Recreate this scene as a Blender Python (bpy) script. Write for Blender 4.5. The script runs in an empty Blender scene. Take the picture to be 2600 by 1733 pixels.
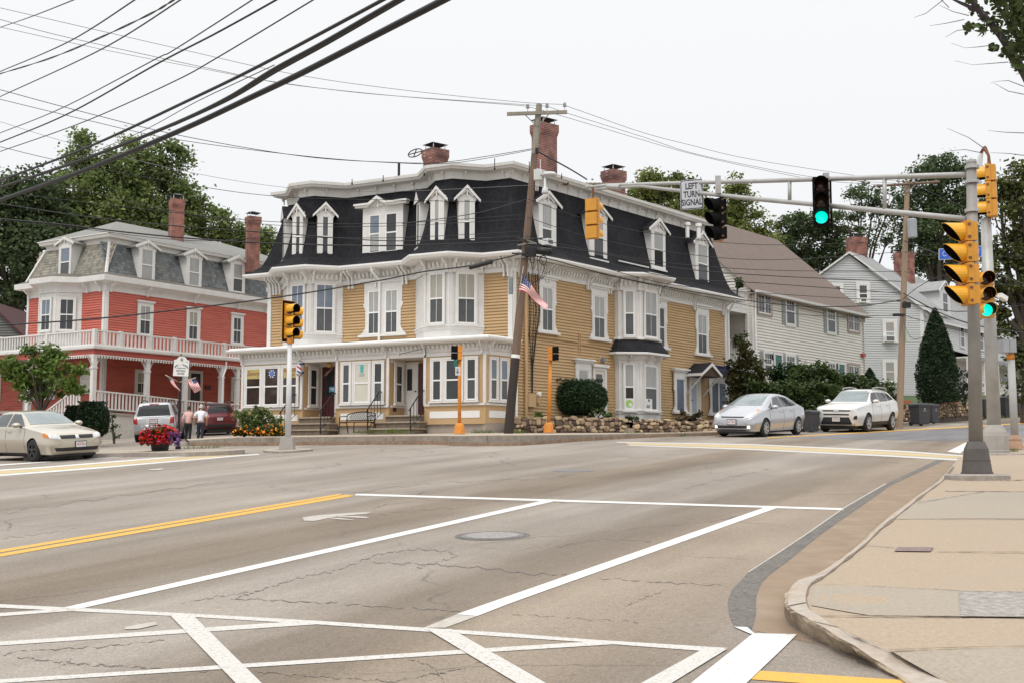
import bpy, bmesh, math, random
from mathutils import Vector, Matrix
random.seed(7)
S=bpy.context.scene
COL=S.collection
# ---------------------------------------------------------------- camera, world, sun, exposure
FPX=3000.;HOR=1168.;CX=1300.;CY=866.5;EYE=1.6        # focal length, horizon row, centre (in photo pixels), eye height
PITCH=math.atan((HOR-CY)/FPX);cp,sp=math.cos(PITCH),math.sin(PITCH)
cd=bpy.data.cameras.new('camera');cam=bpy.data.objects.new('camera',cd);COL.objects.link(cam)
cd.sensor_width=36;cd.lens=36*FPX/2600;cd.clip_end=3000;cd.clip_start=.05
cam.location=(0,0,EYE);cam.rotation_euler=(math.pi/2+PITCH,0,0);S.camera=cam
W=bpy.data.worlds.new('World');S.world=W;W.use_nodes=True
nt=W.node_tree;nt.nodes.clear();N=nt.nodes.new;L=nt.links.new
SUN_EL,SUN_AZ=math.radians(58),math.radians(200)
sky=N('ShaderNodeTexSky');sky.sky_type='NISHITA';sky.sun_disc=False;sky.sun_elevation=SUN_EL;sky.sun_rotation=SUN_AZ
sky.air_density=1;sky.dust_density=4
hs=N('ShaderNodeHueSaturation');hs.inputs['Saturation'].default_value=.12
tc=N('ShaderNodeTexCoord');sx=N('ShaderNodeSeparateXYZ');ramp=N('ShaderNodeValToRGB')
e=ramp.color_ramp.elements
e[0].position=.0;e[0].color=(.905,.925,.95,1)
e[1].position=1;e[1].color=(1.85,1.87,1.89,1)
for p,c in ((.25,(.93,.945,.965,1)),(.42,(.97,.975,.98,1)),(.62,(1.5,1.51,1.53,1))):
    k=e.new(p);k.color=c
mul=N('ShaderNodeVectorMath');mul.operation='SCALE';mul.inputs['Scale'].default_value=10.
mx=N('ShaderNodeMix');mx.data_type='RGBA';mx.inputs['Factor'].default_value=.985
bg=N('ShaderNodeBackground');bg.inputs['Strength'].default_value=.1
out=N('ShaderNodeOutputWorld')
L(sky.outputs[0],hs.inputs['Color']);L(tc.outputs['Generated'],sx.inputs[0]);L(sx.outputs['Z'],ramp.inputs[0])
L(ramp.outputs[0],mul.inputs[0]);L(hs.outputs[0],mx.inputs['A']);L(mul.outputs[0],mx.inputs['B'])
L(mx.outputs['Result'],bg.inputs['Color']);L(bg.outputs[0],out.inputs[0])
sd=bpy.data.lights.new('sun','SUN');sd.energy=1.45;sd.angle=math.radians(22);sd.color=(1,.96,.9)
so=bpy.data.objects.new('sun',sd);COL.objects.link(so)
so.rotation_euler=(math.pi/2-SUN_EL,0,math.radians(-28))
S.view_settings.view_transform='Standard';S.view_settings.look='None';S.view_settings.gamma=1
S.view_settings.exposure=0.0
# ---------------------------------------------------------------- pixel <-> place helpers
def ray(px,py):
    a=(px-CX)/FPX;b=(CY-py)/FPX
    return (a,cp-b*sp,sp+b*cp)
def at(px,py,Y):
    d=ray(px,py);k=Y/d[1];return Vector((d[0]*k,Y,EYE+d[2]*k))
def gz(x,y):
    t=(x-.5)/3.
    s=3.*math.log1p(math.exp(-t)) if t>-30 else -(x-.5)
    return .0567*y-.033*s+.023
def gnd(px,py,h=0.,kmax=400):
    d=ray(px,py);f=lambda k:EYE+d[2]*k-gz(d[0]*k,d[1]*k)-h
    k=2.
    while f(k)>0 and k<kmax:k*=1.05
    a,b=k/1.05,k
    for _ in range(40):
        m=(a+b)/2
        if f(m)>0:a=m
        else:b=m
    k=(a+b)/2
    return Vector((d[0]*k,d[1]*k,EYE+d[2]*k))
class Fac:
    """vertical plane through plan points P,Q: u along it, z up, o out of it towards the viewer"""
    def __init__(s,P,Q,flip=False):
        s.P=P;Ln=math.hypot(Q[0]-P[0],Q[1]-P[1]);s.L=Ln
        s.d=((Q[0]-P[0])/Ln,(Q[1]-P[1])/Ln);n=(s.d[1],-s.d[0])
        if (n[0]*-P[0]+n[1]*-P[1]<0)!=flip:n=(-n[0],-n[1])
        s.n=n
    def pt(s,u,z,o=0):return Vector((s.P[0]+s.d[0]*u+s.n[0]*o,s.P[1]+s.d[1]*u+s.n[1]*o,z))
    def xy(s,u,o=0):return (s.P[0]+s.d[0]*u+s.n[0]*o,s.P[1]+s.d[1]*u+s.n[1]*o)
    def hit(s,px,py,o=0):
        d=ray(px,py);P=(s.P[0]+s.n[0]*o,s.P[1]+s.n[1]*o)
        k=(P[0]*s.n[0]+P[1]*s.n[1])/(d[0]*s.n[0]+d[1]*s.n[1])
        x,y=d[0]*k-P[0],d[1]*k-P[1]
        return (x*s.d[0]+y*s.d[1],EYE+d[2]*k)
    def rect(s,x0,x1,y0,y1,o=0):
        xm=(x0+x1)/2;u0=s.hit(x0,(y0+y1)/2,o)[0];u1=s.hit(x1,(y0+y1)/2,o)[0]
        return (min(u0,u1),max(u0,u1),s.hit(xm,y1,o)[1],s.hit(xm,y0,o)[1])
    def mat(s):
        return Matrix(((s.d[0],s.n[0],0,s.P[0]),(s.d[1],s.n[1],0,s.P[1]),(0,0,1,0),(0,0,0,1)))  # local (u,o,z)
# ---------------------------------------------------------------- materials
MATS={}
def srgb(h):
    r=[int(h[i:i+2],16)/255 for i in (0,2,4)]
    return tuple(c/12.92 if c<.04045 else ((c+.055)/1.055)**2.4 for c in r)
def mat(name,col=(.5,.5,.5),rough=.6,var=.12,scale=2.5,bump=0.,bscale=30.,metal=0.,island=0.,spec=.5,coat=0.,emit=None,es=1.,stretch=None,col2=None,trans=0.,alpha=1.,dirt=None):
    if name in MATS:return MATS[name]
    m=bpy.data.materials.new(name);m.use_nodes=True;t=m.node_tree;n=t.nodes;b=n['Principled BSDF']
    b.inputs['Roughness'].default_value=rough;b.inputs['Metallic'].default_value=metal
    b.inputs['Specular IOR Level'].default_value=spec;b.inputs['Coat Weight'].default_value=coat
    b.inputs['Coat Roughness'].default_value=.06
    if alpha<1:b.inputs['Alpha'].default_value=alpha
    if trans:b.inputs['Transmission Weight'].default_value=trans
    tcn=n.new('ShaderNodeTexCoord');src=tcn.outputs['Object']
    if stretch:
        mp=n.new('ShaderNodeMapping');mp.inputs['Scale'].default_value=stretch[:3]
        if len(stretch)>3:mp.inputs['Rotation'].default_value=(0,0,stretch[3])
        t.links.new(src,mp.inputs[0]);src=mp.outputs[0]
    nz=n.new('ShaderNodeTexNoise');nz.inputs['Scale'].default_value=scale;nz.inputs['Detail'].default_value=6;nz.inputs['Roughness'].default_value=.65
    t.links.new(src,nz.inputs['Vector'])
    r=n.new('ShaderNodeValToRGB');el=r.color_ramp.elements
    el[0].position=.28;el[1].position=.72
    if col2:el[0].color=(*col2,1);el[1].color=(*col,1)
    else:
        el[0].color=(*[c*(1-var) for c in col],1);el[1].color=(*[min(1,c*(1+var)) for c in col],1)
    t.links.new(nz.outputs['Fac'],r.inputs[0]);cur=r.outputs[0]
    if dirt:   # (colour, scale, amount): weathered patches with a shape of their own
        n2=n.new('ShaderNodeTexNoise');n2.inputs['Scale'].default_value=dirt[1];n2.inputs['Detail'].default_value=8
        t.links.new(src,n2.inputs['Vector'])
        r2=n.new('ShaderNodeValToRGB');r2.color_ramp.elements[0].position=.52;r2.color_ramp.elements[1].position=.75
        r2.color_ramp.elements[1].color=(dirt[2],)*3+(1,)
        t.links.new(n2.outputs['Fac'],r2.inputs[0])
        mxx=n.new('ShaderNodeMix');mxx.data_type='RGBA';mxx.inputs['B'].default_value=(*dirt[0],1)
        t.links.new(r2.outputs[0],mxx.inputs['Factor']);t.links.new(cur,mxx.inputs['A']);cur=mxx.outputs['Result']
    if island:
        g=n.new('ShaderNodeNewGeometry');mr=n.new('ShaderNodeMapRange')
        mr.inputs['To Min'].default_value=1-island;mr.inputs['To Max'].default_value=1+island
        t.links.new(g.outputs['Random Per Island'],mr.inputs['Value'])
        h=n.new('ShaderNodeHueSaturation');t.links.new(cur,h.inputs['Color']);t.links.new(mr.outputs[0],h.inputs['Value']);cur=h.outputs[0]
        mr2=n.new('ShaderNodeMath');mr2.operation='MULTIPLY_ADD';mr2.inputs[1].default_value=.05*island;mr2.inputs[2].default_value=.5-.025*island
        t.links.new(g.outputs['Random Per Island'],mr2.inputs[0]);t.links.new(mr2.outputs[0],h.inputs['Hue'])
    t.links.new(cur,b.inputs['Base Color'])
    if bump:
        n3=n.new('ShaderNodeTexNoise');n3.inputs['Scale'].default_value=bscale;n3.inputs['Detail'].default_value=5
        t.links.new(src,n3.inputs['Vector'])
        bp=n.new('ShaderNodeBump');bp.inputs['Strength'].default_value=bump;bp.inputs['Distance'].default_value=.02
        t.links.new(n3.outputs['Fac'],bp.inputs['Height']);t.links.new(bp.outputs[0],b.inputs['Normal'])
    if emit:
        b.inputs['Emission Color'].default_value=(*emit,1);b.inputs['Emission Strength'].default_value=es
    MATS[name]=m;return m
def leafmat(name,c1,c2,island=.35,tr=.3):
    m=mat(name,c1,.55,.2,.35,col2=c2,island=island,spec=.3)
    t=m.node_tree;b=t.nodes['Principled BSDF'];o=t.nodes['Material Output']
    tl=t.nodes.new('ShaderNodeBsdfTranslucent');mxs=t.nodes.new('ShaderNodeMixShader');mxs.inputs[0].default_value=tr
    src=b.inputs['Base Color'].links[0].from_socket
    t.links.new(src,tl.inputs['Color']);t.links.new(b.outputs[0],mxs.inputs[1]);t.links.new(tl.outputs[0],mxs.inputs[2]);t.links.new(mxs.outputs[0],o.inputs[0])
    return m
# ---------------------------------------------------------------- mesh builder
WM={}
def tag(o,label=None,cat=None,group=None,kind=None):
    if label:o['label']=label
    if cat:o['category']=cat
    if group:o['group']=group
    if kind:o['kind']=kind
    return o
def empty(name,loc,rz=0,label=None,cat=None,group=None,rot=None):
    o=bpy.data.objects.new(name,None);o.empty_display_size=.2;COL.objects.link(o);o.location=loc
    o.rotation_euler=rot if rot else (0,0,rz)
    WM[o.name]=Matrix.Translation(Vector(loc))@o.rotation_euler.to_matrix().to_4x4()
    return tag(o,label,cat,group)
class MB:
    def __init__(s,M=None):
        s.v=[];s.f=[];s.m=[];s.M=M;s.mi=0
    def add(s,vs,fs,mi=None):
        k=len(s.v)
        if s.M is not None:vs=[s.M@Vector(p) for p in vs]
        s.v+=[tuple(p) for p in vs];s.f+=[tuple(i+k for i in f) for f in fs]
        s.m+=[s.mi if mi is None else mi]*len(fs);return s
    def poly(s,pts,mi=None):return s.add(pts,[tuple(range(len(pts)))],mi)
    def box(s,a,b,mi=None,T=None):
        x0,y0,z0=[min(p,q) for p,q in zip(a,b)];x1,y1,z1=[max(p,q) for p,q in zip(a,b)]
        vs=[(x0,y0,z0),(x1,y0,z0),(x1,y1,z0),(x0,y1,z0),(x0,y0,z1),(x1,y0,z1),(x1,y1,z1),(x0,y1,z1)]
        if T is not None:vs=[T@Vector(p) for p in vs]
        return s.add(vs,[(0,3,2,1),(4,5,6,7),(0,1,5,4),(1,2,6,5),(2,3,7,6),(3,0,4,7)],mi)
    def cbox(s,c,sz,mi=None,T=None):return s.box([c[i]-sz[i]/2 for i in range(3)],[c[i]+sz[i]/2 for i in range(3)],mi,T)
    def prism(s,pts,d,mi=None,cap=True):
        """polygon pts (3d) extruded along vector d"""
        n=len(pts);d=Vector(d);vs=[Vector(p) for p in pts]+[Vector(p)+d for p in pts]
        fs=[(i,(i+1)%n,n+(i+1)%n,n+i) for i in range(n)]
        if cap:fs+=[tuple(range(n))[::-1],tuple(range(n,2*n))]
        return s.add(vs,fs,mi)
    def tube(s,pts,r,n=8,mi=None,cap=True):
        pts=[Vector(p) for p in pts];R=list(r)+[r[-1]]*len(pts) if isinstance(r,(list,tuple)) else [r]*len(pts)
        vs=[];up=None
        for i,p in enumerate(pts):
            t=(pts[min(i+1,len(pts)-1)]-pts[max(i-1,0)]).normalized()
            if up is None:
                up=Vector((0,0,1)) if abs(t.z)<.9 else Vector((1,0,0))
            a=t.cross(up)
            if a.length<1e-6:a=t.orthogonal()
            a.normalize();b=a.cross(t);up=b
            for j in range(n):
                q=2*math.pi*j/n;vs.append(p+a*math.cos(q)*R[i]+b*math.sin(q)*R[i])
        fs=[(i*n+j,i*n+(j+1)%n,(i+1)*n+(j+1)%n,(i+1)*n+j) for i in range(len(pts)-1) for j in range(n)]
        if cap:fs+=[tuple(range(n))[::-1],tuple(range((len(pts)-1)*n,len(pts)*n))]
        return s.add(vs,fs,mi)
    def lathe(s,prof,n=16,mi=None,T=None,a0=0.,a1=2*math.pi):
        """prof [(r,z)] about z"""
        full=abs(a1-a0-2*math.pi)<1e-6;k=n if full else n+1
        vs=[Vector((r*math.cos(a0+(a1-a0)*j/n),r*math.sin(a0+(a1-a0)*j/n),z)) for r,z in prof for j in range(k)]
        if T is not None:vs=[T@p for p in vs]
        fs=[(i*k+j,i*k+(j+1)%k,(i+1)*k+(j+1)%k,(i+1)*k+j) for i in range(len(prof)-1) for j in range(n)]
        return s.add(vs,fs,mi)
    def loft(s,rows,mi=None,closed=False,flip=False):
        n=len(rows[0]);vs=[p for r in rows for p in r];fs=[]
        for i in range(len(rows)-1):
            for j in range(n if closed else n-1):
                q=(i*n+j,i*n+(j+1)%n,(i+1)*n+(j+1)%n,(i+1)*n+j);fs.append(q[::-1] if flip else q)
        return s.add(vs,fs,mi)
    def build(s,name,mats,parent=None,smooth=False,bev=0.):
        me=bpy.data.meshes.new(name);me.from_pydata(s.v,[],s.f)
        if not isinstance(mats,(list,tuple)):mats=[mats]
        for m in mats:me.materials.append(m)
        if len(mats)>1:me.polygons.foreach_set('material_index',s.m)
        o=bpy.data.objects.new(name,me);COL.objects.link(o)
        if parent is not None:
            w=WM.get(parent.name)
            if w is not None:me.transform(w.inverted());WM[o.name]=w
            o.parent=parent
        if smooth:me.polygons.foreach_set('use_smooth',[True]*len(me.polygons))
        me.update()
        if bev:
            b=o.modifiers.new('b','BEVEL');b.width=bev;b.segments=2;b.limit_method='ANGLE';b.angle_limit=.6
        return o
def miter(pts,off,left=True,closed=False):
    """offset an open plan polyline sideways"""
    o=[];n=len(pts)
    for i in range(n):
        ds=[]
        if i>0 or closed:
            a,b=pts[i-1],pts[i];l=math.hypot(b[0]-a[0],b[1]-a[1]);ds.append(((b[0]-a[0])/l,(b[1]-a[1])/l))
        if i<n-1 or closed:
            a,b=pts[i],pts[(i+1)%n];l=math.hypot(b[0]-a[0],b[1]-a[1]);ds.append(((b[0]-a[0])/l,(b[1]-a[1])/l))
        ns=[(-d[1],d[0]) if left else (d[1],-d[0]) for d in ds]
        if len(ns)==1:m=ns[0]
        else:
            c=ns[0][0]*ns[1][0]+ns[0][1]*ns[1][1];k=1/(1+c)
            m=((ns[0][0]+ns[1][0])*k,(ns[0][1]+ns[1][1])*k)
        o.append((pts[i][0]+m[0]*off,pts[i][1]+m[1]*off))
    return o
def sweep(mb,path,prof,left=True,mi=None,closed=False):
    """sweep profile [(off,z)] along a plan path with mitred corners"""
    rows=[[(x,y,z) for x,y in miter(path,o,left,closed)] for o,z in prof]
    return mb.loft(rows,mi,closed=closed,flip=not left)
def copy_tree(o,parent=None):
    c=o.copy();COL.objects.link(c)
    if parent:c.parent=parent
    for ch in list(o.children):copy_tree(ch,c)
    return c
def lerp(a,b,t):return a+(b-a)*t
def text(mb,s,size,T,mi=0,align='CENTER',ext=.004,squash=1.,bold=0.):
    cu=bpy.data.curves.new('t','FONT');cu.body=s;cu.size=size;cu.align_x=align;cu.align_y='CENTER';cu.extrude=ext;cu.resolution_u=2;cu.offset=bold
    ob=bpy.data.objects.new('t',cu);COL.objects.link(ob)
    dg=bpy.context.evaluated_depsgraph_get();me=ob.evaluated_get(dg).to_mesh()
    vs=[T@Vector((v.co.x*squash,v.co.y,v.co.z)) for v in me.vertices];fs=[tuple(p.vertices) for p in me.polygons]
    mb.add(vs,fs,mi);ob.evaluated_get(dg).to_mesh_clear();bpy.data.objects.remove(ob);bpy.data.curves.remove(cu)
def frame(o,x,y):
    """matrix with local x,y axes and origin o (z = x cross y)"""
    x=Vector(x).normalized();y=Vector(y).normalized();z=x.cross(y);o=Vector(o)
    return Matrix(((x.x,y.x,z.x,o.x),(x.y,y.y,z.y,o.y),(x.z,y.z,z.z,o.z),(0,0,0,1)))
# ---------------------------------------------------------------- ground, road, markings, pavements
def st(o):return tag(o,kind='structure')
asph=mat('asphalt',(.285,.262,.24),.9,.10,9,bump=.35,bscale=140,spec=.25)
def asphalt_nodes(m,lane,base,cracks=True):
    t=m.node_tree;n=t.nodes;l=t.links.new;b=n['Principled BSDF']
    tcn=n.new('ShaderNodeTexCoord');O=tcn.outputs['Object']
    def noise(scale,det=4,vec=O,rough=.6):
        k=n.new('ShaderNodeTexNoise');k.inputs['Scale'].default_value=scale;k.inputs['Detail'].default_value=det;k.inputs['Roughness'].default_value=rough;l(vec,k.inputs['Vector']);return k.outputs['Fac']
    def ramp(f,p0,c0,p1,c1):
        r=n.new('ShaderNodeValToRGB');e=r.color_ramp.elements;e[0].position=p0;e[1].position=p1
        e[0].color=(*(c0 if isinstance(c0,tuple) else (c0,)*3),1);e[1].color=(*(c1 if isinstance(c1,tuple) else (c1,)*3),1);l(f,r.inputs[0]);return r.outputs[0]
    def mulc(a,bb,f=1.):
        k=n.new('ShaderNodeMix');k.data_type='RGBA';k.blend_type='MULTIPLY';k.inputs['Factor'].default_value=f;l(a,k.inputs['A']);l(bb,k.inputs['B']);return k.outputs['Result']
    mp=n.new('ShaderNodeMapping');mp.inputs['Rotation'].default_value=(0,0,-lane);l(O,mp.inputs[0])
    ms=n.new('ShaderNodeMapping');ms.inputs['Scale'].default_value=(.09,.9,1);l(mp.outputs[0],ms.inputs[0])
    c=ramp(noise(1.0,5,ms.outputs[0]),.32,tuple(x*.86 for x in base),.66,tuple(min(1,x*1.06) for x in base))
    c=mulc(c,ramp(noise(.28,6),.3,(.88,.86,.835),.7,(1.06,1.05,1.03)))
    ms2=n.new('ShaderNodeMapping');ms2.inputs['Scale'].default_value=(.05,.42,1);ms2.inputs['Location'].default_value=(3,1.7,0);l(mp.outputs[0],ms2.inputs[0])
    c=mulc(c,ramp(noise(1.,6,ms2.outputs[0]),.36,(.74,.715,.685),.6,1.02))
    c=mulc(c,ramp(noise(70,3,rough=.9),.33,.66,.68,1.30))
    c=mulc(c,ramp(noise(24,3,rough=.8),.35,.87,.7,1.10))
    if cracks:      # wheel paths and the oily strip along the lanes
        sy=n.new('ShaderNodeSeparateXYZ');l(mp.outputs[0],sy.inputs[0])
        for v0,w_,col_,nsx in WHEELS:
            a_=n.new('ShaderNodeMath');a_.operation='SUBTRACT';a_.inputs[1].default_value=v0;l(sy.outputs['Y'],a_.inputs[0])
            b_=n.new('ShaderNodeMath');b_.operation='ABSOLUTE';l(a_.outputs[0],b_.inputs[0])
            nn_=n.new('ShaderNodeMath');nn_.operation='MULTIPLY_ADD';nn_.inputs[1].default_value=-1.1*w_;l(noise(1.4,6,ms.outputs[0] if nsx else O),nn_.inputs[0]);l(b_.outputs[0],nn_.inputs[2])
            mk=ramp(nn_.outputs[0],-.1*w_,1.,.75*w_,0.)
            k3=n.new('ShaderNodeMix');k3.data_type='RGBA';k3.blend_type='MULTIPLY';k3.inputs['B'].default_value=(*col_,1);l(mk,k3.inputs['Factor']);l(c,k3.inputs['A']);c=k3.outputs['Result']
    if cracks:
        d=n.new('ShaderNodeTexNoise');d.inputs['Scale'].default_value=.9;d.inputs['Detail'].default_value=6;l(O,d.inputs['Vector'])
        a=n.new('ShaderNodeVectorMath');a.operation='MULTIPLY_ADD';a.inputs[1].default_value=(1.5,1.5,0);l(d.outputs['Color'],a.inputs[0]);l(O,a.inputs[2])
        v=n.new('ShaderNodeTexVoronoi');v.feature='DISTANCE_TO_EDGE';v.inputs['Scale'].default_value=.22;l(a.outputs[0],v.inputs['Vector'])
        line=ramp(v.outputs['Distance'],.0022,1.,.0058,0.)
        msk=ramp(noise(.35,3),.45,0.,.6,.75)
        k=n.new('ShaderNodeMix');k.data_type='RGBA';k.blend_type='MULTIPLY';k.inputs['Factor'].default_value=1;l(line,k.inputs['A']);l(msk,k.inputs['B'])
        k2=n.new('ShaderNodeMix');k2.data_type='RGBA';k2.inputs['B'].default_value=(.085,.08,.08,1);l(k.outputs['Result'],k2.inputs['Factor']);l(c,k2.inputs['A']);c=k2.outputs['Result']
    l(c,b.inputs['Base Color'])
A0,A1=gnd(170,1538),gnd(1400,1268)
LANE=math.atan2(A1.y-A0.y,A1.x-A0.x)
def lat(px,py):
    p=gnd(px,py);return -math.sin(LANE)*p.x+math.cos(LANE)*p.y
WHEELS=[(lat(600,1385),.75,(.72,.665,.60),1),(lat(600,1440),.5,(.80,.78,.75),1),(lat(1400,1430),.7,(.76,.73,.69),1),(lat(1640,1490),1.0,(.95,.89,.81),0),(lat(1000,1270),.5,(.85,.83,.80),1)]
asphalt_nodes(asph,LANE,(.35,.312,.275))
asph2=mat('asphalt_new',(.2,.2,.21),.9,.1,9,bump=.3,bscale=140,spec=.25);asphalt_nodes(asph2,LANE,(.225,.225,.235),False)
earth=mat('earth',(.10,.11,.05),.95,.3,.6,bump=.5,bscale=12)
# far block (behind the far kerb): the road sheet sinks away under it
pc=at(1233,1000,45.3);aA,aB=math.radians(62.5),math.radians(39.5)
dA=(-math.sin(aA),math.cos(aA));dB=(math.sin(aB),math.cos(aB))
PC=(pc.x,pc.y);CC=(PC[0]+1.66*dB[0],PC[1]+1.66*dB[1])
FA=Fac(CC,(CC[0]+dA[0],CC[1]+dA[1]));FB=Fac(CC,(CC[0]+dB[0],CC[1]+dB[1]));FP=Fac(PC,(PC[0]+dA[0],PC[1]+dA[1]))
FS=Fac(PC,(PC[0]+dB[0],PC[1]+dB[1]))   # the porch's side
def behind(x,y):
    oA=(x-PC[0])*FA.n[0]+(y-PC[1])*FA.n[1];oB=(x-CC[0])*FB.n[0]+(y-CC[1])*FB.n[1];u=(x-PC[0])*dA[0]+(y-PC[1])*dA[1];uB=(x-CC[0])*dB[0]+(y-CC[1])*dB[1]
    if uB>16:return False
    return oA<4.6 and oB<4.8 and u<12
def sheet(name,m,xs,ys,drop,hole):
    vs=[];fs=[]
    for y in ys:
        for x in xs:
            z=gz(x,y)-drop
            if hole and behind(x,y):z-=.7
            vs.append((x,y,z))
    n=len(xs)
    fs=[(j*n+i,j*n+i+1,(j+1)*n+i+1,(j+1)*n+i) for j in range(len(ys)-1) for i in range(n-1)]
    mb=MB();mb.add(vs,fs);return st(mb.build(name,m,smooth=True))
sheet('ground',earth,[-400+20*i for i in range(18)]+[-50+5*i for i in range(30)]+[100+20*i for i in range(20)],[-40,-20,-5]+[5*i for i in range(26)]+[130+20*i for i in range(20)],.35,True)
sheet('road',asph,[-46+1.*i for i in range(110)],[-4+1.*i for i in range(100)],0,True)
# --- markings
white=mat('road_paint_white',(.66,.65,.62),.8,.12,60,bump=.3,bscale=120,dirt=((.38,.345,.305),30,.9))
whiteworn=mat('road_paint_white_worn',(.55,.53,.495),.85,.16,60,bump=.3,bscale=120,dirt=((.34,.30,.26),34,1.))
faint=mat('road_paint_faint',(.44,.405,.36),.85,.14,40,dirt=((.33,.295,.255),7,1.))
yellow=mat('road_paint_yellow',(.64,.36,.06),.8,.12,50,dirt=((.40,.28,.13),24,.8))
yellowworn=mat('road_paint_yellow_worn',(.50,.385,.20),.8,.1,20,dirt=((.38,.33,.26),5,.9))
def resamp(P,n):
    d=[0]
    for a,b in zip(P,P[1:]):d.append(d[-1]+math.hypot(b[0]-a[0],b[1]-a[1]))
    o=[]
    for i in range(n):
        t=d[-1]*i/(n-1);k=0
        while k<len(d)-2 and d[k+1]<t:k+=1
        f=(t-d[k])/max(1e-9,d[k+1]-d[k]);o.append((lerp(P[k][0],P[k+1][0],f),lerp(P[k][1],P[k+1][1],f)))
    return o
def band(mb,e1,e2,h=.004,n=24,mi=None,hf=None):
    """strip lying on the ground between two edges given as photo points"""
    a,b=resamp(e1,n),resamp(e2,n)
    mb.loft([[gnd(*p,h) for p in a],[gnd(*p,h) for p in b]],mi)
def mark(name,m,lst,h=.004,n=24):
    mb=MB()
    for e in lst:band(mb,e[0],e[1],h,n)
    return st(mb.build(name,m))
mark('stop_line',white,[[[(905,1251.5),(2140,1288.5)],[(900,1256),(2142,1293.5)]]])
mark('centre_line',yellow,[[[(-60,1404),(862,1252.2)],[(-60,1411),(868,1255.2)]],[[(-60,1414.5),(880,1254)],[(-60,1422),(900,1257)]]],n=40)
mark('lane_line',white,[[[(150,1543),(1385,1267.5)],[(215,1541),(1405,1271.5)]],[[(1158,1558),(1300,1508),(1949,1284)],[(1212,1562),(1300,1528),(1974,1287.5)]]],n=40)
mark('old_lane_line',faint,[[[(1075,1592),(1157,1559)],[(1130,1592),(1211,1562.5)]],[[(120,1552),(152,1543)],[(180,1550),(217,1541.5)]]],n=8)
mark('crosswalk',whiteworn,[
 [[(-40,1530),(0,1532),(470,1555),(801,1574),(1300,1606),(1504,1622),(1847,1643)],[(-40,1539),(0,1541),(470,1563.5),(801,1583),(1300,1616),(1480,1628),(1800,1652)]],
 [[(-40,1557),(130,1545.5)],[(-40,1566),(170,1550)]],
 [[(-40,1630),(773,1574)],[(-40,1639.5),(801,1583.5)]],
 [[(-40,1725.5),(1300,1639.5),(1504,1626.5)],[(-40,1735),(1300,1650),(1571,1633)]]],n=40)
mark('crosswalk_bars',whiteworn,[[[(431,1559),(640,1775)],[(489,1559),(708,1775)]],[[(1083,1595),(1392,1780)],[(1146,1595),(1470,1780)]],[[(1786,1645),(1550,1775)],[(1847,1645),(1635,1775)]]],h=.008,n=16)
mark('crosswalk_end_bar',white,[[[(1912,1606),(1870,1640),(1700,1775)],[(2024,1608),(1990,1642),(1850,1775)]],[[(1863,1589),(1905,1607)],[(1897,1590),(1916,1607)]]],h=.008,n=16)
mark('kerb_yellow_line',yellow,[[[(1924,1700.5),(2450,1735)],[(1895,1722),(2450,1762)]]],n=16)
# far crossings
mark('far_crosswalk_lines',whiteworn,[[[(1560,1120),(1900,1125.5),(2300,1143),(2470,1156)],[(1570,1122.5),(1900,1128.5),(2300,1147),(2470,1160)]],[[(1590,1127.5),(1900,1137),(2250,1153),(2470,1165)],[(1600,1130),(1900,1140.5),(2250,1157.5),(2470,1170)]]],n=30)
mark('far_crosswalk_fill',yellowworn,[[[(1585,1123),(1900,1129),(2300,1147.5),(2465,1160)],[(1600,1127),(1900,1136.5),(2250,1152.5),(2465,1164)]]],n=30)
mark('side_crosswalk_lines',white,[[[(-40,1193.5),(115,1183),(420,1159),(470,1155.5)],[(-40,1196.5),(115,1186.5),(430,1161),(475,1157.5)]],[[(-40,1206),(250,1184),(600,1154.5),(655,1151)],[(-40,1210),(250,1188),(600,1157),(660,1153)]],[[(-40,1180),(250,1161),(330,1156)],[(-40,1183),(250,1163.5),(330,1158)]]],n=30)
mark('side_crosswalk_fill',yellowworn,[[[(-40,1197),(115,1187),(430,1161.5),(478,1158)],[(-40,1205.5),(250,1183.5),(600,1154),(640,1151.5)]]],n=30)
mark('right_stop_line',white,[[[(2405,1145),(2462,1117)],[(2438,1149),(2470,1125)]]],n=8)
mark('newer_asphalt',asph2,[[[(1965,1109.5),(2200,1114),(2420,1118.5),(2700,1123)],[(1985,1104.5),(2200,1094),(2420,1082),(2700,1066)]]],n=30)
mark('far_centre_line',yellow,[[[(1950,1109),(2225,1093.5),(2430,1082),(2700,1066)],[(1950,1111),(2225,1096),(2430,1084.5),(2700,1069)]]],h=.009,n=30)
crk=mat('crack_filler',(.16,.14,.122),.95,.35,14)
mb=MB();rc=random.Random(31)
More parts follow.
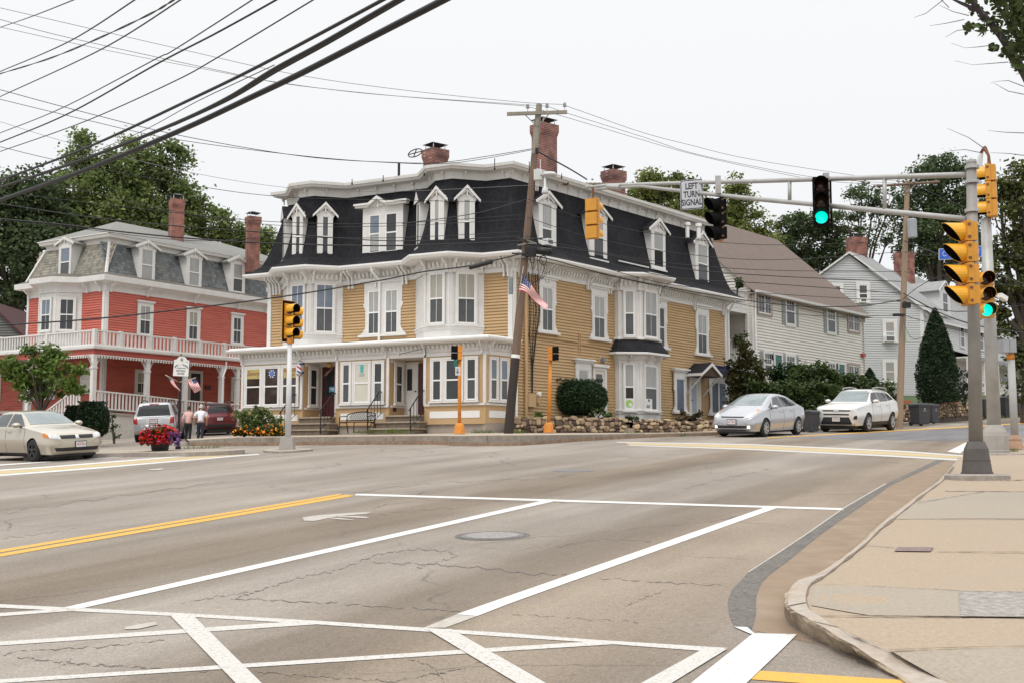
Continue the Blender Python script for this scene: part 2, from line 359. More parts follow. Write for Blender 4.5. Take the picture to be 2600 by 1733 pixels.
for P,w in (([(590,1520),(680,1490),(760,1465),(850,1447),(900,1430),(960,1405),(1060,1392),(1140,1398),(1160,1410),(1110,1425),(1060,1440)],2.4),([(595,1518),(700,1522),(850,1530),(1000,1540),(1180,1549)],2.2),([(950,1426),(1080,1430),(1250,1442),(1340,1455),(1440,1457)],2.6),([(40,1666),(150,1678),(240,1687),(330,1690),(420,1697),(530,1702)],3.2),([(1520,1465),(1700,1478),(1850,1485)],1.3),([(1590,1535),(1640,1515),(1690,1495)],1.2),([(1300,1557),(1500,1570),(1620,1578)],1.3),([(0,1302),(250,1265),(580,1220)],1.2),([(650,1702),(800,1715),(1000,1728),(1150,1700),(1220,1680)],2.8),([(1740,1238),(1850,1210),(1960,1190)],1.2),([(0,1660),(60,1650),(250,1640),(420,1622)],1.8),([(860,1262),(960,1240),(1100,1225),(1400,1212)],.9),([(150,1690),(175,1680),(180,1668)],1.5),([(1415,1385),(1520,1368),(1650,1372)],1.1),([(0,1365),(60,1360),(200,1340)],1.1),([(20,1345),(30,1330),(10,1322)],1.2),([(1300,1400),(1380,1385),(1420,1370)],1.),([(460,1530),(560,1512),(640,1500)],1.2),([(850,1320),(1000,1300),(1150,1288)],.9),([(1010,1660),(1100,1690),(1130,1733)],1.8)):
    q=resamp(P,16*len(P));q=[(x+rc.uniform(-3,3),y+rc.uniform(-2.,2.)+2*math.sin(i*.7)) for i,(x,y) in enumerate(q)];ww=[w*max(.02,rc.gauss(.5,.42)) for _ in q]
    mb.loft([[gnd(x,y-k/2,.003) for (x,y),k in zip(q,ww)],[gnd(x,y+k/2,.003) for (x,y),k in zip(q,ww)]])
st(mb.build('road_crack',crk))
# worn arrow, manholes, dirt strip along the gutter
mb=MB();band(mb,[(768,1312),(800,1307),(850,1303),(900,1300),(945,1298)],[(772,1320),(800,1321),(850,1310),(890,1306),(930,1303)],.006,14);band(mb,[(860,1309),(900,1308),(938,1311)],[(860,1311),(895,1312),(930,1314)],.006,8);band(mb,[(838,1312),(870,1314),(900,1318)],[(835,1314),(865,1317),(895,1319)],.006,8)
band(mb,[(320,1590),(350,1583),(395,1577)],[(315,1596),(350,1595),(400,1584)],.006,8);st(mb.build('worn_arrow',faint))
gut=mat('gutter_strip',(.15,.135,.12),.95,.45,22,bump=.9,bscale=30,dirt=((.10,.092,.085),3.5,.9))
GL=[(2385,1163),(2250,1227),(2145,1288),(2046,1357),(1963,1412),(1902,1451),(1858,1495),(1847,1526),(1852,1564),(1866,1592)]
GR=[(2400,1167),(2261,1230),(2184,1285),(2085,1354),(1996,1426),(1957,1454),(1930,1481),(1919,1515),(1919,1559),(1908,1598)]
mark('gutter_patch',gut,[[GL,GR]],h=.003,n=50)
mark('edge_line',faint,[[[(x-3.5,y-1.) for x,y in GL[1:6]],GL[1:6]]],h=.006,n=40)
stain=mat('gutter_stain',(.255,.185,.125),.9,.15,3,bump=.3,bscale=120,dirt=((.30,.235,.175),2.2,.8),stretch=(1,1,1))
CI=[(2440,1160),(2422,1183),(2394,1219),(2344,1255),(2272,1313),(2234,1343),(2195,1382),(2145,1421),(2096,1459),(2057,1481),(2046,1515),(2054,1542),(2101,1575),(2162,1609),(2261,1650),(2330,1690),(2420,1740),(2520,1800)]
CT=[(2436,1161),(2418,1184),(2384,1220),(2330,1258),(2240,1325),(2195,1370),(2140,1413),(2072,1455),(2018,1473),(1997,1504),(1993,1531),(2005,1544),(2035,1562),(2085,1592),(2175,1648),(2240,1690),(2330,1745),(2430,1805)]
CB=[(2430,1161),(2410,1185),(2374,1222),(2318,1262),(2226,1333),(2180,1378),(2125,1424),(2062,1465),(2012,1488),(1993,1520),(1992,1558),(2010,1588),(2073,1632),(2140,1661),(2198,1678),(2225,1700),(2320,1752),(2425,1812)]
HH=[.03,.03,.03,.035,.04,.04,.045,.05,.08,.12,.145,.15,.15,.14,.10,.04,.02,.02]
mark('stained_gutter',stain,[[[(x+3,y) for x,y in GR],[(x-1,y+1) for x,y in CB[1:13]]]],h=.002,n=50)
granite=mat('granite_kerb',(.30,.265,.235),.85,.25,7,bump=.5,bscale=50,dirt=((.24,.155,.10),2.0,.85))
conc=mat('pavement_concrete',(.365,.285,.205),.92,.16,34,bump=.4,bscale=90,dirt=((.36,.285,.215),.8,.9))
concg=mat('pavement_concrete_grey',(.335,.285,.225),.92,.15,34,bump=.4,bscale=90,dirt=((.33,.285,.235),.9,.8))
mb=MB();n=len(CI)
r0=[gnd(*CB[i],-.03) for i in range(n)];rt=[gnd(*CT[i],HH[i]) for i in range(n)];ri=[gnd(*CI[i],HH[i]+.004) for i in range(n)]
def refine(rows,k=4):
    o=[]
    for r in rows:
        q=[]
        for i in range(len(r)-1):
            p0,p1,p2,p3=r[max(i-1,0)],r[i],r[i+1],r[min(i+2,len(r)-1)]
            for j in range(k):
                t=j/k;q.append(.5*((2*p1)+(p2-p0)*t+(2*p0-5*p1+4*p2-p3)*t*t+(3*p1-p0-3*p2+p3)*t**3))
        q.append(r[-1]);o.append(q)
    return o
K=refine([r0,rt,ri])
rng=random.Random(3)
edge=[p.lerp(q,.12)+Vector((rng.uniform(-.008,.008),rng.uniform(-.008,.008),0)) for p,q in zip(K[1],K[2])]
face=[p.lerp(q,.86)+Vector((rng.uniform(-.012,.012),rng.uniform(-.012,.012),0)) for p,q in zip(K[0],K[1])]
mb.loft([K[0],face,edge],1);mb.loft([edge,K[2]],0)
for i in (17,31,42,50):
    a,b,c=K[0][i],edge[i],K[2][i];d=(K[1][i+1]-K[1][i]).normalized()*.012;u=Vector((0,0,.004));o_=(a-c);o_.z=0;o_=o_.normalized()*.01
    mb.poly([b+u-d,b+u+d,c+u+d,c+u-d],2);mb.poly([a+o_-d,a+o_+d,b+o_+d,b+o_-d],2)
st(mb.build('kerb',[mat('kerb_top',(.40,.345,.29),.9,.16,12,bump=.4,bscale=60,dirt=((.35,.24,.16),2.2,.7)),mat('kerb_face',(.37,.295,.215),.95,.3,9,bump=.8,bscale=30,dirt=((.2,.15,.105),4,.8)),mat('joint_dark',(.17,.135,.10),.95,.35,9)],smooth=False))
mb=MB()
rr=[gnd(2900,CI[i][1]+ (0 if i<12 else 0),.10+.04*min(1,i/8)) for i in range(n)]
K2=refine([[Vector(p)-Vector((0,0,.004)) for p in ri],rr])
rows=[[K2[0][i].lerp(K2[1][i],t/10) for i in range(len(K2[0]))] for t in range(11)]
top=[gnd(2430,1160,.02),gnd(2470,1150,.06),gnd(2540,1140,.06),gnd(2620,1128,.06),gnd(2900,1095,.06)]
bot=[gnd(2440,1164,.026),gnd(2475,1165,.08),gnd(2560,1164,.1),gnd(2650,1162,.1),gnd(2900,1160,.1)]
mb.loft(rows);mb.loft([[rows[t][0] for t in (0,2,4,7,10)],top]);side=st(mb.build('pavement',conc,smooth=True))
def hs_(px,py):   # height of the near pavement at a photo point
    i=0
    while i<n-2 and CI[i+1][1]<py:i+=1
    f=(py-CI[i][1])/(CI[i+1][1]-CI[i][1]);xi=lerp(CI[i][0],CI[i+1][0],f);hi=lerp(HH[i],HH[i+1],f);hr=.10+.04*min(1,(i+f)/8)
    a=gnd(xi,py,hi);b=gnd(2900,py,hr);c=gnd(px,py,(hi+hr)/2);t=(c.x-a.x)/(b.x-a.x)
    return lerp(hi,hr,t)
def pband(mb,e1,e2,h,n=14,mi=None):
    a,b=resamp(e1,n),resamp(e2,n)
    mb.loft([[gnd(*p,hs_(*p)+h) for p in a],[gnd(*p,hs_(*p)+h) for p in b]],mi)
mb=MB();pband(mb,[(2330,1270),(2480,1245),(2700,1246)],[(2262,1316),(2480,1315),(2700,1316)],.006)
pband(mb,[(2062,1484),(2240,1487),(2436,1497),(2700,1500)],[(2060,1535),(2200,1560),(2440,1563),(2700,1565)],.006)
pband(mb,[(2262,1652),(2480,1645),(2700,1640)],[(2420,1741),(2560,1745),(2700,1750)],.006);st(mb.build('pavement_patch',concg))
rough=mat('rough_patch',(.31,.285,.26),.95,.45,18,bump=.8,bscale=45)
mb=MB();pband(mb,[(2434,1500),(2600,1503),(2760,1506)],[(2440,1563),(2600,1565),(2760,1567)],.010);st(mb.build('asphalt_patch',rough))
joint=mat('joint_dark',(.17,.135,.10),.95,.35,9)
mb=MB();rj=random.Random(5)
def jline(P,w=1.5,h=.011,mi=None):
    q=resamp(P,26);q=[(x,y+rj.uniform(-.7,.7)) for x,y in q]
    ww=[w*.62*rj.uniform(.3,1.4) for _ in q]
    mb.loft([[gnd(x,y-k/2,hs_(x,y)+h) for (x,y),k in zip(q,ww)],[gnd(x,y+k/2,hs_(x,y)+h) for (x,y),k in zip(q,ww)]])
for P,w in (([(2080,1560),(2300,1562),(2700,1564)],2.2),([(2261,1648),(2400,1642),(2700,1636)],2.6),([(2380,1398),(2700,1400)],1.6),([(2400,1245),(2700,1247)],1.3),([(2330,1275),(2500,1246)],1),([(2190,1382),(2272,1388)],1.2),([(2436,1500),(2442,1562)],3),([(2436,1499),(2700,1503)],2),([(2060,1480),(2240,1487),(2436,1497)],.9),([(2540,1218),(2700,1215)],1.6),([(2262,1316),(2700,1316)],.8)):jline(P,w)
c=resamp(CI[1:16],90)
w=[max(1.2,2.2+2.4*math.sin(i*.9)*math.sin(i*.37)+rj.uniform(-.8,.8)) for i in range(90)]
mb.loft([[gnd(x-k*.7,y-k*.5,hs_(x,y)+.012) for (x,y),k in zip(c,w)],[gnd(x+k*.7,y+k*.5,hs_(x,y)+.012) for (x,y),k in zip(c,w)]])
st(mb.build('pavement_joint',joint))
iron=mat('cast_iron',(.2,.195,.19),.7,.25,20,bump=.4,bscale=60,metal=.3)
def disc(mb,c,r,h,n=28,mi=None,sx=1.):
    ps=[]
    for i in range(n):
        a=2*math.pi*i/n;x,y=c.x+r*sx*math.cos(a),c.y+r*math.sin(a);ps.append((x,y,gz(x,y)+h))
    mb.poly(ps,mi)
mc=gnd(1250,1359)
mb=MB();disc(mb,mc,.44,.003,mi=1);disc(mb,mc,.37,.006,mi=0);disc(mb,mc,.31,.009,mi=2)
rg=random.Random(2)
tag(mb.build('manhole_cover',[iron,gut,mat('iron_worn',(.27,.25,.235),.6,.3,14,bump=.5,bscale=50)]),'round iron manhole cover in the lane in front of the stop line','manhole cover')
mb=MB();mc=gnd(1457,1193);disc(mb,mc,.45,.004);tag(mb.build('manhole_cover',iron),'dark flat manhole cover in the middle of the junction','manhole cover')
mb=MB();pband(mb,[(2280,1387),(2370,1387.5)],[(2270,1397),(2362,1398)],.012,4)
tag(mb.build('utility_cover',mat('rusty_cover',(.2,.14,.13),.8,.3,20)),'rusty rectangular utility cover in the pavement','utility cover')
# --- far kerb, ledge and pavement round the yellow house
F0=[(480,1131),(600,1131),(800,1129),(1085,1127.5),(1160,1131),(1237,1131),(1340,1129),(1480,1119),(1620,1111),(1850,1103)]
fb=[gnd(*p) for p in F0]
led=[.12,.12,.12,.12,.12,.10,.10,.12,.10,.10];up=[.22,.31,.31,.31,.325,.335,.325,.24,.17,.10]
ins=[.6,.6,.6,.6,.3,.05,.3,.55,.5,.05]
Zb=2.66
bk=[FP.pt(15.2,Zb-.1,-.1),FP.pt(12.,Zb,-.1),FP.pt(8,Zb,-.1),FP.pt(3,Zb,-.1),FP.pt(1,Zb,-.1),FP.pt(.0,Zb,-.1),Vector((.4,46.3,2.68)),Vector((3.3,48.4,2.74)),Vector((6.9,51.2,2.82)),Vector((10.,53.9,2.95))]
def toward(p,q,d):
    v=Vector((q.x-p.x,q.y-p.y,0));v.normalize();return p+v*d
l0=[Vector((p.x,p.y,p.z-.2)) for p in fb];l1=[p+Vector((0,0,led[i])) for i,p in enumerate(fb)]
l2=[toward(l1[i],bk[i],ins[i]) for i in range(10)];l3=[Vector((l2[i].x,l2[i].y,fb[i].z+up[i])) for i in range(10)]
l4=[toward(l3[i],bk[i],.18) for i in range(10)]
Kr=refine([l0,l1,l2,l3,l4,bk],6)
mb=MB();mb.loft(Kr[0:2],1);mb.loft(Kr[2:5],0);st(mb.build('far_kerb',[mat('far_kerb_stone',(.25,.215,.18),.9,.28,6,bump=.6,bscale=30,dirt=((.15,.12,.095),1.5,.85)),mat('far_kerb_lower',(.27,.185,.125),.9,.3,6,bump=.6,bscale=30,dirt=((.17,.125,.09),2,.8))]))
mb=MB();mb.loft(Kr[1:3]);st(mb.build('far_kerb_ledge',mat('ledge',(.44,.37,.3),.9,.15,3,bump=.3)))
mb=MB();rows=[[Kr[4][i].lerp(Kr[5][i],t/6) for i in range(len(Kr[4]))] for t in range(7)];mb.loft(rows);st(mb.build('far_pavement',mat('far_concrete',(.42,.35,.275),.9,.08,1.5,bump=.3,bscale=40),smooth=True))
mb=MB()
for i in range(9,len(Kr[3])-3,7):
    a,b,c=Kr[2][i],Kr[3][i],Kr[4][i];d=(Kr[3][i+1]-Kr[3][i]).normalized()*.018
    off=(Kr[2][i]-Kr[5][i]);off.z=0;off=off.normalized()*.006
    mb.poly([a+off-d,a+off+d,b+off+d,b+off-d])
st(mb.build('kerb_joint',joint))
# pavement further up the right-hand road
R0=[(1850,1103),(2000,1096),(2225,1085),(2480,1060),(2620,1047.5)]
rb=[gnd(*p) for p in R0];e=[Vector((p.x,p.y,p.z+.11)) for p in rb]
bb=[Vector((p.x-1.9,p.y+1.9,p.z+.14)) for p in rb]
mb=MB();mb.loft([e,bb]);st(mb.build('right_pavement',conc))
mb=MB();mb.loft([[Vector((p.x,p.y,p.z-.2)) for p in rb],e]);st(mb.build('right_kerb',granite))
# island with the planter, island of the signal
def island(name,front,back,h,m):
    f=refine([[gnd(*p,h) for p in front],[gnd(*p,h) for p in back]],4)
    mb=MB();mb.loft(f,1);ring=f[0]+f[1][::-1];n=len(ring)
    mb.add([*ring]+[Vector((p.x,p.y,p.z-.35)) for p in ring],[(i,(i+1)%n,n+(i+1)%n,n+i) for i in range(n)],0)
    return st(mb.build(name,[granite,m]))
dust=mat('island_dirt',(.36,.31,.25),.95,.2,4,bump=.5,bscale=40)
island('traffic_island',[(60,1157),(230,1151.5),(320,1148.5),(470,1147),(560,1144),(622,1140)],[(60,1143),(230,1141),(320,1140),(470,1139),(560,1138.5),(618,1138)],.13,dust)
island('signal_island',[(672,1143),(700,1144.5),(740,1143.5),(795,1139)],[(668,1141),(700,1135),(740,1134.5),(790,1137)],.06,dust)
# ---------------------------------------------------------------- materials shared by the houses
trim=mat('white_trim',(.68,.665,.64),.55,.05,3,dirt=((.52,.49,.45),2.2,.35))
sash=mat('white_sash',(.78,.77,.75),.45,.03,3)
yel=mat('yellow_clapboard',(.475,.32,.165),.7,.09,1.1,dirt=((.42,.27,.13),1.3,.6),stretch=(.6,.6,2.2))
yelp=mat('yellow_paint',(.50,.335,.175),.65,.06,1.5,dirt=((.40,.26,.12),1.2,.5))
shing=mat('charcoal_shingle',(.021,.021,.024),.95,.4,7,bump=.8,bscale=24,dirt=((.034,.034,.037),.9,.8),spec=.15)
roofd=mat('roof_felt',(.10,.095,.09),.9,.15,3,bump=.4,bscale=30)
stone_f=mat('foundation',(.36,.31,.26),.9,.15,3,bump=.4,bscale=14,dirt=((.26,.21,.17),1.5,.6))
gl_d=mat('glass_dark',(.03,.032,.034),.06,.3,1.2,spec=.6)
gl_m=mat('glass_screen',(.075,.078,.08),.22,.2,2,spec=.5)
gl_s=mat('glass_blue',(.15,.18,.23),.12,.18,1.6,spec=.6)
gl_shop=mat('glass_shop',(.05,.035,.032),.07,.5,2.,spec=.6)
cur=mat('glass_curtain',(.42,.42,.40),.2,.2,5,stretch=(4,4,.15),col2=(.26,.265,.26))
curc=mat('glass_cream_curtain',(.46,.44,.37),.2,.2,6,stretch=(5,5,.1),col2=(.24,.23,.19))
blind=mat('glass_blind',(.58,.56,.48),.2,.05,2)
blackm=mat('black_metal',(.018,.018,.02),.45,.2,20,metal=.4)
maroon=mat('maroon_paint',(.075,.012,.014),.4,.15,4)
brick=None
def brickmat(name,c1,c2,mortar,s=1.):
    m=mat(name,c1,.85,.2,4);t=m.node_tree;n=t.nodes;l=t.links.new
    tc_=n.new('ShaderNodeTexCoord');sp_=n.new('ShaderNodeSeparateXYZ');l(tc_.outputs['Object'],sp_.inputs[0])
    ad=n.new('ShaderNodeMath');ad.operation='ADD';l(sp_.outputs['X'],ad.inputs[0]);l(sp_.outputs['Y'],ad.inputs[1])
    cb=n.new('ShaderNodeCombineXYZ');l(ad.outputs[0],cb.inputs['X']);l(sp_.outputs['Z'],cb.inputs['Y'])
    bt=n.new('ShaderNodeTexBrick');bt.inputs['Scale'].default_value=1;bt.inputs['Brick Width'].default_value=.21*s;bt.inputs['Row Height'].default_value=.075*s
    bt.inputs['Mortar Size'].default_value=.009*s;bt.inputs['Color1'].default_value=(*c1,1);bt.inputs['Color2'].default_value=(*c2,1);bt.inputs['Mortar'].default_value=(*mortar,1)
    l(cb.outputs[0],bt.inputs['Vector'])
    b=n['Principled BSDF'];old=b.inputs['Base Color'].links[0].from_socket
    nz=n.new('ShaderNodeTexNoise');nz.inputs['Scale'].default_value=2.;r=n.new('ShaderNodeValToRGB');r.color_ramp.elements[0].color=(.55,.52,.5,1);r.color_ramp.elements[1].color=(1.15,1.1,1.08,1);r.color_ramp.elements[0].position=.35;r.color_ramp.elements[1].position=.65
    l(tc_.outputs['Object'],nz.inputs['Vector']);l(nz.outputs['Fac'],r.inputs[0])
    mm=n.new('ShaderNodeMix');mm.data_type='RGBA';mm.blend_type='MULTIPLY';mm.inputs['Factor'].default_value=1;l(bt.outputs['Color'],mm.inputs['A']);l(r.outputs[0],mm.inputs['B']);l(mm.outputs['Result'],b.inputs['Base Color'])
    return m
brick=brickmat('brick_red',(.25,.075,.055),(.17,.06,.05),(.36,.30,.27))
def clap(mb,u0,u1,z0,z1,e=.125,o=0.,mi=0,ul=None,ur=None):
    z=z0
    while z<z1-.01:
        t=min(z+e,z1);a0,a1=(ul(z),ur(z)) if ul else (u0,u1);b0,b1=(ul(t),ur(t)) if ul else (u0,u1)
        if a1-a0>.02:
            mb.add([(a0,o+.048,z),(a1,o+.048,z),(b1,o+.002,t),(b0,o+.002,t),(a0,o,z),(a1,o,z)],[(0,1,2,3),(4,5,1,0)],mi)
        z=t
def window(F,r,o,par,up=None,lo=None,case=.12,style='plain',munt=1,mid=.5,sill=True,name='window',hood=.0,rows=0,smat=None,tr=None,split=None):
    """casing and sashes are the window's mesh, the glass its child"""
    u0,u1,z0,z1=r;mb=MB(F.mat());s=.05;T=tr or trim
    if o==0:o=.032
    zm=lerp(z0,z1,mid)
    if style=='fancy':
        c=case
        for sg,uu in ((-1,u0),(1,u1)):
            H=z1-z0;P=[(0,0,z1),(c,0,z1),(c,0,z0+.72*H),(c*1.25,0,z0+.69*H),(c*.95,0,z0+.62*H),(c*.7,0,z0+.58*H),(c*.72,0,z0+.18*H),(c*1.05,0,z0+.1*H),(c*1.6,0,z0),(0,0,z0)]
            mb.prism([(uu+sg*p[0],o,p[2]) for p in P],(0,.06,0),0)
        mb.box((u0-c,o,z1),(u1+c,o+.065,z1+.30),0);mb.box((u0-c-.07,o,z1+.30),(u1+c+.07,o+.13,z1+.38),0);mb.box((u0-c-.14,o,z1+.38),(u1+c+.14,o+.2,z1+.46),0)
        mb.box((u0-c*1.9,o,z0-.1),(u1+c*1.9,o+.15,z0),0)
    elif case:
        c=case
        mb.box((u0-c,o,z0-.02),(u0,o+.06,z1+c),0);mb.box((u1,o,z0-.02),(u1+c,o+.06,z1+c),0);mb.box((u0,o,z1),(u1,o+.058,z1+c),0)
        if sill:mb.box((u0-c-.04,o,z0-.09),(u1+c+.04,o+.12,z0-.015),0)
        else:mb.box((u0-c,o,z0-c),(u1+c,o+.057,z0-.02),0)
        if hood:mb.box((u0-c-.06,o,z1+c),(u1+c+.06,o+.14,z1+c+hood),0)
    # sashes
    def bar(a,b,zz0,zz1,d):mb.box((a,o,zz0),(b,o+d,zz1),1)
    ub=[(u0,u1)] if not split else [(lerp(u0,u1,split[i]),lerp(u0,u1,split[i+1])) for i in range(len(split)-1)]
    for a,b in ub:
        bar(a,a+s,z0,z1,.045);bar(b-s,b,z0,z1,.045);bar(a+s,b-s,z0,z0+s*1.2,.044);bar(a+s,b-s,z1-s,z1,.044)
        if mid:bar(a+s,b-s,zm-.03,zm+.03,.047)
        zt0=zm+.03 if mid else z0+s
        for k in range(munt):
            uu=lerp(a+s,b-s,(k+1)/(munt+1));bar(uu-.012,uu+.012,zt0,z1-s,.036)
            if munt>=1 and rows==0 and style!='plainlow':bar(uu-.008,uu+.008,z0+s,zm-.03,.03)
        for k in range(rows):
            zz=lerp(zt0,z1-s,(k+1)/(rows+1));bar(a+s,b-s,zz-.012,zz+.012,.035)
    w=mb.build(name,[T,smat or sash],par)
    g=MB(F.mat());zc=zm if mid else z0
    if mid:g.poly([(u0+.02,o+.022,z0+.02),(u1-.02,o+.022,z0+.02),(u1-.02,o+.022,zm),(u0+.02,o+.022,zm)],0)
    g.poly([(u0+.02,o+.026,zc),(u1-.02,o+.026,zc),(u1-.02,o+.026,z1-.02),(u0+.02,o+.026,z1-.02)],1)
    g.build('pane',[lo or gl_m,up or gl_m],w)
    return w
def bracket(mb,F,u,z,o,h=.5,d=.5,w=.08,mi=0):
    """scrolled bracket under an eave: top at z, out to o+d"""
    P=[(o,z),(o+d,z),(o+d,z-.1),(o+d*.82,z-.14),(o+d*.7,z-.2),(o+d*.4,z-.26),(o+d*.3,z-.34),(o+.1,z-h*.85),(o+.12,z-h),(o,z-h)]
    mb.prism([F.pt(u-w/2,q,p) for p,q in P],Vector((F.d[0]*w,F.d[1]*w,0)),mi)
def along(path,step):
    for a,b in zip(path,path[1:]):
        L_=math.hypot(b[0]-a[0],b[1]-a[1]);F=Fac(a,b)
        k=max(1,int(L_/step))
        for i in range(k):yield F,(i+.5)*L_/k
# ---------------------------------------------------------------- the yellow corner house
G0=2.0
YH=empty('yellow_house',(CC[0],CC[1],2.6),0,'mustard clapboard corner house with black mansard roof, white bays and a shopfront porch','house')
def solveq(F,px,u0,sgn,o0=0.):
    lo,hi=.1,2.5
    f=lambda q:F.hit(px,780,o0+q)[0]-(u0+sgn*q)
    a=f(lo)
    for _ in range(50):
        m=(lo+hi)/2
        if (f(m)>0)==(a>0):lo=m
        else:hi=m
    return (lo+hi)/2
uL=FA.hit(681,790)[0]
b1r=FA.hit(870,800)[0];q1=solveq(FA,784,b1r,1);b1fr=b1r+q1;b1fl=FA.hit(729,800,q1)[0];b1l=b1fl+q1
b2r=FA.hit(1229,780)[0];q2=solveq(FA,1142.5,b2r,1);b2fr=b2r+q2;b2fl=FA.hit(1077,780,q2)[0];b2l=b2fl+q2
uR=FB.hit(1845,890)[0]
CXY=FA.xy(0);LXY=FA.xy(uL);RXY=FB.xy(uR);BXY=(LXY[0]+RXY[0]-CXY[0],LXY[1]+RXY[1]-CXY[1])
bay1=[FA.xy(b1l),FA.xy(b1fl,q1),FA.xy(b1fr,q1),FA.xy(b1r)]
bay2=[FA.xy(b2l),FA.xy(b2fl,q2),FA.xy(b2fr,q2),FA.xy(b2r)]
# bay on the right-hand side, two storeys
c0=FB.hit(1559,780)[0];q3=solveq(FB,1628,c0,1,.22);c1=c0+q3;c2=FB.hit(1674,800,.22+q3)[0];c3=c2+q3
bay3=[FB.xy(c0),FB.xy(c0,.22),FB.xy(c1,.22+q3),FB.xy(c2,.22+q3),FB.xy(c3,.22),FB.xy(c3)]
pathA=[BXY,LXY]+bay1+bay2+[CXY,RXY,BXY]
pathE=[BXY,LXY]+bay1+bay2+[CXY]+bay3+[RXY,BXY]
zfr=FA.hit(1300,690)[1]           # underside of the frieze
zg=FA.hit(1038,671,.6)[1]         # underside of the gutter
zc=FA.hit(870,505,-.5)[1]         # underside of the top cornice
# walls
mb=MB()
mb.loft([[(x,y,2.2) for x,y in (LXY,CXY,RXY,BXY,LXY)],[(x,y,zfr+.6) for x,y in (LXY,CXY,RXY,BXY,LXY)]],1)
mb.M=FA.mat();clap(mb,0,uL,5.9,zfr+.05);mb.M=FB.mat();clap(mb,0,uR,2.2,zfr+.05)
mb.build('wall',[yel,yel],YH)
def cornerboard(mb,F,u,sg,z0,z1,w=.22):
    mb.M=F.mat();mb.box((u,0,z0),(u+sg*w,.065,z1),0)
mb=MB()
for F,u,sg,z,w in ((FA,.0,1,6.2,.2),(FA,uL,-1,5.9,.2),(FB,0.0,1,2.4,.13),(FB,uR,-1,2.4,.25)):
    mb=MB();cornerboard(mb,F,u,sg,z,zfr,w);mb.build('corner_board',trim,YH)
# bays
def bay(pts,z0,z1,base,par=YH,name='bay_window'):
    mb=MB();mb.loft([[(x,y,z0) for x,y in pts],[(x,y,z1) for x,y in pts]],0)
    mb.poly([(x,y,z0) for x,y in pts],0)
    pr=[(0,z0),(.0,z0-.0)]
    sweep(mb,pts,[(-.02,base-.42),(.0,base-.42),(.02,base-.14),(.07,base-.10),(.07,base-.02),(.11,base),(.11,base+.05),(.0,base+.07)],False,0)
    for a,b in zip(pts,pts[1:]):       # panel posts at the corners
        F=Fac(a,b)
        if F.L<.4:continue
        mb.M=F.mat();mb.box((.0,0,base+.07),(.09,.03,z1),0);mb.box((F.L-.09,0,base+.07),(F.L,.03,z1),0);mb.M=None
    return mb.build(name,trim,par)
zb1=FA.hit(784,849,q1)[1];zb2=FA.hit(1142,828,q2)[1]
bay(bay1,zb1-.42,zfr+.1,zb1);bay(bay2,zb2-.42,zfr+.1,zb2)
f1=Fac(bay1[1],bay1[2]);f1r=Fac(bay1[2],bay1[3]);f2=Fac(bay2[1],bay2[2]);f2r=Fac(bay2[2],bay2[3])
f1l=Fac(bay1[0],bay1[1]);f2l=Fac(bay2[0],bay2[1])
window(f1,f1.rect(741,773,724,843),0,YH,gl_s,gl_s,.07)
window(f1r,f1r.rect(801,846,722,844),0,YH,gl_s,gl_m,.08)
window(f2,f2.rect(1092,1128,695,822),0,YH,curc,gl_m,.07)
window(f2r,f2r.rect(1160,1206,694,822),0,YH,curc,gl_m,.08)
# paired window between the bays
r1=FA.rect(936.5,965.5,737,848);r2=FA.rect(980,1012,735.5,847)
r1=(r1[0],r1[1],r2[2],r2[3])
def shift(r,a):return r
wf=MB(FA.mat());u0,u1,z0,z1=r2[0],r1[1],r2[2],r2[3]
for sg,uu in ((-1,u0),(1,u1)):
    H=z1-z0;c=.2;P=[(0,z1),(c,z1),(c,z0+.72*H),(c*1.3,z0+.69*H),(c*.9,z0+.6*H),(c*.7,z0+.56*H),(c*.7,z0+.16*H),(c*1.05,z0+.09*H),(c*1.9,z0),(0,z0)]
    wf.prism([(uu+sg*p[0],0,p[1]) for p in P],(0,.06,0),0)
wf.box((u0-.2,0,z1),(u1+.2,.065,z1+.32));wf.box((u0-.27,0,z1+.32),(u1+.27,.13,z1+.42));wf.box((u0-.34,0,z1+.42),(u1+.34,.2,z1+.5));wf.box((u0-.45,0,z0-.1),(u1+.45,.15,z0));wf.box((r2[1],0,z0),(r1[0],.06,z1))
wf.build('window_surround',trim,YH)
window(FA,r1,0,YH,cur,gl_m,0);window(FA,r2,0,YH,cur,gl_m,0)
# right-hand side, upper floor
for (x0,x1,y0,y1,u_,l_) in ((1373,1401,729,842,cur,gl_m),(1505,1533,752,860,cur,gl_m),(1769,1792,799,899,cur,gl_m)):
    window(FB,FB.rect(x0,x1,y0,y1),0,YH,u_,l_,.19,'fancy')
r=FB.rect(1769,1792,799,899);rb_=FB.rect(1505,1533,752,860)
window(FB,(c3+.3,c3+.3+rb_[1]-rb_[0],rb_[2],rb_[3]),0,YH,gl_m,gl_m,.19,'fancy')
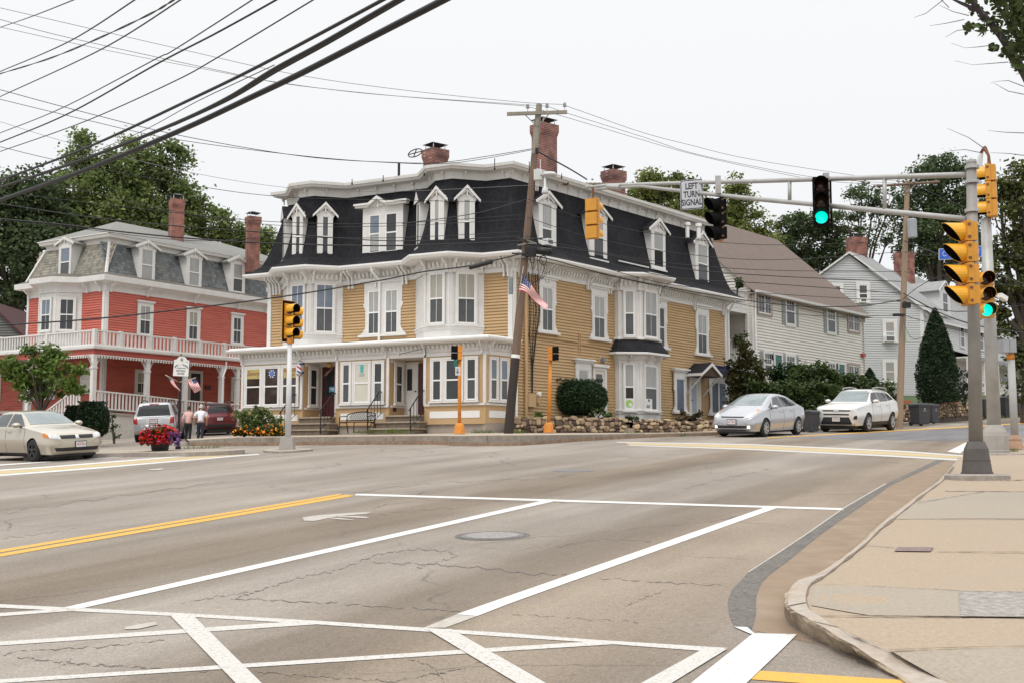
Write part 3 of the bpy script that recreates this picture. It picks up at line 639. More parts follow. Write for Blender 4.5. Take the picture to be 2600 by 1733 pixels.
# two-storey bay
zsk0,zsk1=Fac(bay3[2],bay3[3]).hit(1640,893,.35)[1],Fac(bay3[2],bay3[3]).hit(1640,864)[1]
z3b=FB.hit(1640,1043,.22+q3)[1]
bay(bay3,2.4,zfr+.1,z3b)
g3=Fac(bay3[1],bay3[2]);g3f=Fac(bay3[2],bay3[3])
mb=MB();sweep(mb,bay3,[(.0,zsk1+.1),(.08,zsk1+.1),(.10,zsk1+.02),(.02,zsk1)],False,1)
sweep(mb,bay3,[(.02,zsk1),(.42,zsk0)],False,0);sweep(mb,bay3,[(.42,zsk0),(.44,zsk0-.02),(.44,zsk0-.09),(.36,zsk0-.1),(.12,zsk0-.12),(.08,zsk0-.3),(.03,zsk0-.34),(.0,zsk0-.5)],False,1)
for F,u in along(bay3[1:4],.13):
    mb.M=F.mat();mb.box((u-.03,.05,zsk0-.26),(u+.03,.13,zsk0-.15),1);mb.M=None
for F,u in along(bay3[1:4],.62):bracket(mb,F,u,zsk0-.1,0,.42,.34,.08,1)
mb.build('bay_skirt_roof',[shing,trim],YH)
window(g3,g3.rect(1585,1610,738,853),0,YH,cur,gl_m,.06,munt=0);window(g3f,g3f.rect(1635,1665,741,857),0,YH,cur,gl_m,.07)
window(g3,g3.rect(1585,1610,923,1040),0,YH,cur,gl_d,.06,munt=0);window(g3f,g3f.rect(1635,1665,928,1041),0,YH,cur,gl_m,.07,munt=0)
def card(F,x0,x1,y0,y1,o,m,name,label,cat):
    r=F.rect(x0,x1,y0,y1,o);mb=MB(F.mat());mb.box((r[0],o-.006,r[2]),(r[1],o,r[3]),0)
    return mb,r
def tframe(F,u,z,o):
    R=Vector((F.d[0],F.d[1],0));
    if R.x<0:R=-R
    return frame(F.pt(u,z,o),R,(0,0,1))
paper=mat('poster_paper',(.72,.74,.74),.6,.03);green=mat('poster_green',(.35,.56,.12),.6,.1);dkp=mat('poster_black',(.04,.05,.05),.6,.1)
mb,r=card(g3,1586,1609,1010,1037,.068,paper,'','','');cu_,cz_=(r[0]+r[1])/2,(r[2]+r[3])/2
mb.M=None;Tq=tframe(g3,cu_,cz_,.07);rr_=.42*(r[1]-r[0])
mb.lathe([(0.001,.002),(rr_,.002)],18,1,Tq);mb.lathe([(0.001,.004),(rr_*.5,.004)],10,0,Tq@Matrix.Translation((rr_*.3,-rr_*.25,0)))
tag(mb.build('window_poster',[paper,green]),'white poster with a round green emblem in the lower bay window','poster')
mb,r=card(g3f,1637,1656,1011,1037,.068,paper,'','','');mb.M=None
for k in range(5):mb.box(*[(a) for a in ((-.16+.06*k,-.2+.02*(k%2),0),(-.13+.06*k,-.08+.03*((k*2)%3),.003))],1,tframe(g3f,(r[0]+r[1])/2,(r[2]+r[3])/2,.07))
mb.box((-.02,.1,0),(.1,.2,.003),1,tframe(g3f,(r[0]+r[1])/2,(r[2]+r[3])/2,.07))
tag(mb.build('window_poster',[paper,dkp]),'white poster with black drawing in the right pane of the lower bay','poster')
# eave: frieze, soffit, gutter, dentils, brackets
mb=MB()
sweep(mb,pathE,[(.03,zfr),(.07,zfr),(.07,zfr+.12),(.09,zfr+.15),(.05,zfr+.2),(.05,zg-.12),(.1,zg-.02),(.56,zg-.0),(.56,zg+.02)],False)
for F,u in along(pathE[1:-1],.2):
    mb.M=F.mat();mb.prism([(u-.05,.05,zg-.13),(u-.05,.17,zg-.13),(u-.05,.17,zg-.2),(u-.05,.1,zg-.33),(u-.05,.05,zg-.33)],(.1,0,0));mb.M=None
mb.build('eave',trim,YH)
mb=MB();sweep(mb,pathE,[(.56,zg+.02),(.57,zg),(.66,zg+.01),(.72,zg+.1),(.72,zg+.17),(.66,zg+.17),(.6,zg+.12)],False);mb.build('gutter',sash,YH)
for F,us in ((f1,(.08,.92)),(f1r,(.1,.9)),(f2,(.08,.92)),(f2r,(.1,.9)),(g3,(.12,.9)),(g3f,(.1,.9))):
    for t in us:mb=MB();bracket(mb,F,F.L*t,zg,.05,.55,.42,.1);mb.build('bracket',trim,YH)
for F,us in ((FA,(.25,b2l+.5,(b1r+b2l)/2,b1r-.5,uL-.3,b1l+.2)),(FB,(.35,2.1,5.0,c0-.5,c3+.6,uR-3.2,uR-.4))):
    for u in us:
        for du in (-.08,.1):mb=MB();bracket(mb,F,u+du,zg,.05,.75,.5,.08);mb.build('bracket',trim,YH)
# mansard, top cornice, roof
zm0=zg+.18
mb=MB();sweep(mb,pathA,[(.70,zm0),(.42,zm0+.17),(.2,zm0+.4),(.07,zm0+.75),(-.05,zm0+1.15),(-.22,zm0+1.9),(-.5,zc+.02)],False);
mb.build('mansard_roof',shing,YH)
mb=MB();p3=[FB.xy(c0-.1),FB.xy(c0,.22),FB.xy(c1,.22+q3),FB.xy(c2,.22+q3),FB.xy(c3,.22),FB.xy(c3+.1)]
rimr=[(x,y,zm0) for x,y in miter(p3,.7,False)];toprow=[tuple(FB.pt(c0+(c3-c0)*t,zm0+.55,.05)) for t in (0,.2,.4,.6,.8,1)]
mb.loft([rimr,toprow],0);mb.M=FB.mat();mb.box((c0+.2,.1,zm0+.6),(c3-.3,.16,zm0+.66),1);mb.build('bay_roof',[shing,trim],YH)
mb=MB();sweep(mb,pathA,[(-.52,zc),(-.47,zc),(-.45,zc+.27),(-.40,zc+.30),(-.1,zc+.33),(-.05,zc+.40),(.0,zc+.43),(.02,zc+.55),(-.1,zc+.56)],False)
for F,u in along(pathA[1:-1],.75):
    mb.M=F.mat();mb.box((u-.03,-.46,zc+.02),(u+.03,-.43,zc+.29));mb.box((u-.04,-.43,zc+.21),(u+.04,-.3,zc+.3));mb.box((u-.02,-.36,zc+.14),(u+.02,-.32,zc+.21));mb.M=None
mb.build('cornice',trim,YH)
mb=MB();zt=zc+.55
def pin(P,k):return [P[i] for i in k]
q0=[FA.xy(uL+.0,-.05),FA.xy(0,-.05),FB.xy(uR),BXY];cen=((LXY[0]+RXY[0]+CXY[0]+BXY[0])/4,(LXY[1]+RXY[1]+CXY[1]+BXY[1])/4)
r0=[(x,y,zt) for x,y in (LXY,CXY,RXY,BXY)];r1_=[(lerp(x,cen[0],.62),lerp(y,cen[1],.62),zt+1.35) for x,y in (LXY,CXY,RXY,BXY)]
mb.loft([r0,r1_],0,True);mb.poly(r1_,0)
for bpts,ua,ub in ((bay1,b1r,b1l),(bay2,b2r,b2l)):
    P=[(x,y,zt) for x,y in bpts];tip=FA.pt((ua+ub)/2,zt+.5,-1.3)
    for a,b in zip(P,P[1:]):mb.poly([a,b,tip],0)
mb.build('roof',roofd,YH)
def chimney(par,px0,px1,ytop,zb,Y,rot,cap=True,flare=.06,mat_=None,d=None):
    c=at((px0+px1)/2,ytop,Y);w=(px1-px0)/3000*Y/1.18;d=d or w*.9
    T=Matrix.Translation((c.x,c.y,0))@Matrix.Rotation(rot,4,'Z');mb=MB(T);zt=c.z
    def ring(k,z):return [(sx*(w/2+k),sy*(d/2+k),z) for sx,sy in ((-1,-1),(1,-1),(1,1),(-1,1))]
    H=min(1.,zt-zb)
    mb.loft([ring(0,zb),ring(0,zt-.55*H),ring(flare,zt-.32*H),ring(flare,zt),ring(-.06,zt),ring(-.06,zt-.3)],0,True)
    o=mb.build('chimney',[mat_ or brick],par)
    if cap:
        k=MB(T);hw=w/2+.0
        for sx in (-1,1):
            for sy in (-1,1):k.box((sx*hw*.8-.015,sy*d*.4-.015,zt-.05),(sx*hw*.8+.015,sy*d*.4+.015,zt+.24),0)
        k.loft([[(sx*(hw+.04),sy*(d/2+.04),zt+.23) for sx,sy in ((-1,-1),(1,-1),(1,1),(-1,1))],[(sx*.02,sy*.02,zt+.36) for sx,sy in ((-1,-1),(1,-1),(1,1),(-1,1))]],1,True)
        k.build('chimney_cap',[sash,blackm],o)
    return o
chimney(YH,1078,1133,382,zt-.2,51.5,.7);chimney(YH,1353,1411,319,zt-.2,50.5,.7);chimney(YH,1532,1584,436,zt-.3,57,.7)
mb=MB();p=at(1013,415,50.);mb.tube([(p.x,p.y,zt),(p.x,p.y,p.z)],.055,8,0);mb.tube([(p.x,p.y,zt),(p.x,p.y,zt+.12)],.09,8,1);mb.build('vent_pipe',[blackm,sash],YH)
mb=MB()
for px,py,yy in ((738,478,51),(894,463,49.5),(973,455,48.8),(1077,440,47.8),(1256,425,46),(1344,432,46.5),(1426,447,48.5)):
    p=at(px,py,yy);z=zc+.5
    mb=MB();mb.tube([(p.x,p.y,z),(p.x,p.y,p.z-.12),(p.x,p.y,p.z-.06),(p.x,p.y,p.z)],[.02,.02,.045,.005],6);mb.build('roof_finial',blackm,YH)
mb=MB();a=at(1443,466,49.5);b=at(1533,466,53.5);wood=mat('bare_wood',(.42,.26,.12),.8,.2,6)
for t in (.24,.6,.95):
    p=a.lerp(b,t);mb.box((p.x-.09,p.y-.09,zt-.1),(p.x+.09,p.y+.09,p.z),0)
for t in range(9):
    p=a.lerp(b,t/8);q=p+Vector((-.5,1.4,.12));mb.tube([p,q],.05,4,1)
mb.tube([a+Vector((-.2,0,-.03)),b+Vector((.2,0,-.03))],.06,4,1);mb.build('roof_deck',[wood,mat('grey_wood',(.14,.11,.08),.9,.2,5)],YH)
p=at(1745,573,57)
for dx in (0,.55):
    mb=MB();mb.lathe([(.1,-.6),(.1,.0),(.16,0),(.16,.14),(.0,.18)],10,0,Matrix.Translation((p.x+dx,p.y,p.z-.1*dx)));mb.build('vent_pipe',sash,YH)
# dormers
def dormer(F,x0,x1,yb,ye,ap,gx,gy,of=.1,up=gl_m,lo=gl_d,ov=.22,par=YH,depth=1.3,trim_=None,roof_=None,slim=True,cheek=None):
    """front x0..x1 from yb up to the eave ye, apex ap, glass gx,gy"""
    u=sorted((F.hit(x0,(yb+ye)/2,of)[0],F.hit(x1,(yb+ye)/2,of)[0]));um=sum(u)/2;xm=(x0+x1)/2
    z0=F.hit(xm,yb,of)[1];ze=F.hit(xm,ye,of)[1];za=F.hit(xm,ap,of+.12)[1]
    gu=sorted((F.hit(gx[0],(gy[0]+gy[1])/2,of)[0],F.hit(gx[1],(gy[0]+gy[1])/2,of)[0]));g0=F.hit(xm,gy[1],of)[1];g1=F.hit(xm,gy[0],of)[1]
    mb=MB(F.mat());tk=.05
    hw=(u[1]-u[0])/2+ov;sl=(za-ze)/hw
    zw=ze+ov*sl                                   # wall top where the rafters cross the wall
    mb.box((u[0]+.02,of-depth,z0),(u[1]-.02,of-.03,zw),0)
    body=[(u[0],of-.03,z0),(u[1],of-.03,z0),(u[1],of-.03,zw),(um,of-.03,za-.06),(u[0],of-.03,zw)]
    mb.prism(body,(0,.02,0),0)
    # casing round the glass
    mb.box((u[0],of-.01,z0),(gu[0],of+.03,zw-.02));mb.box((gu[1],of-.01,z0),(u[1],of+.03,zw-.02));mb.box((gu[0],of-.01,g1),(gu[1],of+.03,zw-.02));mb.box((gu[0],of-.01,z0),(gu[1],of+.03,g0))
    mb.box((u[0]-.04,of-.01,z0-.07),(u[1]+.04,of+.1,z0))
    for sg,e_ in ((-1,u[0]),(1,u[1])):            # small scroll under each eave
        mb.prism([(e_,of-.02,zw-.02),(e_+sg*.09,of-.02,zw-.06),(e_+sg*.07,of-.02,zw-.2),(e_,of-.02,zw-.32)],(0,.05,0))
    # roof slabs and bargeboards
    for sg in (-1,1):
        e1=(um+sg*hw,ze);a=(um,za)
        mb.add([(e1[0],of+.12,ze),(um,of+.12,za),(um,of-depth-.9,za),(e1[0],of-depth-.6,ze),(e1[0],of+.12,ze-.05),(um,of+.12,za-.06),(um,of-depth-.9,za-.06),(e1[0],of-depth-.6,ze-.05)],[(0,1,2,3),(7,6,5,4),(0,3,7,4)],1)
        mb.prism([(e1[0],of+.10,ze-.09),(e1[0],of+.10,ze+.02),(um,of+.10,za+.02),(um,of+.10,za-.12)],(0,.045,0),0)
    zk=lerp(zw,za,.45)
    mb.box((um-.025,of+.06,zw-.08),(um+.025,of+.10,za-.08))
    for sg in (-1,1):mb.prism([(um,of+.06,zk-.02),(um,of+.06,zk+.05),(um+sg*hw*.5,of+.06,zw-.04),(um+sg*hw*.42,of+.06,zw-.08)],(0,.035,0))
    d=mb.build('dormer',[trim_ or trim,roof_ or shing],par)
    g=MB(F.mat());s=.03;zm=lerp(g0,g1,.48)
    g.box((gu[0],of,zm-.03),(gu[1],of+.025,zm+.03),2)
    for a,b in ((gu[0],gu[0]+s),(gu[1]-s,gu[1])):g.box((a,of-.005,g0),(b,of+.02,g1),2)
    g.box((gu[0]+s,of-.005,g0),(gu[1]-s,of+.019,g0+s),2);g.box((gu[0]+s,of-.005,g1-s),(gu[1]-s,of+.019,g1),2)
    g.poly([(gu[0],of-.005,g0),(gu[1],of-.005,g0),(gu[1],of-.005,zm),(gu[0],of-.005,zm)],0);g.poly([(gu[0],of-.003,zm),(gu[1],of-.003,zm),(gu[1],of-.003,g1),(gu[0],of-.003,g1)],1)
    g.build('window_sash',[lo,up,sash],d)
    return d
dormer(f1,743,769,660,553,516,(751,762.5),(549,649))
dormer(f1r,805.5,844.5,659,549,513.5,(818,834),(550,649))
dormer(f2,1093.5,1128,626,510,473,(1103,1115.5),(506,614),up=cur)
dormer(f2r,1164,1205,624,508.5,470,(1177,1194),(507,615),up=cur)
dormer(FB,1367,1411,638,519,484,(1376,1401),(518,640),up=cur,ov=.3)
dormer(FB,1495,1540,659,549,514,(1507,1532),(545,655),up=cur,ov=.3)
dormer(FB,1653,1688.5,684,588,554,(1660,1684),(589,678),up=cur,ov=.3)
dormer(FB,1765,1798,723,621,587,(1772,1796),(622,714),up=cur,ov=.3)
# left cheek dormers of the bays (on the facets that turn away)
for Fl,zr in ((f1l,f1.rect(751,762.5,549,649)),(f2l,f2.rect(1103,1115.5,506,614))):
    mb=MB(Fl.mat());um=Fl.L/2;mb.box((um-.3,-1.0,zm0+.45),(um+.3,.12,zr[3]+.05),0);mb.box((um-.32,.1,zm0+.4),(um+.32,.2,zm0+.46))
    for sg in (-1,1):mb.prism([(um,.22,zr[3]+.62),(um+sg*.55,.22,zr[3]+.05),(um+sg*.55,.22,zr[3]-.02),(um,.22,zr[3]+.54)],(0,-1.9,0),1)
    mb.prism([(um-.5,.16,zr[3]+.05),(um+.5,.16,zr[3]+.05),(um,.16,zr[3]+.56)],(0,.05,0),0)
    d=mb.build('dormer',[trim,shing],YH);g=MB(Fl.mat());g.poly([(um-.1,.125,zr[2]),(um+.1,.125,zr[2]),(um+.1,.125,zr[3]-.05),(um-.1,.125,zr[3]-.05)]);g.build('window_sash',gl_d,d)
# wide dormer in the middle
of=.1;mb=MB(FA.mat());u=sorted((FA.hit(922,600,of)[0],FA.hit(1024,600,of)[0]));z0=FA.hit(973,651,of)[1];ze=FA.hit(973,521,of)[1]-.05;za=FA.hit(965,498,of+.1)[1];um=FA.hit(965,510,of)[0]
mb.box((u[0],of-1.3,z0),(u[1],of,ze),0);mb.box((u[0]-.05,of,z0-.08),(u[1]+.05,of+.1,z0),0)
wl=FA.rect(938.5,966,547,643,of);wr=FA.rect(980,1009.5,540,640,of);zz0,zz1=(wl[2]+wr[2])/2,(wl[3]+wr[3])/2
for a,b in ((u[0],wr[0]),(wr[1],wl[0]),(wl[1],u[1])):mb.box((a,of,z0),(b,of+.04,ze))
for w_ in (wl,wr):mb.box((w_[0],of,zz1),(w_[1],of+.04,ze));mb.box((w_[0],of,z0),(w_[1],of+.04,zz0))
hw=(FA.hit(944,520,of)[0]-FA.hit(989,520,of)[0])/2
for a,b in ((u[0]-.28,um-hw*.95),(um+hw*.95,u[1]+.28)):
    mb.box((a,of,ze-.02),(b,of+.24,ze+.07));mb.box((a-.04,of,ze+.07),(b+.04,of+.3,ze+.15));mb.box((a-.04,of-1.9,ze+.13),(b+.04,of,ze+.19),1)
mb.prism([(um-hw,of,ze),(um+hw,of,ze),(um,of,za-.1)],(0,.1,0),0)
for sg in (-1,1):
    mb.prism([(um+sg*hw*1.05,of+.1,ze+.0),(um+sg*hw*1.05,of+.1,ze+.14),(um,of+.1,za),(um,of+.1,za-.14)],(0,.18,0),0)
    mb.add([(um+sg*hw*1.05,of+.27,ze+.145),(um,of+.27,za+.005),(um,of-2.,za+.005),(um+sg*hw*1.05,of-2.,ze+.145)],[(0,1,2,3)],1)
mb.box((um-.025,of+.1,ze-.05),(um+.025,of+.16,za-.1))
for sg in (-1,1):mb.prism([(um,of+.1,ze+.22),(um,of+.1,ze+.3),(um+sg*hw*.6,of+.1,ze+.06),(um+sg*hw*.5,of+.1,ze+.02)],(0,.04,0))
d=mb.build('dormer',[trim,shing],YH)
for w_,up_,lo_ in ((wl,gl_s,cur),(wr,gl_d,gl_m)):window(FA,(w_[0],w_[1],zz0,zz1),of,d,up_,lo_,0,munt=0,name='window_sash')
# downspouts, conduit and meter boxes on the side wall
mb=MB();ud=FA.hit(967,800)[0]
mb.tube([FA.pt(ud+.1,zg+.05,.62),FA.pt(ud+.1,zg-.15,.55),FA.pt(ud,zg-.5,.12),FA.pt(ud,6.35,.12)],.055,8);mb.build('downspout',sash,YH);mb=MB()
mb.tube([FB.pt(uR-.1,zg,.6),FB.pt(uR+.05,zg-.6,.1),FB.pt(uR+.05,2.9,.1)],.055,8);mb.build('downspout',sash,YH)
mb=MB();ux=FB.hit(1331,1000)[0];xx=FB.pt(ux,0,.1)
mb.tube([FB.pt(ux,2.8,.1),FB.pt(ux,zg-.9,.1)],.07,8);mb.tube([FB.pt(ux+.1,2.8,.08),FB.pt(ux+.1,3.3,.08)],.1,8)
r=FB.rect(1333,1352,998,1032);mb.M=FB.mat();mb.box((r[0],0,r[2]),(r[1],.2,r[3]));r=FB.rect(1357,1366,1003,1022);mb.box((r[0],0,r[2]),(r[1],.15,r[3]));mb.lathe([(0,.0),(.1,0),(.1,.12),(0,.14)],10,1,Matrix.Translation((r[0]+.1,.1,r[3]+.05))@Matrix.Rotation(-1.57,4,'X'));mb.M=None
ca=FB.hit(1350,852)[0];cz=FB.hit(1350,852)[1];ce=FB.hit(1550,880)[0]
mb.tube([FB.pt(ux,cz,.06),FB.pt(ca,cz,.06),FB.pt(FB.hit(1465,868)[0],cz-.02,.06)],.04,6);mb.tube([FB.pt(FB.hit(1470,870)[0],cz-.08,.06),FB.pt(ce,cz-.16,.06)],.035,6)
for px in (1468,1472):mb.tube([FB.pt(FB.hit(px,870)[0],cz+.35,.06),FB.pt(FB.hit(px,870)[0],cz-.45,.06)],.025,6)
mb.build('conduit',[yelp,sash],YH)
mb=MB();rw=random.Random(4)
for k in range(8):
    mb=MB();u_=ux+.35+rw.uniform(-.3,.35);mb.tube([FB.pt(u_+rw.uniform(-.1,.1),zg-.5,.15),FB.pt(u_+rw.uniform(-.15,.15),7.6,.22),FB.pt(u_,6.6,.12),FB.pt(ux+.42+rw.uniform(-.05,.05),5.2,.08),FB.pt(ux+.42+rw.uniform(-.03,.03),4.3,.08)],.010+.006*rw.random(),5);mb.build('service_cable',blackm,YH)
# ground-floor openings of the side wall
window(FB,FB.rect(1466,1491,938,1046),0,YH,cur,gl_m,.2,'fancy',munt=0)
def door(F,r,o,par,col,glass=None,gm=None,case=.12,hood=0.,knob=1):
    u0,u1,z0,z1=r;mb=MB(F.mat());c=case
    if o==0:o=.032
    if c:
        mb.box((u0-c,o,z0),(u0,o+.07,z1+c),1);mb.box((u1,o,z0),(u1+c,o+.07,z1+c),1);mb.box((u0,o,z1),(u1,o+.069,z1+c),1)
    if hood:mb.box((u0-c-.08,o,z1+c),(u1+c+.08,o+.16,z1+c+hood),1)
    mb.box((u0,o,z0),(u1,o+.03,z1),0)
    if glass:
        a,b,zz0,zz1=glass
        for p,q,s_,t_ in ((a-.03,b+.03,zz0-.03,zz0),(a-.03,b+.03,zz1,zz1+.03),(a-.03,a,zz0,zz1),(b,b+.03,zz0,zz1)):mb.box((p,o+.03,s_),(q,o+.045,t_),0)
    else:
        zz0=lerp(z0,z1,.45)
    for i in (0,1):   # lower panels
        a_,b_=lerp(u0,u1,.14+.4*i),lerp(u0,u1,.46+.4*i);mb.box((a_,o+.03,z0+.2),(b_,o+.037,max(z0+.3,min(zz0-.1,z0+.75))),0)
    d=mb.build('door',[col,trim],par)
    if glass:
        g=MB(F.mat());g.poly([(a,o+.034,zz0),(b,o+.034,zz0),(b,o+.034,zz1),(a,o+.034,zz1)]);g.build('pane',gm or gl_d,d)
    k=MB(F.mat());ku=u0+.07 if knob>0 else u1-.07;k.tube([(ku,o+.03,lerp(z0,z1,.48)),(ku,o+.09,lerp(z0,z1,.48))],[.022,.035],8);k.build('door_handle',blackm,d)
    return d
cream=mat('cream_paint',(.66,.61,.52),.5,.04)
rd=FB.rect(1507,1532,940,1060);gd=FB.rect(1510,1526,949,1010)
door(FB,rd,.0,YH,cream,(gd[0],gd[1],gd[2],gd[3]),gl_m,.14,.12)
window(FB,FB.rect(1711,1732,960,1044),.1,YH,gl_s,gl_s,.18,'fancy',munt=0,mid=0)
rd=FB.rect(1751,1772,965,1062);gd=FB.rect(1753,1765.5,972,1055);door(FB,rd,.0,YH,cream,gd,mat('glass_pale_blue',(.38,.42,.5),.15,.1),.14)
window(FB,FB.rect(1801,1838,970,1050),.1,YH,gl_s,gl_s,.18,'fancy',munt=0,mid=0,split=(0,.5,1))
# small gabled hood over the door
mb=MB(FB.mat());um=(rd[0]+rd[1])/2;ze=FB.hit(1763,943,1.0)[1];za=FB.hit(1786,917,1.0)[1];hw=.95
for sg in (-1,1):
    mb.add([(um+sg*hw,1.05,ze),(um,1.05,za),(um,0,za),(um+sg*hw,0,ze)],[(0,1,2,3)],1)
    mb.prism([(um+sg*hw,1.0,ze-.14),(um+sg*hw,1.0,ze-.005),(um,1.0,za-.005),(um,1.0,za-.16)],(0,.06,0),0)
    mb.box((um+sg*hw-.03,0,ze-.14),(um+sg*hw+.03,1.0,ze-.01),0)
    mb.tube([(um+sg*.8,.95,ze-.12),(um+sg*.8,.05,ze-1.0)],.04,4,0)
mb.prism([(um-hw,.02,ze-.1),(um+hw,.02,ze-.1),(um,.02,za-.05)],(0,.03,0),2);mb.prism([(um-hw+.05,.0,ze-.12),(um+hw-.05,.0,ze-.12),(um,.0,za-.08)],(0,.98,0),2,True)
mb.build('door_hood',[trim,shing,mat('dark_soffit',(.06,.035,.025),.8,.2)],YH)
mb=MB(FB.mat());r=FB.rect(1574.5/1,1582,907,916);u_,z_=FB.hit(1521,912);mb.box((u_-.06,0,z_-.1),(u_+.06,.05,z_+.15),0);mb.lathe([(.02,.12),(.1,.05),(.1,-.1),(0,-.16)],10,1,Matrix.Translation((u_+.12,.16,z_)));mb.build('wall_lamp',[yelp,gl_s],YH)
# hanging blue sign
r=FB.rect(1816,1861,929,951,.9);mb=MB(FB.mat());u_=FB.hit(1838,940,.6)[0]
zz=FB.hit(1838,940,.9);mb.box((r[0],.88,r[2]),(r[1],.93,r[3]),0);mb.M=None
gold=mat('sign_gold',(.10,.085,.075),.5,.1)
for k,(t_,s_) in enumerate((('THE',.2),('MERRIMACK',.22),('ROOM',.22))):
    text(mb,t_,s_*.9,tframe(FB,(r[0]+r[1])/2,lerp(r[3],r[2],.2+.3*k),.933),1,'CENTER',.003,.9)
mb.M=FB.mat();mb.tube([(r[0]+.1,.9,r[3]),(r[0]+.1,0,r[3]+.1)],.015,5,2);mb.tube([(r[1]-.1,.9,r[3]),(r[1]-.1,0,r[3]+.1)],.015,5,2)
tag(mb.build('hanging_sign',[mat('sign_navy',(.006,.014,.065),.4,.15),gold,blackm]),'dark blue hanging sign with dim lettering at the far end of the yellow house','sign')
# ---------------------------------------------------------------- shopfront porch of the yellow house
uE=FP.hit(612,960)[0]
zgp=FP.hit(905,880,.35)[1];zsill=FP.hit(1231,1021.5)[1];zskt=FP.hit(1234,1071.5)[1]
ra=[FP.hit(x,980)[0] for x in (769.5,853.5)];rb2=[FP.hit(x,980)[0] for x in (988,1078)]
segs=[(0,rb2[1]),(rb2[0],ra[1]),(ra[0],uE)]
dep=1.62
mb=MB(FP.mat())
zft=zgp-.16
for a,b in segs:mb.box((a,-dep,zskt),(b,0,zft),0);mb.box((a,-dep,2.2),(b,-.06,zskt),1)
for a,b in ((rb2[1],rb2[0]),(ra[1],ra[0])):
    mb.box((a,-dep,2.4),(b,-1.2,zft),0);mb.box((a,-1.2,zft-.34),(b,-.14,zft),2);mb.box((a,-.139,zft-.34),(b,.0,zft),2)
mb.build('porch_wall',[yelp,stone_f,trim],YH)
# porch side wall (turned along the right-hand street)
mb=MB();pth=[FP.xy(uE,-dep),FP.xy(uE),FP.xy(0),FS.xy(1.66)]
sweep(mb,pth,[(0,zft-.34),(.03,zft-.34),(.03,zft-.2),(.07,zft-.18),(.03,zft-.14),(.03,zgp-.06),(.34,zgp),(.34,zgp+.02)],False,0)
sweep(mb,pth,[(.34,zgp+.02),(.35,zgp),(.42,zgp+.01),(.47,zgp+.08),(.47,zgp+.14),(.4,zgp+.15),(.36,zgp+.2),(-1.7,zgp+.34)],False,1)
for F,u in along(pth[1:],.2):
    mb.M=F.mat();mb.prism([(u-.045,.03,zgp-.07),(u-.045,.14,zgp-.07),(u-.045,.14,zgp-.12),(u-.045,.06,zgp-.24),(u-.045,.03,zgp-.24)],(.09,0,0),0);mb.M=None
for F,us in ((FP,(.12,rb2[1]-.05,rb2[0]+.12,ra[1]-.05,ra[0]+.12,uE-.12)),(FS,(.15,1.5))):
    for u in us:bracket(mb,F,u,zgp,.03,.45,.3,.06,0)
mb.build('porch_eave',[trim,sash],YH)
# sill band, skirting panels, white posts
for a,b in segs:
    mb=MB(FP.mat());mb.box((a,0,zsill-.08),(b,.07,zsill),0)
    mb.box((a+.25,0,zskt+.2),(b-.25,.02,zskt+.47),1)
    mb.box((a,0,zskt-.04),(b,.03,zskt+.02),2);mb.box((a,0,zskt+.02),(b,.004,zsill-.08),2);mb.build('porch_skirting',[trim,sash,yelp,stone_f],YH)
mb=MB(FS.mat());mb.box((0,0,2.2),(1.64,-.2,zskt),3);mb.box((.001,-.02,zskt),(1.64,0.004,zft),2);mb.box((0,0.004,zsill-.08),(1.64,.07,zsill),0);mb.box((.2,.004,zskt+.2),(1.5,.02,zskt+.47),1)
mb.build('porch_skirting',[trim,sash,yelp,stone_f],YH)
for px in (618,767,857,986,1080,1231.5):
    mb=MB(FP.mat());u_=FP.hit(px,960)[0];mb.box((u_-.06,0,zsill),(u_+.06,.06,zft-.3));mb.build('porch_post',trim,YH)
for (x0,x1,y0,y1,u_,l_) in ((627,664,924,1031,gl_shop,gl_shop),(673,709.5,922,1029.5,gl_shop,gl_shop),(719,756.5,920,1029,gl_shop,gl_shop),(871.5,890.5,914.5,1022.5,gl_m,gl_m),(901,939.5,913,1022,blind,blind),(951,973,911,1020.5,gl_d,gl_m),(1099.5,1122.5,902.5,1018.5,gl_d,gl_d),(1133,1174.5,901,1017,gl_d,gl_d),(1186.5,1211,899,1015,gl_d,gl_m)):
    r=FP.rect(x0,x1,y0,y1);r=(r[0],r[1],zsill+.12,r[3] if 0 else 5.53)
    window(FP,r,.0,YH,u_,l_,.09,'plain',munt=0,mid=.5)
for x0,x1 in ((1244,1261),(1270,1288)):
    r=FS.rect(x0,x1,900,1015);window(FS,(r[0],r[1],zsill+.12,5.53),.004,YH,gl_s,gl_m,.07,munt=0)
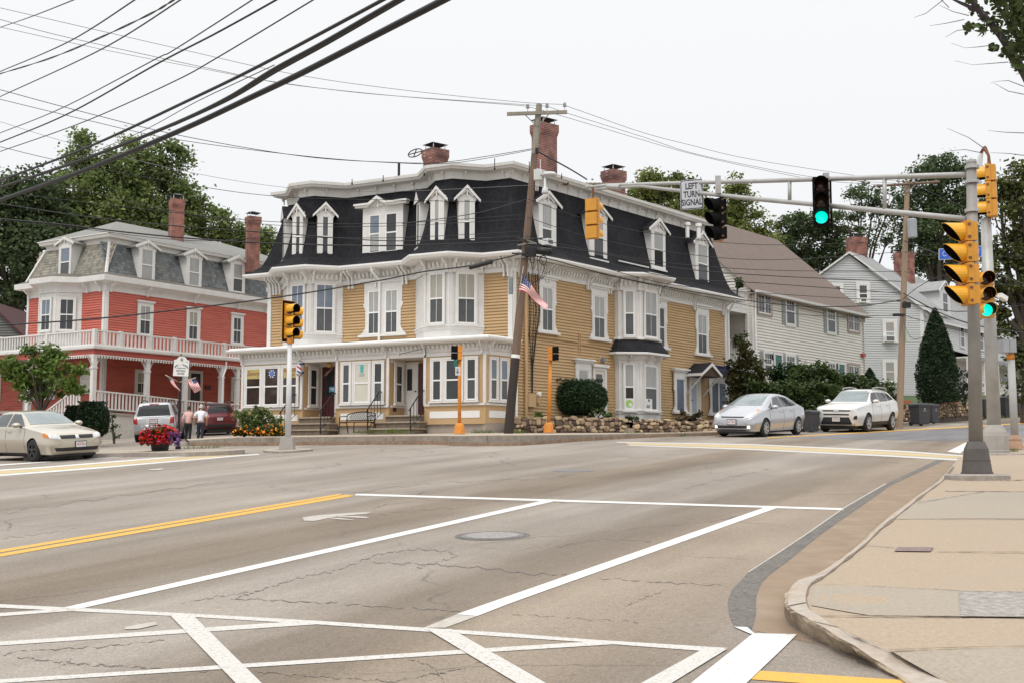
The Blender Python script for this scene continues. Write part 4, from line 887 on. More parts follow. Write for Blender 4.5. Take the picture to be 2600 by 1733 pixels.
# recessed doors
zfl=FP.hit(835,1060,-1.2)[1]
for (a,b) in (ra,rb2):
    lo,hi=min(a,b),max(a,b)
    Fw=Fac(FP.xy(hi-.004,-.1),FP.xy(hi-.004,-1.2),False)
    if (Fw.n[0]*-FP.d[0]+Fw.n[1]*-FP.d[1])<0:Fw.n=(-Fw.n[0],-Fw.n[1])
    w=window(Fw,(.3,.78,zsill+.1,5.45),.0,YH,gl_d,gl_d,.12,munt=0)
    mb=MB(Fw.mat());mb.box((.02,0,zsill-.08),(1.1,.05,zsill),0);mb.build('recess_sill',[trim,sash],YH);mb=MB(Fw.mat());mb.box((0,0,zft-.5),(1.1,.02,zft-.3),0);mb.build('recess_trim',[trim,sash],YH)
    st_=MB(FP.mat());n=3;zg_=Zb-.02;hh=(zfl-zg_)/n
    st_.box((lo,-1.2,2.3),(hi,.02,zfl),0)
    st_.build('door_landing',mat('step_stone',(.33,.27,.2),.9,.15,4,bump=.4),YH)
    for k in range(n):
        st_=MB(FP.mat());zt=zfl-hh*k-.012*k-.004;a_,b_=lo-.15*(k>0),hi+.35*(k>0)
        st_.box((a_+.03,.03-.03*(k==0),2.3),(b_-.03,.34*(k+1)-.05,zt-.06),1);st_.box((a_,.03,zt-.06),(b_,.34*(k+1),zt),0);st_.build('step',[mat('step_stone'),mat('step_riser_shaded',(.16,.125,.095),.95,.25,4,bump=.4)],YH)  # risers use a darker copy of the tread stone, shading put into the colour
r=FP.rect(819,852,930,1060,-1.2);r=(r[0],r[1],zfl,r[3]);wd=r[1]-r[0]
d1=door(FP,r,-1.2,YH,maroon,(r[0]+.12,r[1]-.12,lerp(r[2],r[3],.42),r[3]-.15),gl_d,.13)
r=FP.rect(1033,1061,925,1056,-1.2);r=(r[0],r[1],zfl,r[3]);door(FP,r,-1.2,YH,sash,(r[0]+.25,r[0]+.5,lerp(r[2],r[3],.5),lerp(r[2],r[3],.92)),gl_d,.1)
r=FP.rect(1064,1077,922,1056,-1.2);r=(r[0],r[1],zfl,r[3]);door(FP,r,-1.15,YH,maroon,None,None,0)
u_,z_=FP.hit(836,911,-.6);mb=MB(FP.mat());mb.lathe([(.06,0),(.16,-.06),(.14,-.14),(.03,-.2),(0,-.2)],12,0,Matrix.Translation((u_,-.6,zft-.34)));mb.build('ceiling_lamp',mat('amber_glass',(.5,.3,.1),.3,.1),YH)
u_,z_=FP.hit(1078,890,.1);mb=MB(FP.mat());mb.tube([(u_,.05,z_-.25),(u_,.12,z_+.2)],.04,6);mb.tube([(u_,.1,z_+.1),(u_+.9,.5,z_-.12)],.012,5);mb.tube([(u_+.9,.5,z_-.05),(u_+.9,.5,z_-.2)],.01,5);mb.build('sign_arm',blackm,YH)
mb=MB(FP.mat());u_,z_=FP.hit(1010,1037,-.9);mb.box((u_-.2,-.5,z_-.12),(u_+.2,-.3,z_+.1));mb.build('mail_box',blackm,YH)
mb=MB();mb.tube([FB.pt(.07,zgp+.1,.12),FB.pt(.07,2.7,.12)],.05,8);mb.build('downspout',sash,YH)
# railings at the steps
for lo,hi,xs in ((min(ra),max(ra),(740,738)),(min(rb2),max(rb2),(0,0))):
    for u_ in (lo-.02,hi+.3):
        mb=MB(FP.mat())
        top=[(u_,.02,zfl+.95),(u_,.25,zfl+.95),(u_,1.05,Zb+.95),(u_,1.15,Zb+.85)]
        mb.tube(top,.024,6);mb.tube([(u_,.02,zfl+.15),(u_,1.05,Zb+.18)],.012,5);mb.tube([(u_,1.05,Zb),(u_,1.05,Zb+.95)],.024,6)
        for k in range(4):
            o_=.15+.22*k;zt_=lerp(zfl+.95,Zb+.95,max(0,(o_-.25)/.8));mb.tube([(u_,o_,lerp(zfl+.15,Zb+.18,o_/1.05)),(u_,o_,zt_)],.012,5)
        rail=mb.build('stair_railing',blackm)
        side='left' if u_>lo+.1 else 'right'
        which='the barber shop steps' if lo>5 else 'the white door steps'
        tag(rail,'black iron railing on the %s side of %s'%(side,which),'railing','iron stair railings at the porch')
# barber pole
p=FP.pt(FP.hit(760,935,.25)[0],0,.25);z0=FP.hit(760,952,.25)[1];z1=FP.hit(760,916,.25)[1]
BP=empty('barber_pole',(p.x,p.y,z0),0,'red white and blue striped barber pole on the shop wall','barber pole')
mb=MB();n=32;m_=24;R=.095
vs=[];H=z1-z0;zz0,zz1=z0+.12*H,z0+.84*H
for j in range(m_+1):
    for i in range(n):
        a=2*math.pi*i/n;vs.append((p.x+R*math.cos(a),p.y+R*math.sin(a),lerp(zz0,zz1,j/m_)))
for j in range(m_):
    for i in range(n):
        s=((i/n)*1.0+j/m_*1.15)%1;mi={0:0,1:1,2:0,3:2}[int(s*4)]
        mb.add([vs[j*n+i],vs[j*n+(i+1)%n],vs[(j+1)*n+(i+1)%n],vs[(j+1)*n+i]],[(0,1,2,3)],mi)
mb.build('striped_cylinder',[mat('bp_white',(.8,.8,.8),.3,.02),mat('bp_red',(.5,.02,.03),.3,.05),mat('bp_blue',(.03,.06,.3),.3,.05)],BP)
chrome=mat('chrome',(.55,.56,.57),.22,.1,metal=.9)
T=Matrix.Translation((p.x,p.y,0));mb=MB();mb.lathe([(0,z0-.02),(.1,z0-.02),(.13,z0+.05),(.13,zz0),(.1,zz0+.01)],16,0,T);mb.lathe([(.1,zz1-.01),(.13,zz1),(.12,zz1+.06),(.09,z1-.02),(.0,z1+.06)],16,0,T);mb.build('end_cap',chrome,BP)
mb=MB(FP.mat());u_=FP.hit(760,935,.25)[0];mb.box((u_-.06,0,z0+.1),(u_+.06,.2,z0+.16));mb.box((u_-.06,0,z1-.12),(u_+.06,.2,z1-.06));mb.build('wall_bracket',blackm,BP)
# signs behind the shop windows
sgy=mat('sign_yellow',(.46,.36,.13),.5,.1);sgr=mat('sign_maroon',(.16,.03,.03),.5,.1);sgb=mat('sign_blue',(.05,.1,.35),.5,.1)
def wsign(x0,x1,y0,y1,lines,label,shear=0.,size=.26):
    r=FP.rect(x0,x1,y0,y1,.03);mb=MB(FP.mat());mb.box((r[0],.062,r[2]),(r[1],.07,r[3]),0);mb.M=None
    for k,t_ in enumerate(lines):
        T=tframe(FP,(r[0]+r[1])/2,lerp(r[3],r[2],(k+.5)/len(lines)),.073)@Matrix(((1,shear,0,0),(0,1,0,0),(0,0,1,0),(0,0,0,1)))
        text(mb,t_,size,T,1,'CENTER',.002,.8)
    tag(mb.build('window_sign',[sgy,sgr]),label,'sign')
wsign(629.5,662,934,961,['Savony'],'yellow sign with maroon script in the leftmost shop window',.3,.3)
wsign(722,754,933,958,['BARBER','SHOP'],'yellow sign with maroon capitals in the shop window by the barber pole',0,.22)
r=FP.rect(686,698,938,958,.03);T=tframe(FP,(r[0]+r[1])/2,(r[2]+r[3])/2,.07);mb=MB();R=(r[3]-r[2])/2
for k in range(16):
    a=2*math.pi*k/16;mb.box((R*.62,-R*.13,0),(R,R*.13,.003),k%2,T@Matrix.Rotation(a,4,'Z')@Matrix(((1,0,0,0),(.35,1,0,0),(0,0,1,0),(0,0,0,1))))
mb.lathe([(.001,.003),(R*.6,.003)],16,2,T);tag(mb.build('window_sign',[mat('bp_white'),sgb,mat('sign_blue2',(.1,.2,.5),.5,.2)]),'round blue and white rosette sign in the middle shop window','sign')
teal=mat('teal_print',(.05,.42,.40),.5,.1);r=FP.rect(909,931,917,948,.03);T=tframe(FP,(r[0]+r[1])/2,(r[2]+r[3])/2,.07);mb=MB();h=(r[3]-r[2])/2
for yy,ra_ in ((.55,.3),(.0,.34),(-.5,.3)):mb.lathe([(.001,.002+abs(yy)*.001),(ra_*h,.002+abs(yy)*.001)],14,0,T@Matrix.Translation((0,yy*h,0)))
mb.box((-.8*h,.75*h,.0),(.8*h,.83*h,.002),0,T)
for k in range(3):mb.box((-.55*h,(-1.0-.18*k)*h,.0),(.55*h,(-.94-.18*k)*h,.0015),1,T)
tag(mb.build('window_decal',[teal,mat('pale_teal',(.38,.5,.46),.5,.05)]),'teal ornament printed on the white blind in the middle window','decal')
r=FP.rect(836,851,980,994,-1.12);mb=MB(FP.mat());mb.box((r[0],-1.13,r[2]),(r[1],-1.12,r[3]),0);mb.box((r[0]+.05,-1.12,r[2]+.05),(r[1]-.15,-1.117,r[2]+.12),1);mb.box((r[0]+.04,-1.12,r[3]-.12),(r[1]-.04,-1.117,r[3]-.06),1)
tag(mb.build('door_sign',[mat('sky_sign',(.12,.36,.62),.4,.05),paper]),'small light blue sign on the maroon barber shop door','sign')
# ---------------------------------------------------------------- stone wall, yard and plants base
rk=mat('field_stone',(.30,.215,.145),.9,.45,1.4,bump=.7,bscale=12,island=.8)
WL=[(1304,1097,45.55),(1500,1096.5,47.6),(1585,1096,48.6)];WR=[(1612,1096,48.9),(1700,1096,49.9),(1880,1093,52.3)]
def stonewall(pts,tops,name,label,rnd):
    P=[at(*p) for p in pts];mb=MB();L_=0
    core=MB();hs=[at(p[0],t,p[2]).z-q.z for p,t,q in zip(pts,tops,P)]
    for i in range(len(P)-1):
        a,b=P[i],P[i+1];F=Fac((a.x,a.y),(b.x,b.y));core.M=F.mat();core.add([(0,-.05,a.z-.4),(F.L,-.05,b.z-.4),(F.L,-.05,b.z+hs[i+1]-.03),(0,-.05,a.z+hs[i]-.03),(0,-.4,a.z+hs[i]-.03),(F.L,-.4,b.z+hs[i+1]-.03)],[(0,1,2,3),(3,2,5,4)])
        z=0;Hm=(hs[i]+hs[i+1])/2
        while z<Hm-.02:
            rh=min(rnd.uniform(.11,.2),Hm-z+.04);u=rnd.uniform(-.1,.0)
            while u<F.L:
                w=rnd.choice((rnd.uniform(.10,.2),rnd.uniform(.16,.34),rnd.uniform(.2,.42)));zz=lerp(a.z,b.z,u/F.L)+z+rnd.uniform(-.04,.05);n=7
                c=(u+w/2,zz+rh/2);pts_=[];rh_=rh*rnd.uniform(.85,1.45);tl=rnd.uniform(-.25,.25)
                for k in range(n):
                    q=2*math.pi*k/n+.4;pts_.append((c[0]+w*.53*math.copysign(abs(math.cos(q))**.6,math.cos(q))*rnd.uniform(.86,1.),c[1]+tl*(w*.4*math.cos(q))+rh_*.53*math.copysign(abs(math.sin(q))**.6,math.sin(q))*rnd.uniform(.72,1.)))
                o1=rnd.uniform(.02,.09)
                vs=[F.pt(x,y,-.06) for x,y in pts_]+[F.pt(c[0]+(x-c[0])*.93,c[1]+(y-c[1])*.93,o1*.7) for x,y in pts_]+[F.pt(c[0]+(x-c[0])*.6,c[1]+(y-c[1])*.6,o1) for x,y in pts_]
                mb.add(vs,[(k,(k+1)%n,n+(k+1)%n,n+k) for k in range(n)]+[(n+k,n+(k+1)%n,2*n+(k+1)%n,2*n+k) for k in range(n)]+[tuple(range(2*n,3*n))])
                u+=w
            z+=rh
    W_=core.build(name,mat('wall_mortar',(.12,.095,.075),.95,.2,4));tag(W_,label,'stone wall')
    mb.build('stone',rk,W_)
    return P,hs
rs=random.Random(12)
PL,hL=stonewall(WL,(1063,1058,1062),'stone_wall','low field stone wall under the round boxwood bush',rs)
PR,hR=stonewall(WR,(1068,1066,1066),'stone_wall','low field stone wall between the steps and the silver hatchback',rs)
soil=mat('yard_soil',(.07,.055,.035),.95,.3,3,bump=.6,bscale=20)
mb=MB();f=[PL[0]+Vector((0,0,hL[0]-.04)),PL[1]+Vector((0,0,hL[1]-.04)),PL[2]+Vector((0,0,hL[2]-.04)),PR[0]+Vector((0,0,hR[0]-.04)),PR[1]+Vector((0,0,hR[1]-.04)),PR[2]+Vector((0,0,hR[2]-.04))]
bk2=[FB.pt(u,3.15+.02*u,0) for u in (.3,3.5,5,6,9,17)]
bw=[p+Vector((-FB.n[0]*.2,-FB.n[1]*.2,0)) for p in f]
mb.loft([bw,bk2]);st(mb.build('yard',soil))
mb=MB();a,b=PL[2],PR[0];Fs=Fac((a.x,a.y),(b.x,b.y))
for k in range(3):mb.M=Fs.mat();mb.box((-.02,-.35*(k+1),a.z-.3),(Fs.L+.02,-.35*k,a.z+.17*(k+1)),0)
tag(mb.build('garden_steps',mat('step_stone')),'three stone garden steps in the gap of the field stone wall','steps')
# ---------------------------------------------------------------- the red house
red=mat('red_clapboard',(.54,.14,.10),.7,.08,1.2,dirt=((.33,.075,.055),1.8,.65),stretch=(.4,.4,3))
redp=mat('red_paint',(.40,.085,.065),.7,.1,2)
slate=mat('slate_grey',(.125,.135,.135),.75,.14,1.1,island=.32,dirt=((.2,.19,.165),.5,.9))
slate2=mat('slate_tan',(.24,.225,.185),.75,.14,1.1,island=.3,dirt=((.28,.2,.15),.9,.8))
slroof=mat('grey_roof_shingle',(.215,.21,.195),.9,.15,8,bump=.4,bscale=20)
brick2=brickmat('brick_chimney',(.30,.085,.055),(.2,.06,.045),(.34,.27,.23))
VCp=at(237,960,57.);VC=(VCp.x,VCp.y);aR,aLq=math.radians(34.3),math.radians(58.4)
dR=(math.sin(aR),math.cos(aR));dL=(-math.sin(aLq),math.cos(aLq));nR=(dR[1],-dR[0]);nL=(-dL[1]*1.,dL[0]);nL=(-.524,-.852)
vv=2.4;MC=(VC[0]-(nR[0]+nL[0])*vv,VC[1]-(nR[1]+nL[1])*vv)
RR=Fac(MC,(MC[0]+dR[0],MC[1]+dR[1]));RL=Fac(MC,(MC[0]+dL[0],MC[1]+dL[1]))
VR=Fac(VC,(VC[0]+dR[0],VC[1]+dR[1]));VL=Fac(VC,(VC[0]+dL[0],VC[1]+dL[1]))
RH=empty('red_house',(MC[0],MC[1],2.5),0,'coral red clapboard house with grey slate mansard roof and white balcony','house')
uRR=17.;uRL=RL.hit(70,800)[0]
zge=RR.hit(266,711,.5)[1];zfr_r=RR.hit(400,756)[1];zct=RR.hit(500,655,-.5)[1]
rl0=RL.hit(208,800)[0];rq=solveq(RL,143,rl0,1);rfr=rl0+rq;rfl=RL.hit(98,800,rq)[0];rl1=rfl+rq
rbay=[RL.xy(rl1),RL.xy(rfl,rq),RL.xy(rfr,rq),RL.xy(rl0)]
LXr,RXr=RL.xy(uRL),RR.xy(uRR);BXr=(LXr[0]+RXr[0]-MC[0],LXr[1]+RXr[1]-MC[1])
zb0=2.2;zdk_=VR.hit(237,884)[1]
mb=MB();mb.loft([[(x,y,zb0) for x,y in (LXr,MC,RXr,BXr,LXr)],[(x,y,zge) for x,y in (LXr,MC,RXr,BXr,LXr)]],0)
mb.M=RL.mat();clap(mb,0,uRL,zb0,zfr_r+.05,.13);mb.M=RR.mat();clap(mb,0,uRR,zb0,zfr_r+.05,.13);mb.build('wall',red,RH)
mb=MB(RL.mat());clap(mb,uRL,14.,zb0,zdk_-.02,.13);mb.box((uRL,-2,zb0),(14.,0,zdk_-.02));mb.build('lower_wall',red,RH)
for F,u,sg,w in ((RL,0,1,.16),(RL,uRL,-1,.16),(RR,0,1,.16)):
    mb=MB(F.mat());mb.box((u,0,zb0),(u+sg*w,.07,zfr_r));mb.build('corner_board',trim,RH)
zdk=VR.hit(237,884)[1]     # balcony deck underside
bay(rbay,zdk,zfr_r+.3,RL.hit(160,842,rq)[1]-.6,RH)
k1=Fac(rbay[1],rbay[2]);k2=Fac(rbay[2],rbay[3])
window(k1,k1.rect(107,130,760,840),0,RH,gl_s,gl_d,.08);window(k2,k2.rect(151,188,759,839),0,RH,gl_d,gl_d,.1)
for F,x0,x1 in ((k1,103,131),(k2,148,195)):
    r=F.rect(x0,x1,733,739);mb=MB(F.mat());mb.box((r[0],0,r[2]),(r[1],.02,r[3]));mb.build('bay_panel',red,RH)
for x0,x1,y0,y1,u_ in ((353,380.5,776,850,cur),(477,500.5,791,863,curc),(590,610.5,806,872,gl_m)):
    window(RR,RR.rect(x0,x1,y0,y1),0,RH,u_,gl_m,.16,hood=.08)
for x0,x1,y0,y1,u_ in ((346,370,944,998,curc),(589,603,962,1015,gl_m),(197,226,940,992,blind)):
    window(RR if x0>300 else RL,(RR.rect(x0,x1,y0,y1) if x0>300 else (.6,1.5,RR.rect(346,370,944,998)[2],RR.rect(346,370,944,998)[3])),0,RH,u_,gl_d if x0>300 else u_,.14)
r=RR.rect(481,506,947,1018);door(RR,r,0,RH,mat('dark_door',(.02,.02,.02),.4,.2),(r[0]+.15,r[1]-.15,r[2]+.8,r[3]-.2),gl_d,.16)
mb=MB(RR.mat());r=RR.rect(519,534,978,988);mb.box((r[0],.03,r[2]),(r[1],.08,r[3]));mb.build('wall_plaque',maroon,RH)
for a,b in ((1.6,2.6),(3.1,4.1),(6.2,7.2),(8.,9.)):
    z0=RL.hit(110,1010)[1];window(RL,(a+2.2,b+2.2,z0,z0+1.9),0,RH,gl_d,gl_d,.16)
# upper eave
path=[BXr,LXr]+rbay+[MC,RXr]
mb=MB();sweep(mb,path,[(.03,zfr_r),(.05,zfr_r),(.05,zge-.1),(.1,zge-.02),(.45,zge),(.45,zge+.02),(.5,zge+.02),(.52,zge+.3),(.45,zge+.32)],False);mb.build('eave',trim,RH)
mb=MB();pth0=[BXr,LXr,MC,RXr]
sweep(mb,path,[(.5,zge+.3),(.1,zge+.5),(-.5,zge+.62)],False);mb.build('eave_roof',mat('brown_roofing',(.13,.115,.095),.9,.2,6,bump=.4),RH)
for F,u in ((RR,.25),(RR,RR.hit(372,745)[0]),(RR,RR.hit(492,762)[0]),(RR,RR.hit(602,776)[0]),(RL,.3),(RL,rl0-.5),(RL,uRL-.2),(RR,RR.hit(673,783)[0])):
    mb=MB();bracket(mb,F,u,zge,.05,.5,.38,.1);mb.build('bracket',trim,RH)
for px in (560,):pass
# mansard with hexagonal slates
zs0=zge+.45;os0,os1=.05,-.62
def slates(F,u0,u1,m,rnd):
    mb=MB(F.mat());S_=.115;H=math.hypot(zct-zs0,os0-os1);vx=(os1-os0)/H;vz=(zct-zs0)/H
    mb.poly([(u0,os0-.03,zs0),(u1,os0-.03,zs0),(u1,os1-.03,zct),(u0,os1-.03,zct)])
    rows=int(H/(S_*1.5))+2;nx=int((u1-u0)/(S_*1.732))+2
    for j in range(rows):
        for i in range(nx):
            cu=u0+(i+.5*(j%2))*S_*1.732*1.0;t=(j+.3)*S_*1.5
            if cu<u0+.1 or cu>u1-.05 or t>H-.05:continue
            vs=[]
            for k in range(6):
                q=math.pi/6+k*math.pi/3;x=cu+S_*.95*math.cos(q);y=t+S_*.97*math.sin(q)
                lift=.016-.01*math.sin(q)+rnd.uniform(0,.004)
                vs.append((x,os0+vx*y+lift*vz,zs0+vz*y-lift*vx))
            c=len(vs);lo=[(p[0],p[1]-.02,p[2]) for p in vs]
            mb.add(vs+lo,[(0,1,2,3,4,5)]+[(k,6+k,6+(k+1)%6,(k+1)%6) for k in range(6)])
    return mb.build('slate_roof',m,RH)
rs=random.Random(8);slates(RL,0,uRL,slate2,rs);slates(RR,0,uRR,slate,rs)
mb=MB()
for a,b in ((MC,0),):
    P0=[(x,y,zs0-.05) for x,y in miter(pth0,os0+.05,False)];P1=[(x,y,zct) for x,y in miter(pth0,os1+.06,False)]
    for i in (1,2):
        p,q=Vector(P0[i]),Vector(P1[i]);mb.tube([p,q],.085,4)
mb.build('hip_trim',trim,RH)
mb=MB();sweep(mb,pth0,[(os1-.02,zct-.03),(os1+.04,zct),(os1+.06,zct+.22),(os1+.3,zct+.26),(os1+.34,zct+.4),(os1+.4,zct+.44),(os1+.36,zct+.48)],False);mb.build('cornice',trim,RH)
zr=zct+.48;rp=miter(pth0+[BXr],os1+.36,False)
e=[Vector((x,y,zr)) for x,y in rp[:4]];e=[Vector((*RL.xy(uRL-.2,-.25),zr)),Vector((*RL.xy(.22,-.25),zr)),Vector((*RR.xy(uRR,-.25),zr)),Vector((*BXr,zr))]
ra_=at(297,563,64.5);rr_=Vector((ra_.x+dR[0]*7,ra_.y+dR[1]*7,ra_.z))
mb=MB();mb.poly([e[0],e[1],ra_]);mb.poly([e[1],e[2],rr_,ra_]);mb.poly([e[2],e[3],rr_]);mb.poly([e[3],e[0],ra_,rr_]);mb.build('roof',slroof,RH)
chimney(RH,431,468,508,zr-.3,66,.6,True,.03,brick2);chimney(RH,626,660,552,zr-1.0,68,.6,True,.06,brick2)
dormer(RL,150,181,700,620,602,(154,177),(630,699),.15,gl_s,gl_m,.28,RH,1.2,None,slroof)
dormer(RR,352,393,714,630,610,(359,388),(634,709),.15,cur,cur,.28,RH,1.2,None,slroof)
dormer(RR,472.5,511.5,731,652,632,(480,506),(655,726),.15,cur,cur,.28,RH,1.2,None,slroof)
dormer(RR,584,621.5,747,668,648,(592,616),(671,741),.15,cur,gl_m,.28,RH,1.2,None,slroof)
# veranda and balcony
zrl=VR.hit(237,836)[1];zfl_r=zdk-2.95+.35
zfl_r=VR.hit(237,1034)[1]
mb=MB();vp=[VL.xy(14),VC,VR.xy(13.2)]
inn=[RL.xy(14,0),MC,RR.xy(13.2,0)]
for z,t in ((zdk,.12),):
    mb.loft([[(x,y,z) for x,y in vp],[(x,y,z) for x,y in inn]],1);mb.loft([[(x,y,z+t) for x,y in vp],[(x,y,z+t) for x,y in inn]],1)
sweep(mb,vp,[(0,zdk),(.12,zdk),(.14,zdk+.05),(.14,zdk+.16),(0,zdk+.2)],False,0)
sweep(mb,vp,[(.0,zdk-.3),(.02,zdk-.3),(.02,zdk),(.0,zdk)],False,2)
mb.build('balcony_deck',[trim,mat('porch_ceiling',(.5,.49,.46),.7,.05),redp],RH)
mb=MB()
for F,Ln in ((VR,13.),(VL,3.)):
    mb.M=F.mat();k=0
    while k*.17<Ln:mb.box((k*.17+.03,.02,zdk-.42),(k*.17+.11,.05,zdk-.29));k+=1
    mb.box((0,.0,zdk-.31),(Ln,.045,zdk-.27))
mb.build('valance',trim,RH)
def railing(F,us,zt,zb,name,par,post=True,step=.17,o=0.,m=None):
    """rail between two stations us=(u0,u1), heights at both ends"""
    mb=MB(F.mat());u0,u1=us
    def bx(ua,ub,za,zb_,w,h):
        mb.add([(ua,o-w,za-h),(ub,o-w,zb_-h),(ub,o+w,zb_-h),(ua,o+w,za-h),(ua,o-w,za),(ub,o-w,zb_),(ub,o+w,zb_),(ua,o+w,za)],[(0,1,2,3),(4,7,6,5),(0,4,5,1),(3,2,6,7),(0,3,7,4),(1,5,6,2)])
    bx(u0,u1,zt[0],zt[1],.06,.07);bx(u0,u1,zb[0]+.1,zb[1]+.1,.04,.07)
    n=max(1,int(abs(u1-u0)/step))
    for i in range(n):
        u=lerp(u0,u1,(i+.5)/n);f=(i+.5)/n
        mb.box((u-.035,o-.03,lerp(*zb,f)+.05),(u+.035,o+.03,lerp(*zt,f)-.03))
    return mb.build(name,m or trim,par)
zbt=zdk+.14
us=[0]+[VR.hit(x,870)[0] for x in (306,381,443,507,570)]+[13.2]
for a,b in zip(us,us[1:]):railing(VR,(a+.07,b-.07),(zrl,zrl),(zbt,zbt),'balcony_railing',RH,step=.21)
uls=[0]+[VL.hit(x,870)[0] for x in (120,0)]+[10.5]
for a,b in zip(uls,uls[1:]):railing(VL,(a+.07,b-.07),(zrl,zrl),(zbt,zbt),'balcony_railing',RH,step=.21)
for F,u in [(VR,u) for u in us]+[(VL,u) for u in uls[1:]]:
    mb=MB(F.mat());mb.box((u-.08,-.08,zbt-.1),(u+.08,.08,zrl+.04));mb.build('balcony_post',trim,RH)
pp=[VR.hit(x,960)[0] for x in (240,376,473,565)]
for F,u in [(VR,u) for u in pp]+[(VR,VR.hit(605,960)[0]),(VL,5.)]:
    mb=MB(F.mat());mb.box((u-.11,-.2,2.),(u+.11,.02,zdk-.3));mb.box((u-.15,-.23,zdk-.95),(u+.15,.04,zdk-.88))
    for sg in (-1,1):mb.prism([(u+sg*.1,-.13,zdk-.85),(u+sg*.1,-.13,zdk-.7),(u+sg*.42,-.13,zdk-.38),(u+sg*.6,-.13,zdk-.31),(u+sg*.42,-.13,zdk-.31),(u+sg*.3,-.13,zdk-.42)],(0,.08,0))
    mb.build('veranda_post',trim,RH)
tops=[VR.hit(x,y)[1] for x,y in ((240,989),(376,1003),(473,1014.5),(565,1022),(612,1025))];up_=pp+[VR.hit(612,1000)[0]]
for i in range(4):railing(VR,(up_[i]+.12,up_[i+1]-.12),(tops[i],tops[i+1]),(tops[i]-.92,tops[i+1]-.92),'veranda_railing',RH,step=.2)
mb=MB();pf=[(up_[0]-.2,tops[0]-1.),(up_[1],tops[1]-1.),(up_[2],tops[2]-1.),(up_[3],tops[3]-1.),(13.,tops[4]-1.)]
for (a,za),(b,zb_) in zip(pf,pf[1:]):
    mb.M=VR.mat();mb.add([(a,.04,za),(b,.04,zb_),(b,-2.3,zb_),(a,-2.3,za),(a,.04,za-.12),(b,.04,zb_-.12)],[(0,1,2,3),(4,5,1,0)],0)
    mb.add([(a,.0,1.6),(b,.0,1.6),(b,.0,zb_-.1),(a,.0,za-.1)],[(0,1,2,3)],1)
mb.M=VL.mat();mb.box((0,-2.3,zfl_r-.15),(12,0,zfl_r-.02),0);mb.box((0,-.3,1.6),(12,-.1,zfl_r-.14),2)
mb.build('veranda_floor',[mat('deck_board',(.33,.29,.25),.8,.15,3),mat('whitewashed_wall',(.55,.53,.49),.85,.1,1.2,dirt=((.36,.33,.28),1.4,.6)),redp],RH)
# stairs rail to the left of the corner post
railing(VL,(.1,3.4),(zfl_r+1.1,zfl_r-.5),(zfl_r+.2,zfl_r-1.4),'stair_railing',RH,step=.2,o=.6)
mb=MB(VR.mat());u_=VR.hit(572,940)[0];mb.tube([(u_,.05,zdk-.05),(u_,.05,zdk-.4),(u_-.25,.1,zdk-.9),(u_-.25,.1,2.3)],.05,8);mb.build('downspout',sash,RH)
# ---------------------------------------------------------------- houses on the right
bsid=mat('beige_siding',(.66,.63,.575),.6,.04,1.2);gsid=mat('grey_siding',(.50,.50,.50),.6,.04,1.2)
broof=mat('brown_shingle',(.15,.112,.092),.9,.14,2.2,bump=.4,bscale=22,dirt=((.14,.105,.095),.7,.8));groof=mat('light_grey_shingle',(.27,.27,.27),.9,.14,3,bump=.4,bscale=22)
taup=mat('taupe_trim',(.33,.265,.225),.6,.06,3);shut=mat('green_grey_shutter',(.26,.285,.26),.6,.06,3);teald=mat('teal_door',(.02,.13,.115),.45,.1)
b0=at(1908,800,62.8);aBH=math.radians(40.3);dH=(math.sin(aBH),math.cos(aBH));gH=(-dH[1],dH[0])
BF=Fac((b0.x,b0.y),(b0.x+dH[0],b0.y+dH[1]));uBH=BF.hit(2193,870)[0];zeB=BF.hit(1917,727,.35)[1]
BH=empty('beige_house',(b0.x,b0.y,3.2),0,'long beige sided house with a brown shingle roof and green shutters','house')
wB=11.8
BG=Fac((b0.x,b0.y),(b0.x+gH[0],b0.y+gH[1]));ap_=at(1966,613,BF.xy(uBH,-wB/2)[1]);zrB=ap_.z
mb=MB();zb0=2.6
P4=[BF.xy(0),BF.xy(uBH),BF.xy(uBH,-wB),BF.xy(0,-wB),BF.xy(0)]
mb.loft([[(x,y,zb0) for x,y in P4],[(x,y,zeB) for x,y in P4]],0)
mb.M=BF.mat();clap(mb,0,uBH,zb0,zeB,.16)
hf=wB/2
def gl(F,w,ze,zr_):
    return (lambda z:0 if z<=ze else (z-ze)/(zr_-ze)*w/2),(lambda z:w if z<=ze else w-(z-ze)/(zr_-ze)*w/2)
a_,c_=gl(BG,wB,zeB,zrB);mb.M=BG.mat();clap(mb,0,wB,zb0,zrB-.05,.16,.0,0,a_,c_);mb.M=None
for uu in (0.,uBH):mb.poly([(*BF.xy(uu,0),zeB),(*BF.xy(uu,-wB),zeB),(*BF.xy(uu,-hf),zrB)])
mb.build('wall',bsid,BH)
def gableroof(F,u0,u1,w,ze,zr_,ov,eo,m,par,th=.14,tm=None,dv=None):
    """ridge along F at depth w/2; dv = plan direction of the ridge if not F's"""
    mb=MB();sl=(zr_-ze)/(w/2)
    for sg in (1,-1):
        o_e=eo if sg>0 else -w-eo
        A=[F.pt(u0-ov,ze-sl*eo,o_e),F.pt(u1+ov,ze-sl*eo,o_e),F.pt(u1+ov,zr_,-w/2),F.pt(u0-ov,zr_,-w/2)]
        up_=Vector((0,0,th));mb.add(A+[p+up_ for p in A],[(4,5,6,7),(3,2,1,0)],0);mb.add(A+[p+up_ for p in A],[(0,1,5,4),(1,2,6,5),(3,0,4,7)],1)
    return mb.build('roof',[m,tm or trim],par)
gableroof(BF,0,uBH,wB,zeB,zrB,.25,.4,broof,BH,.14,taup)
mb=MB();
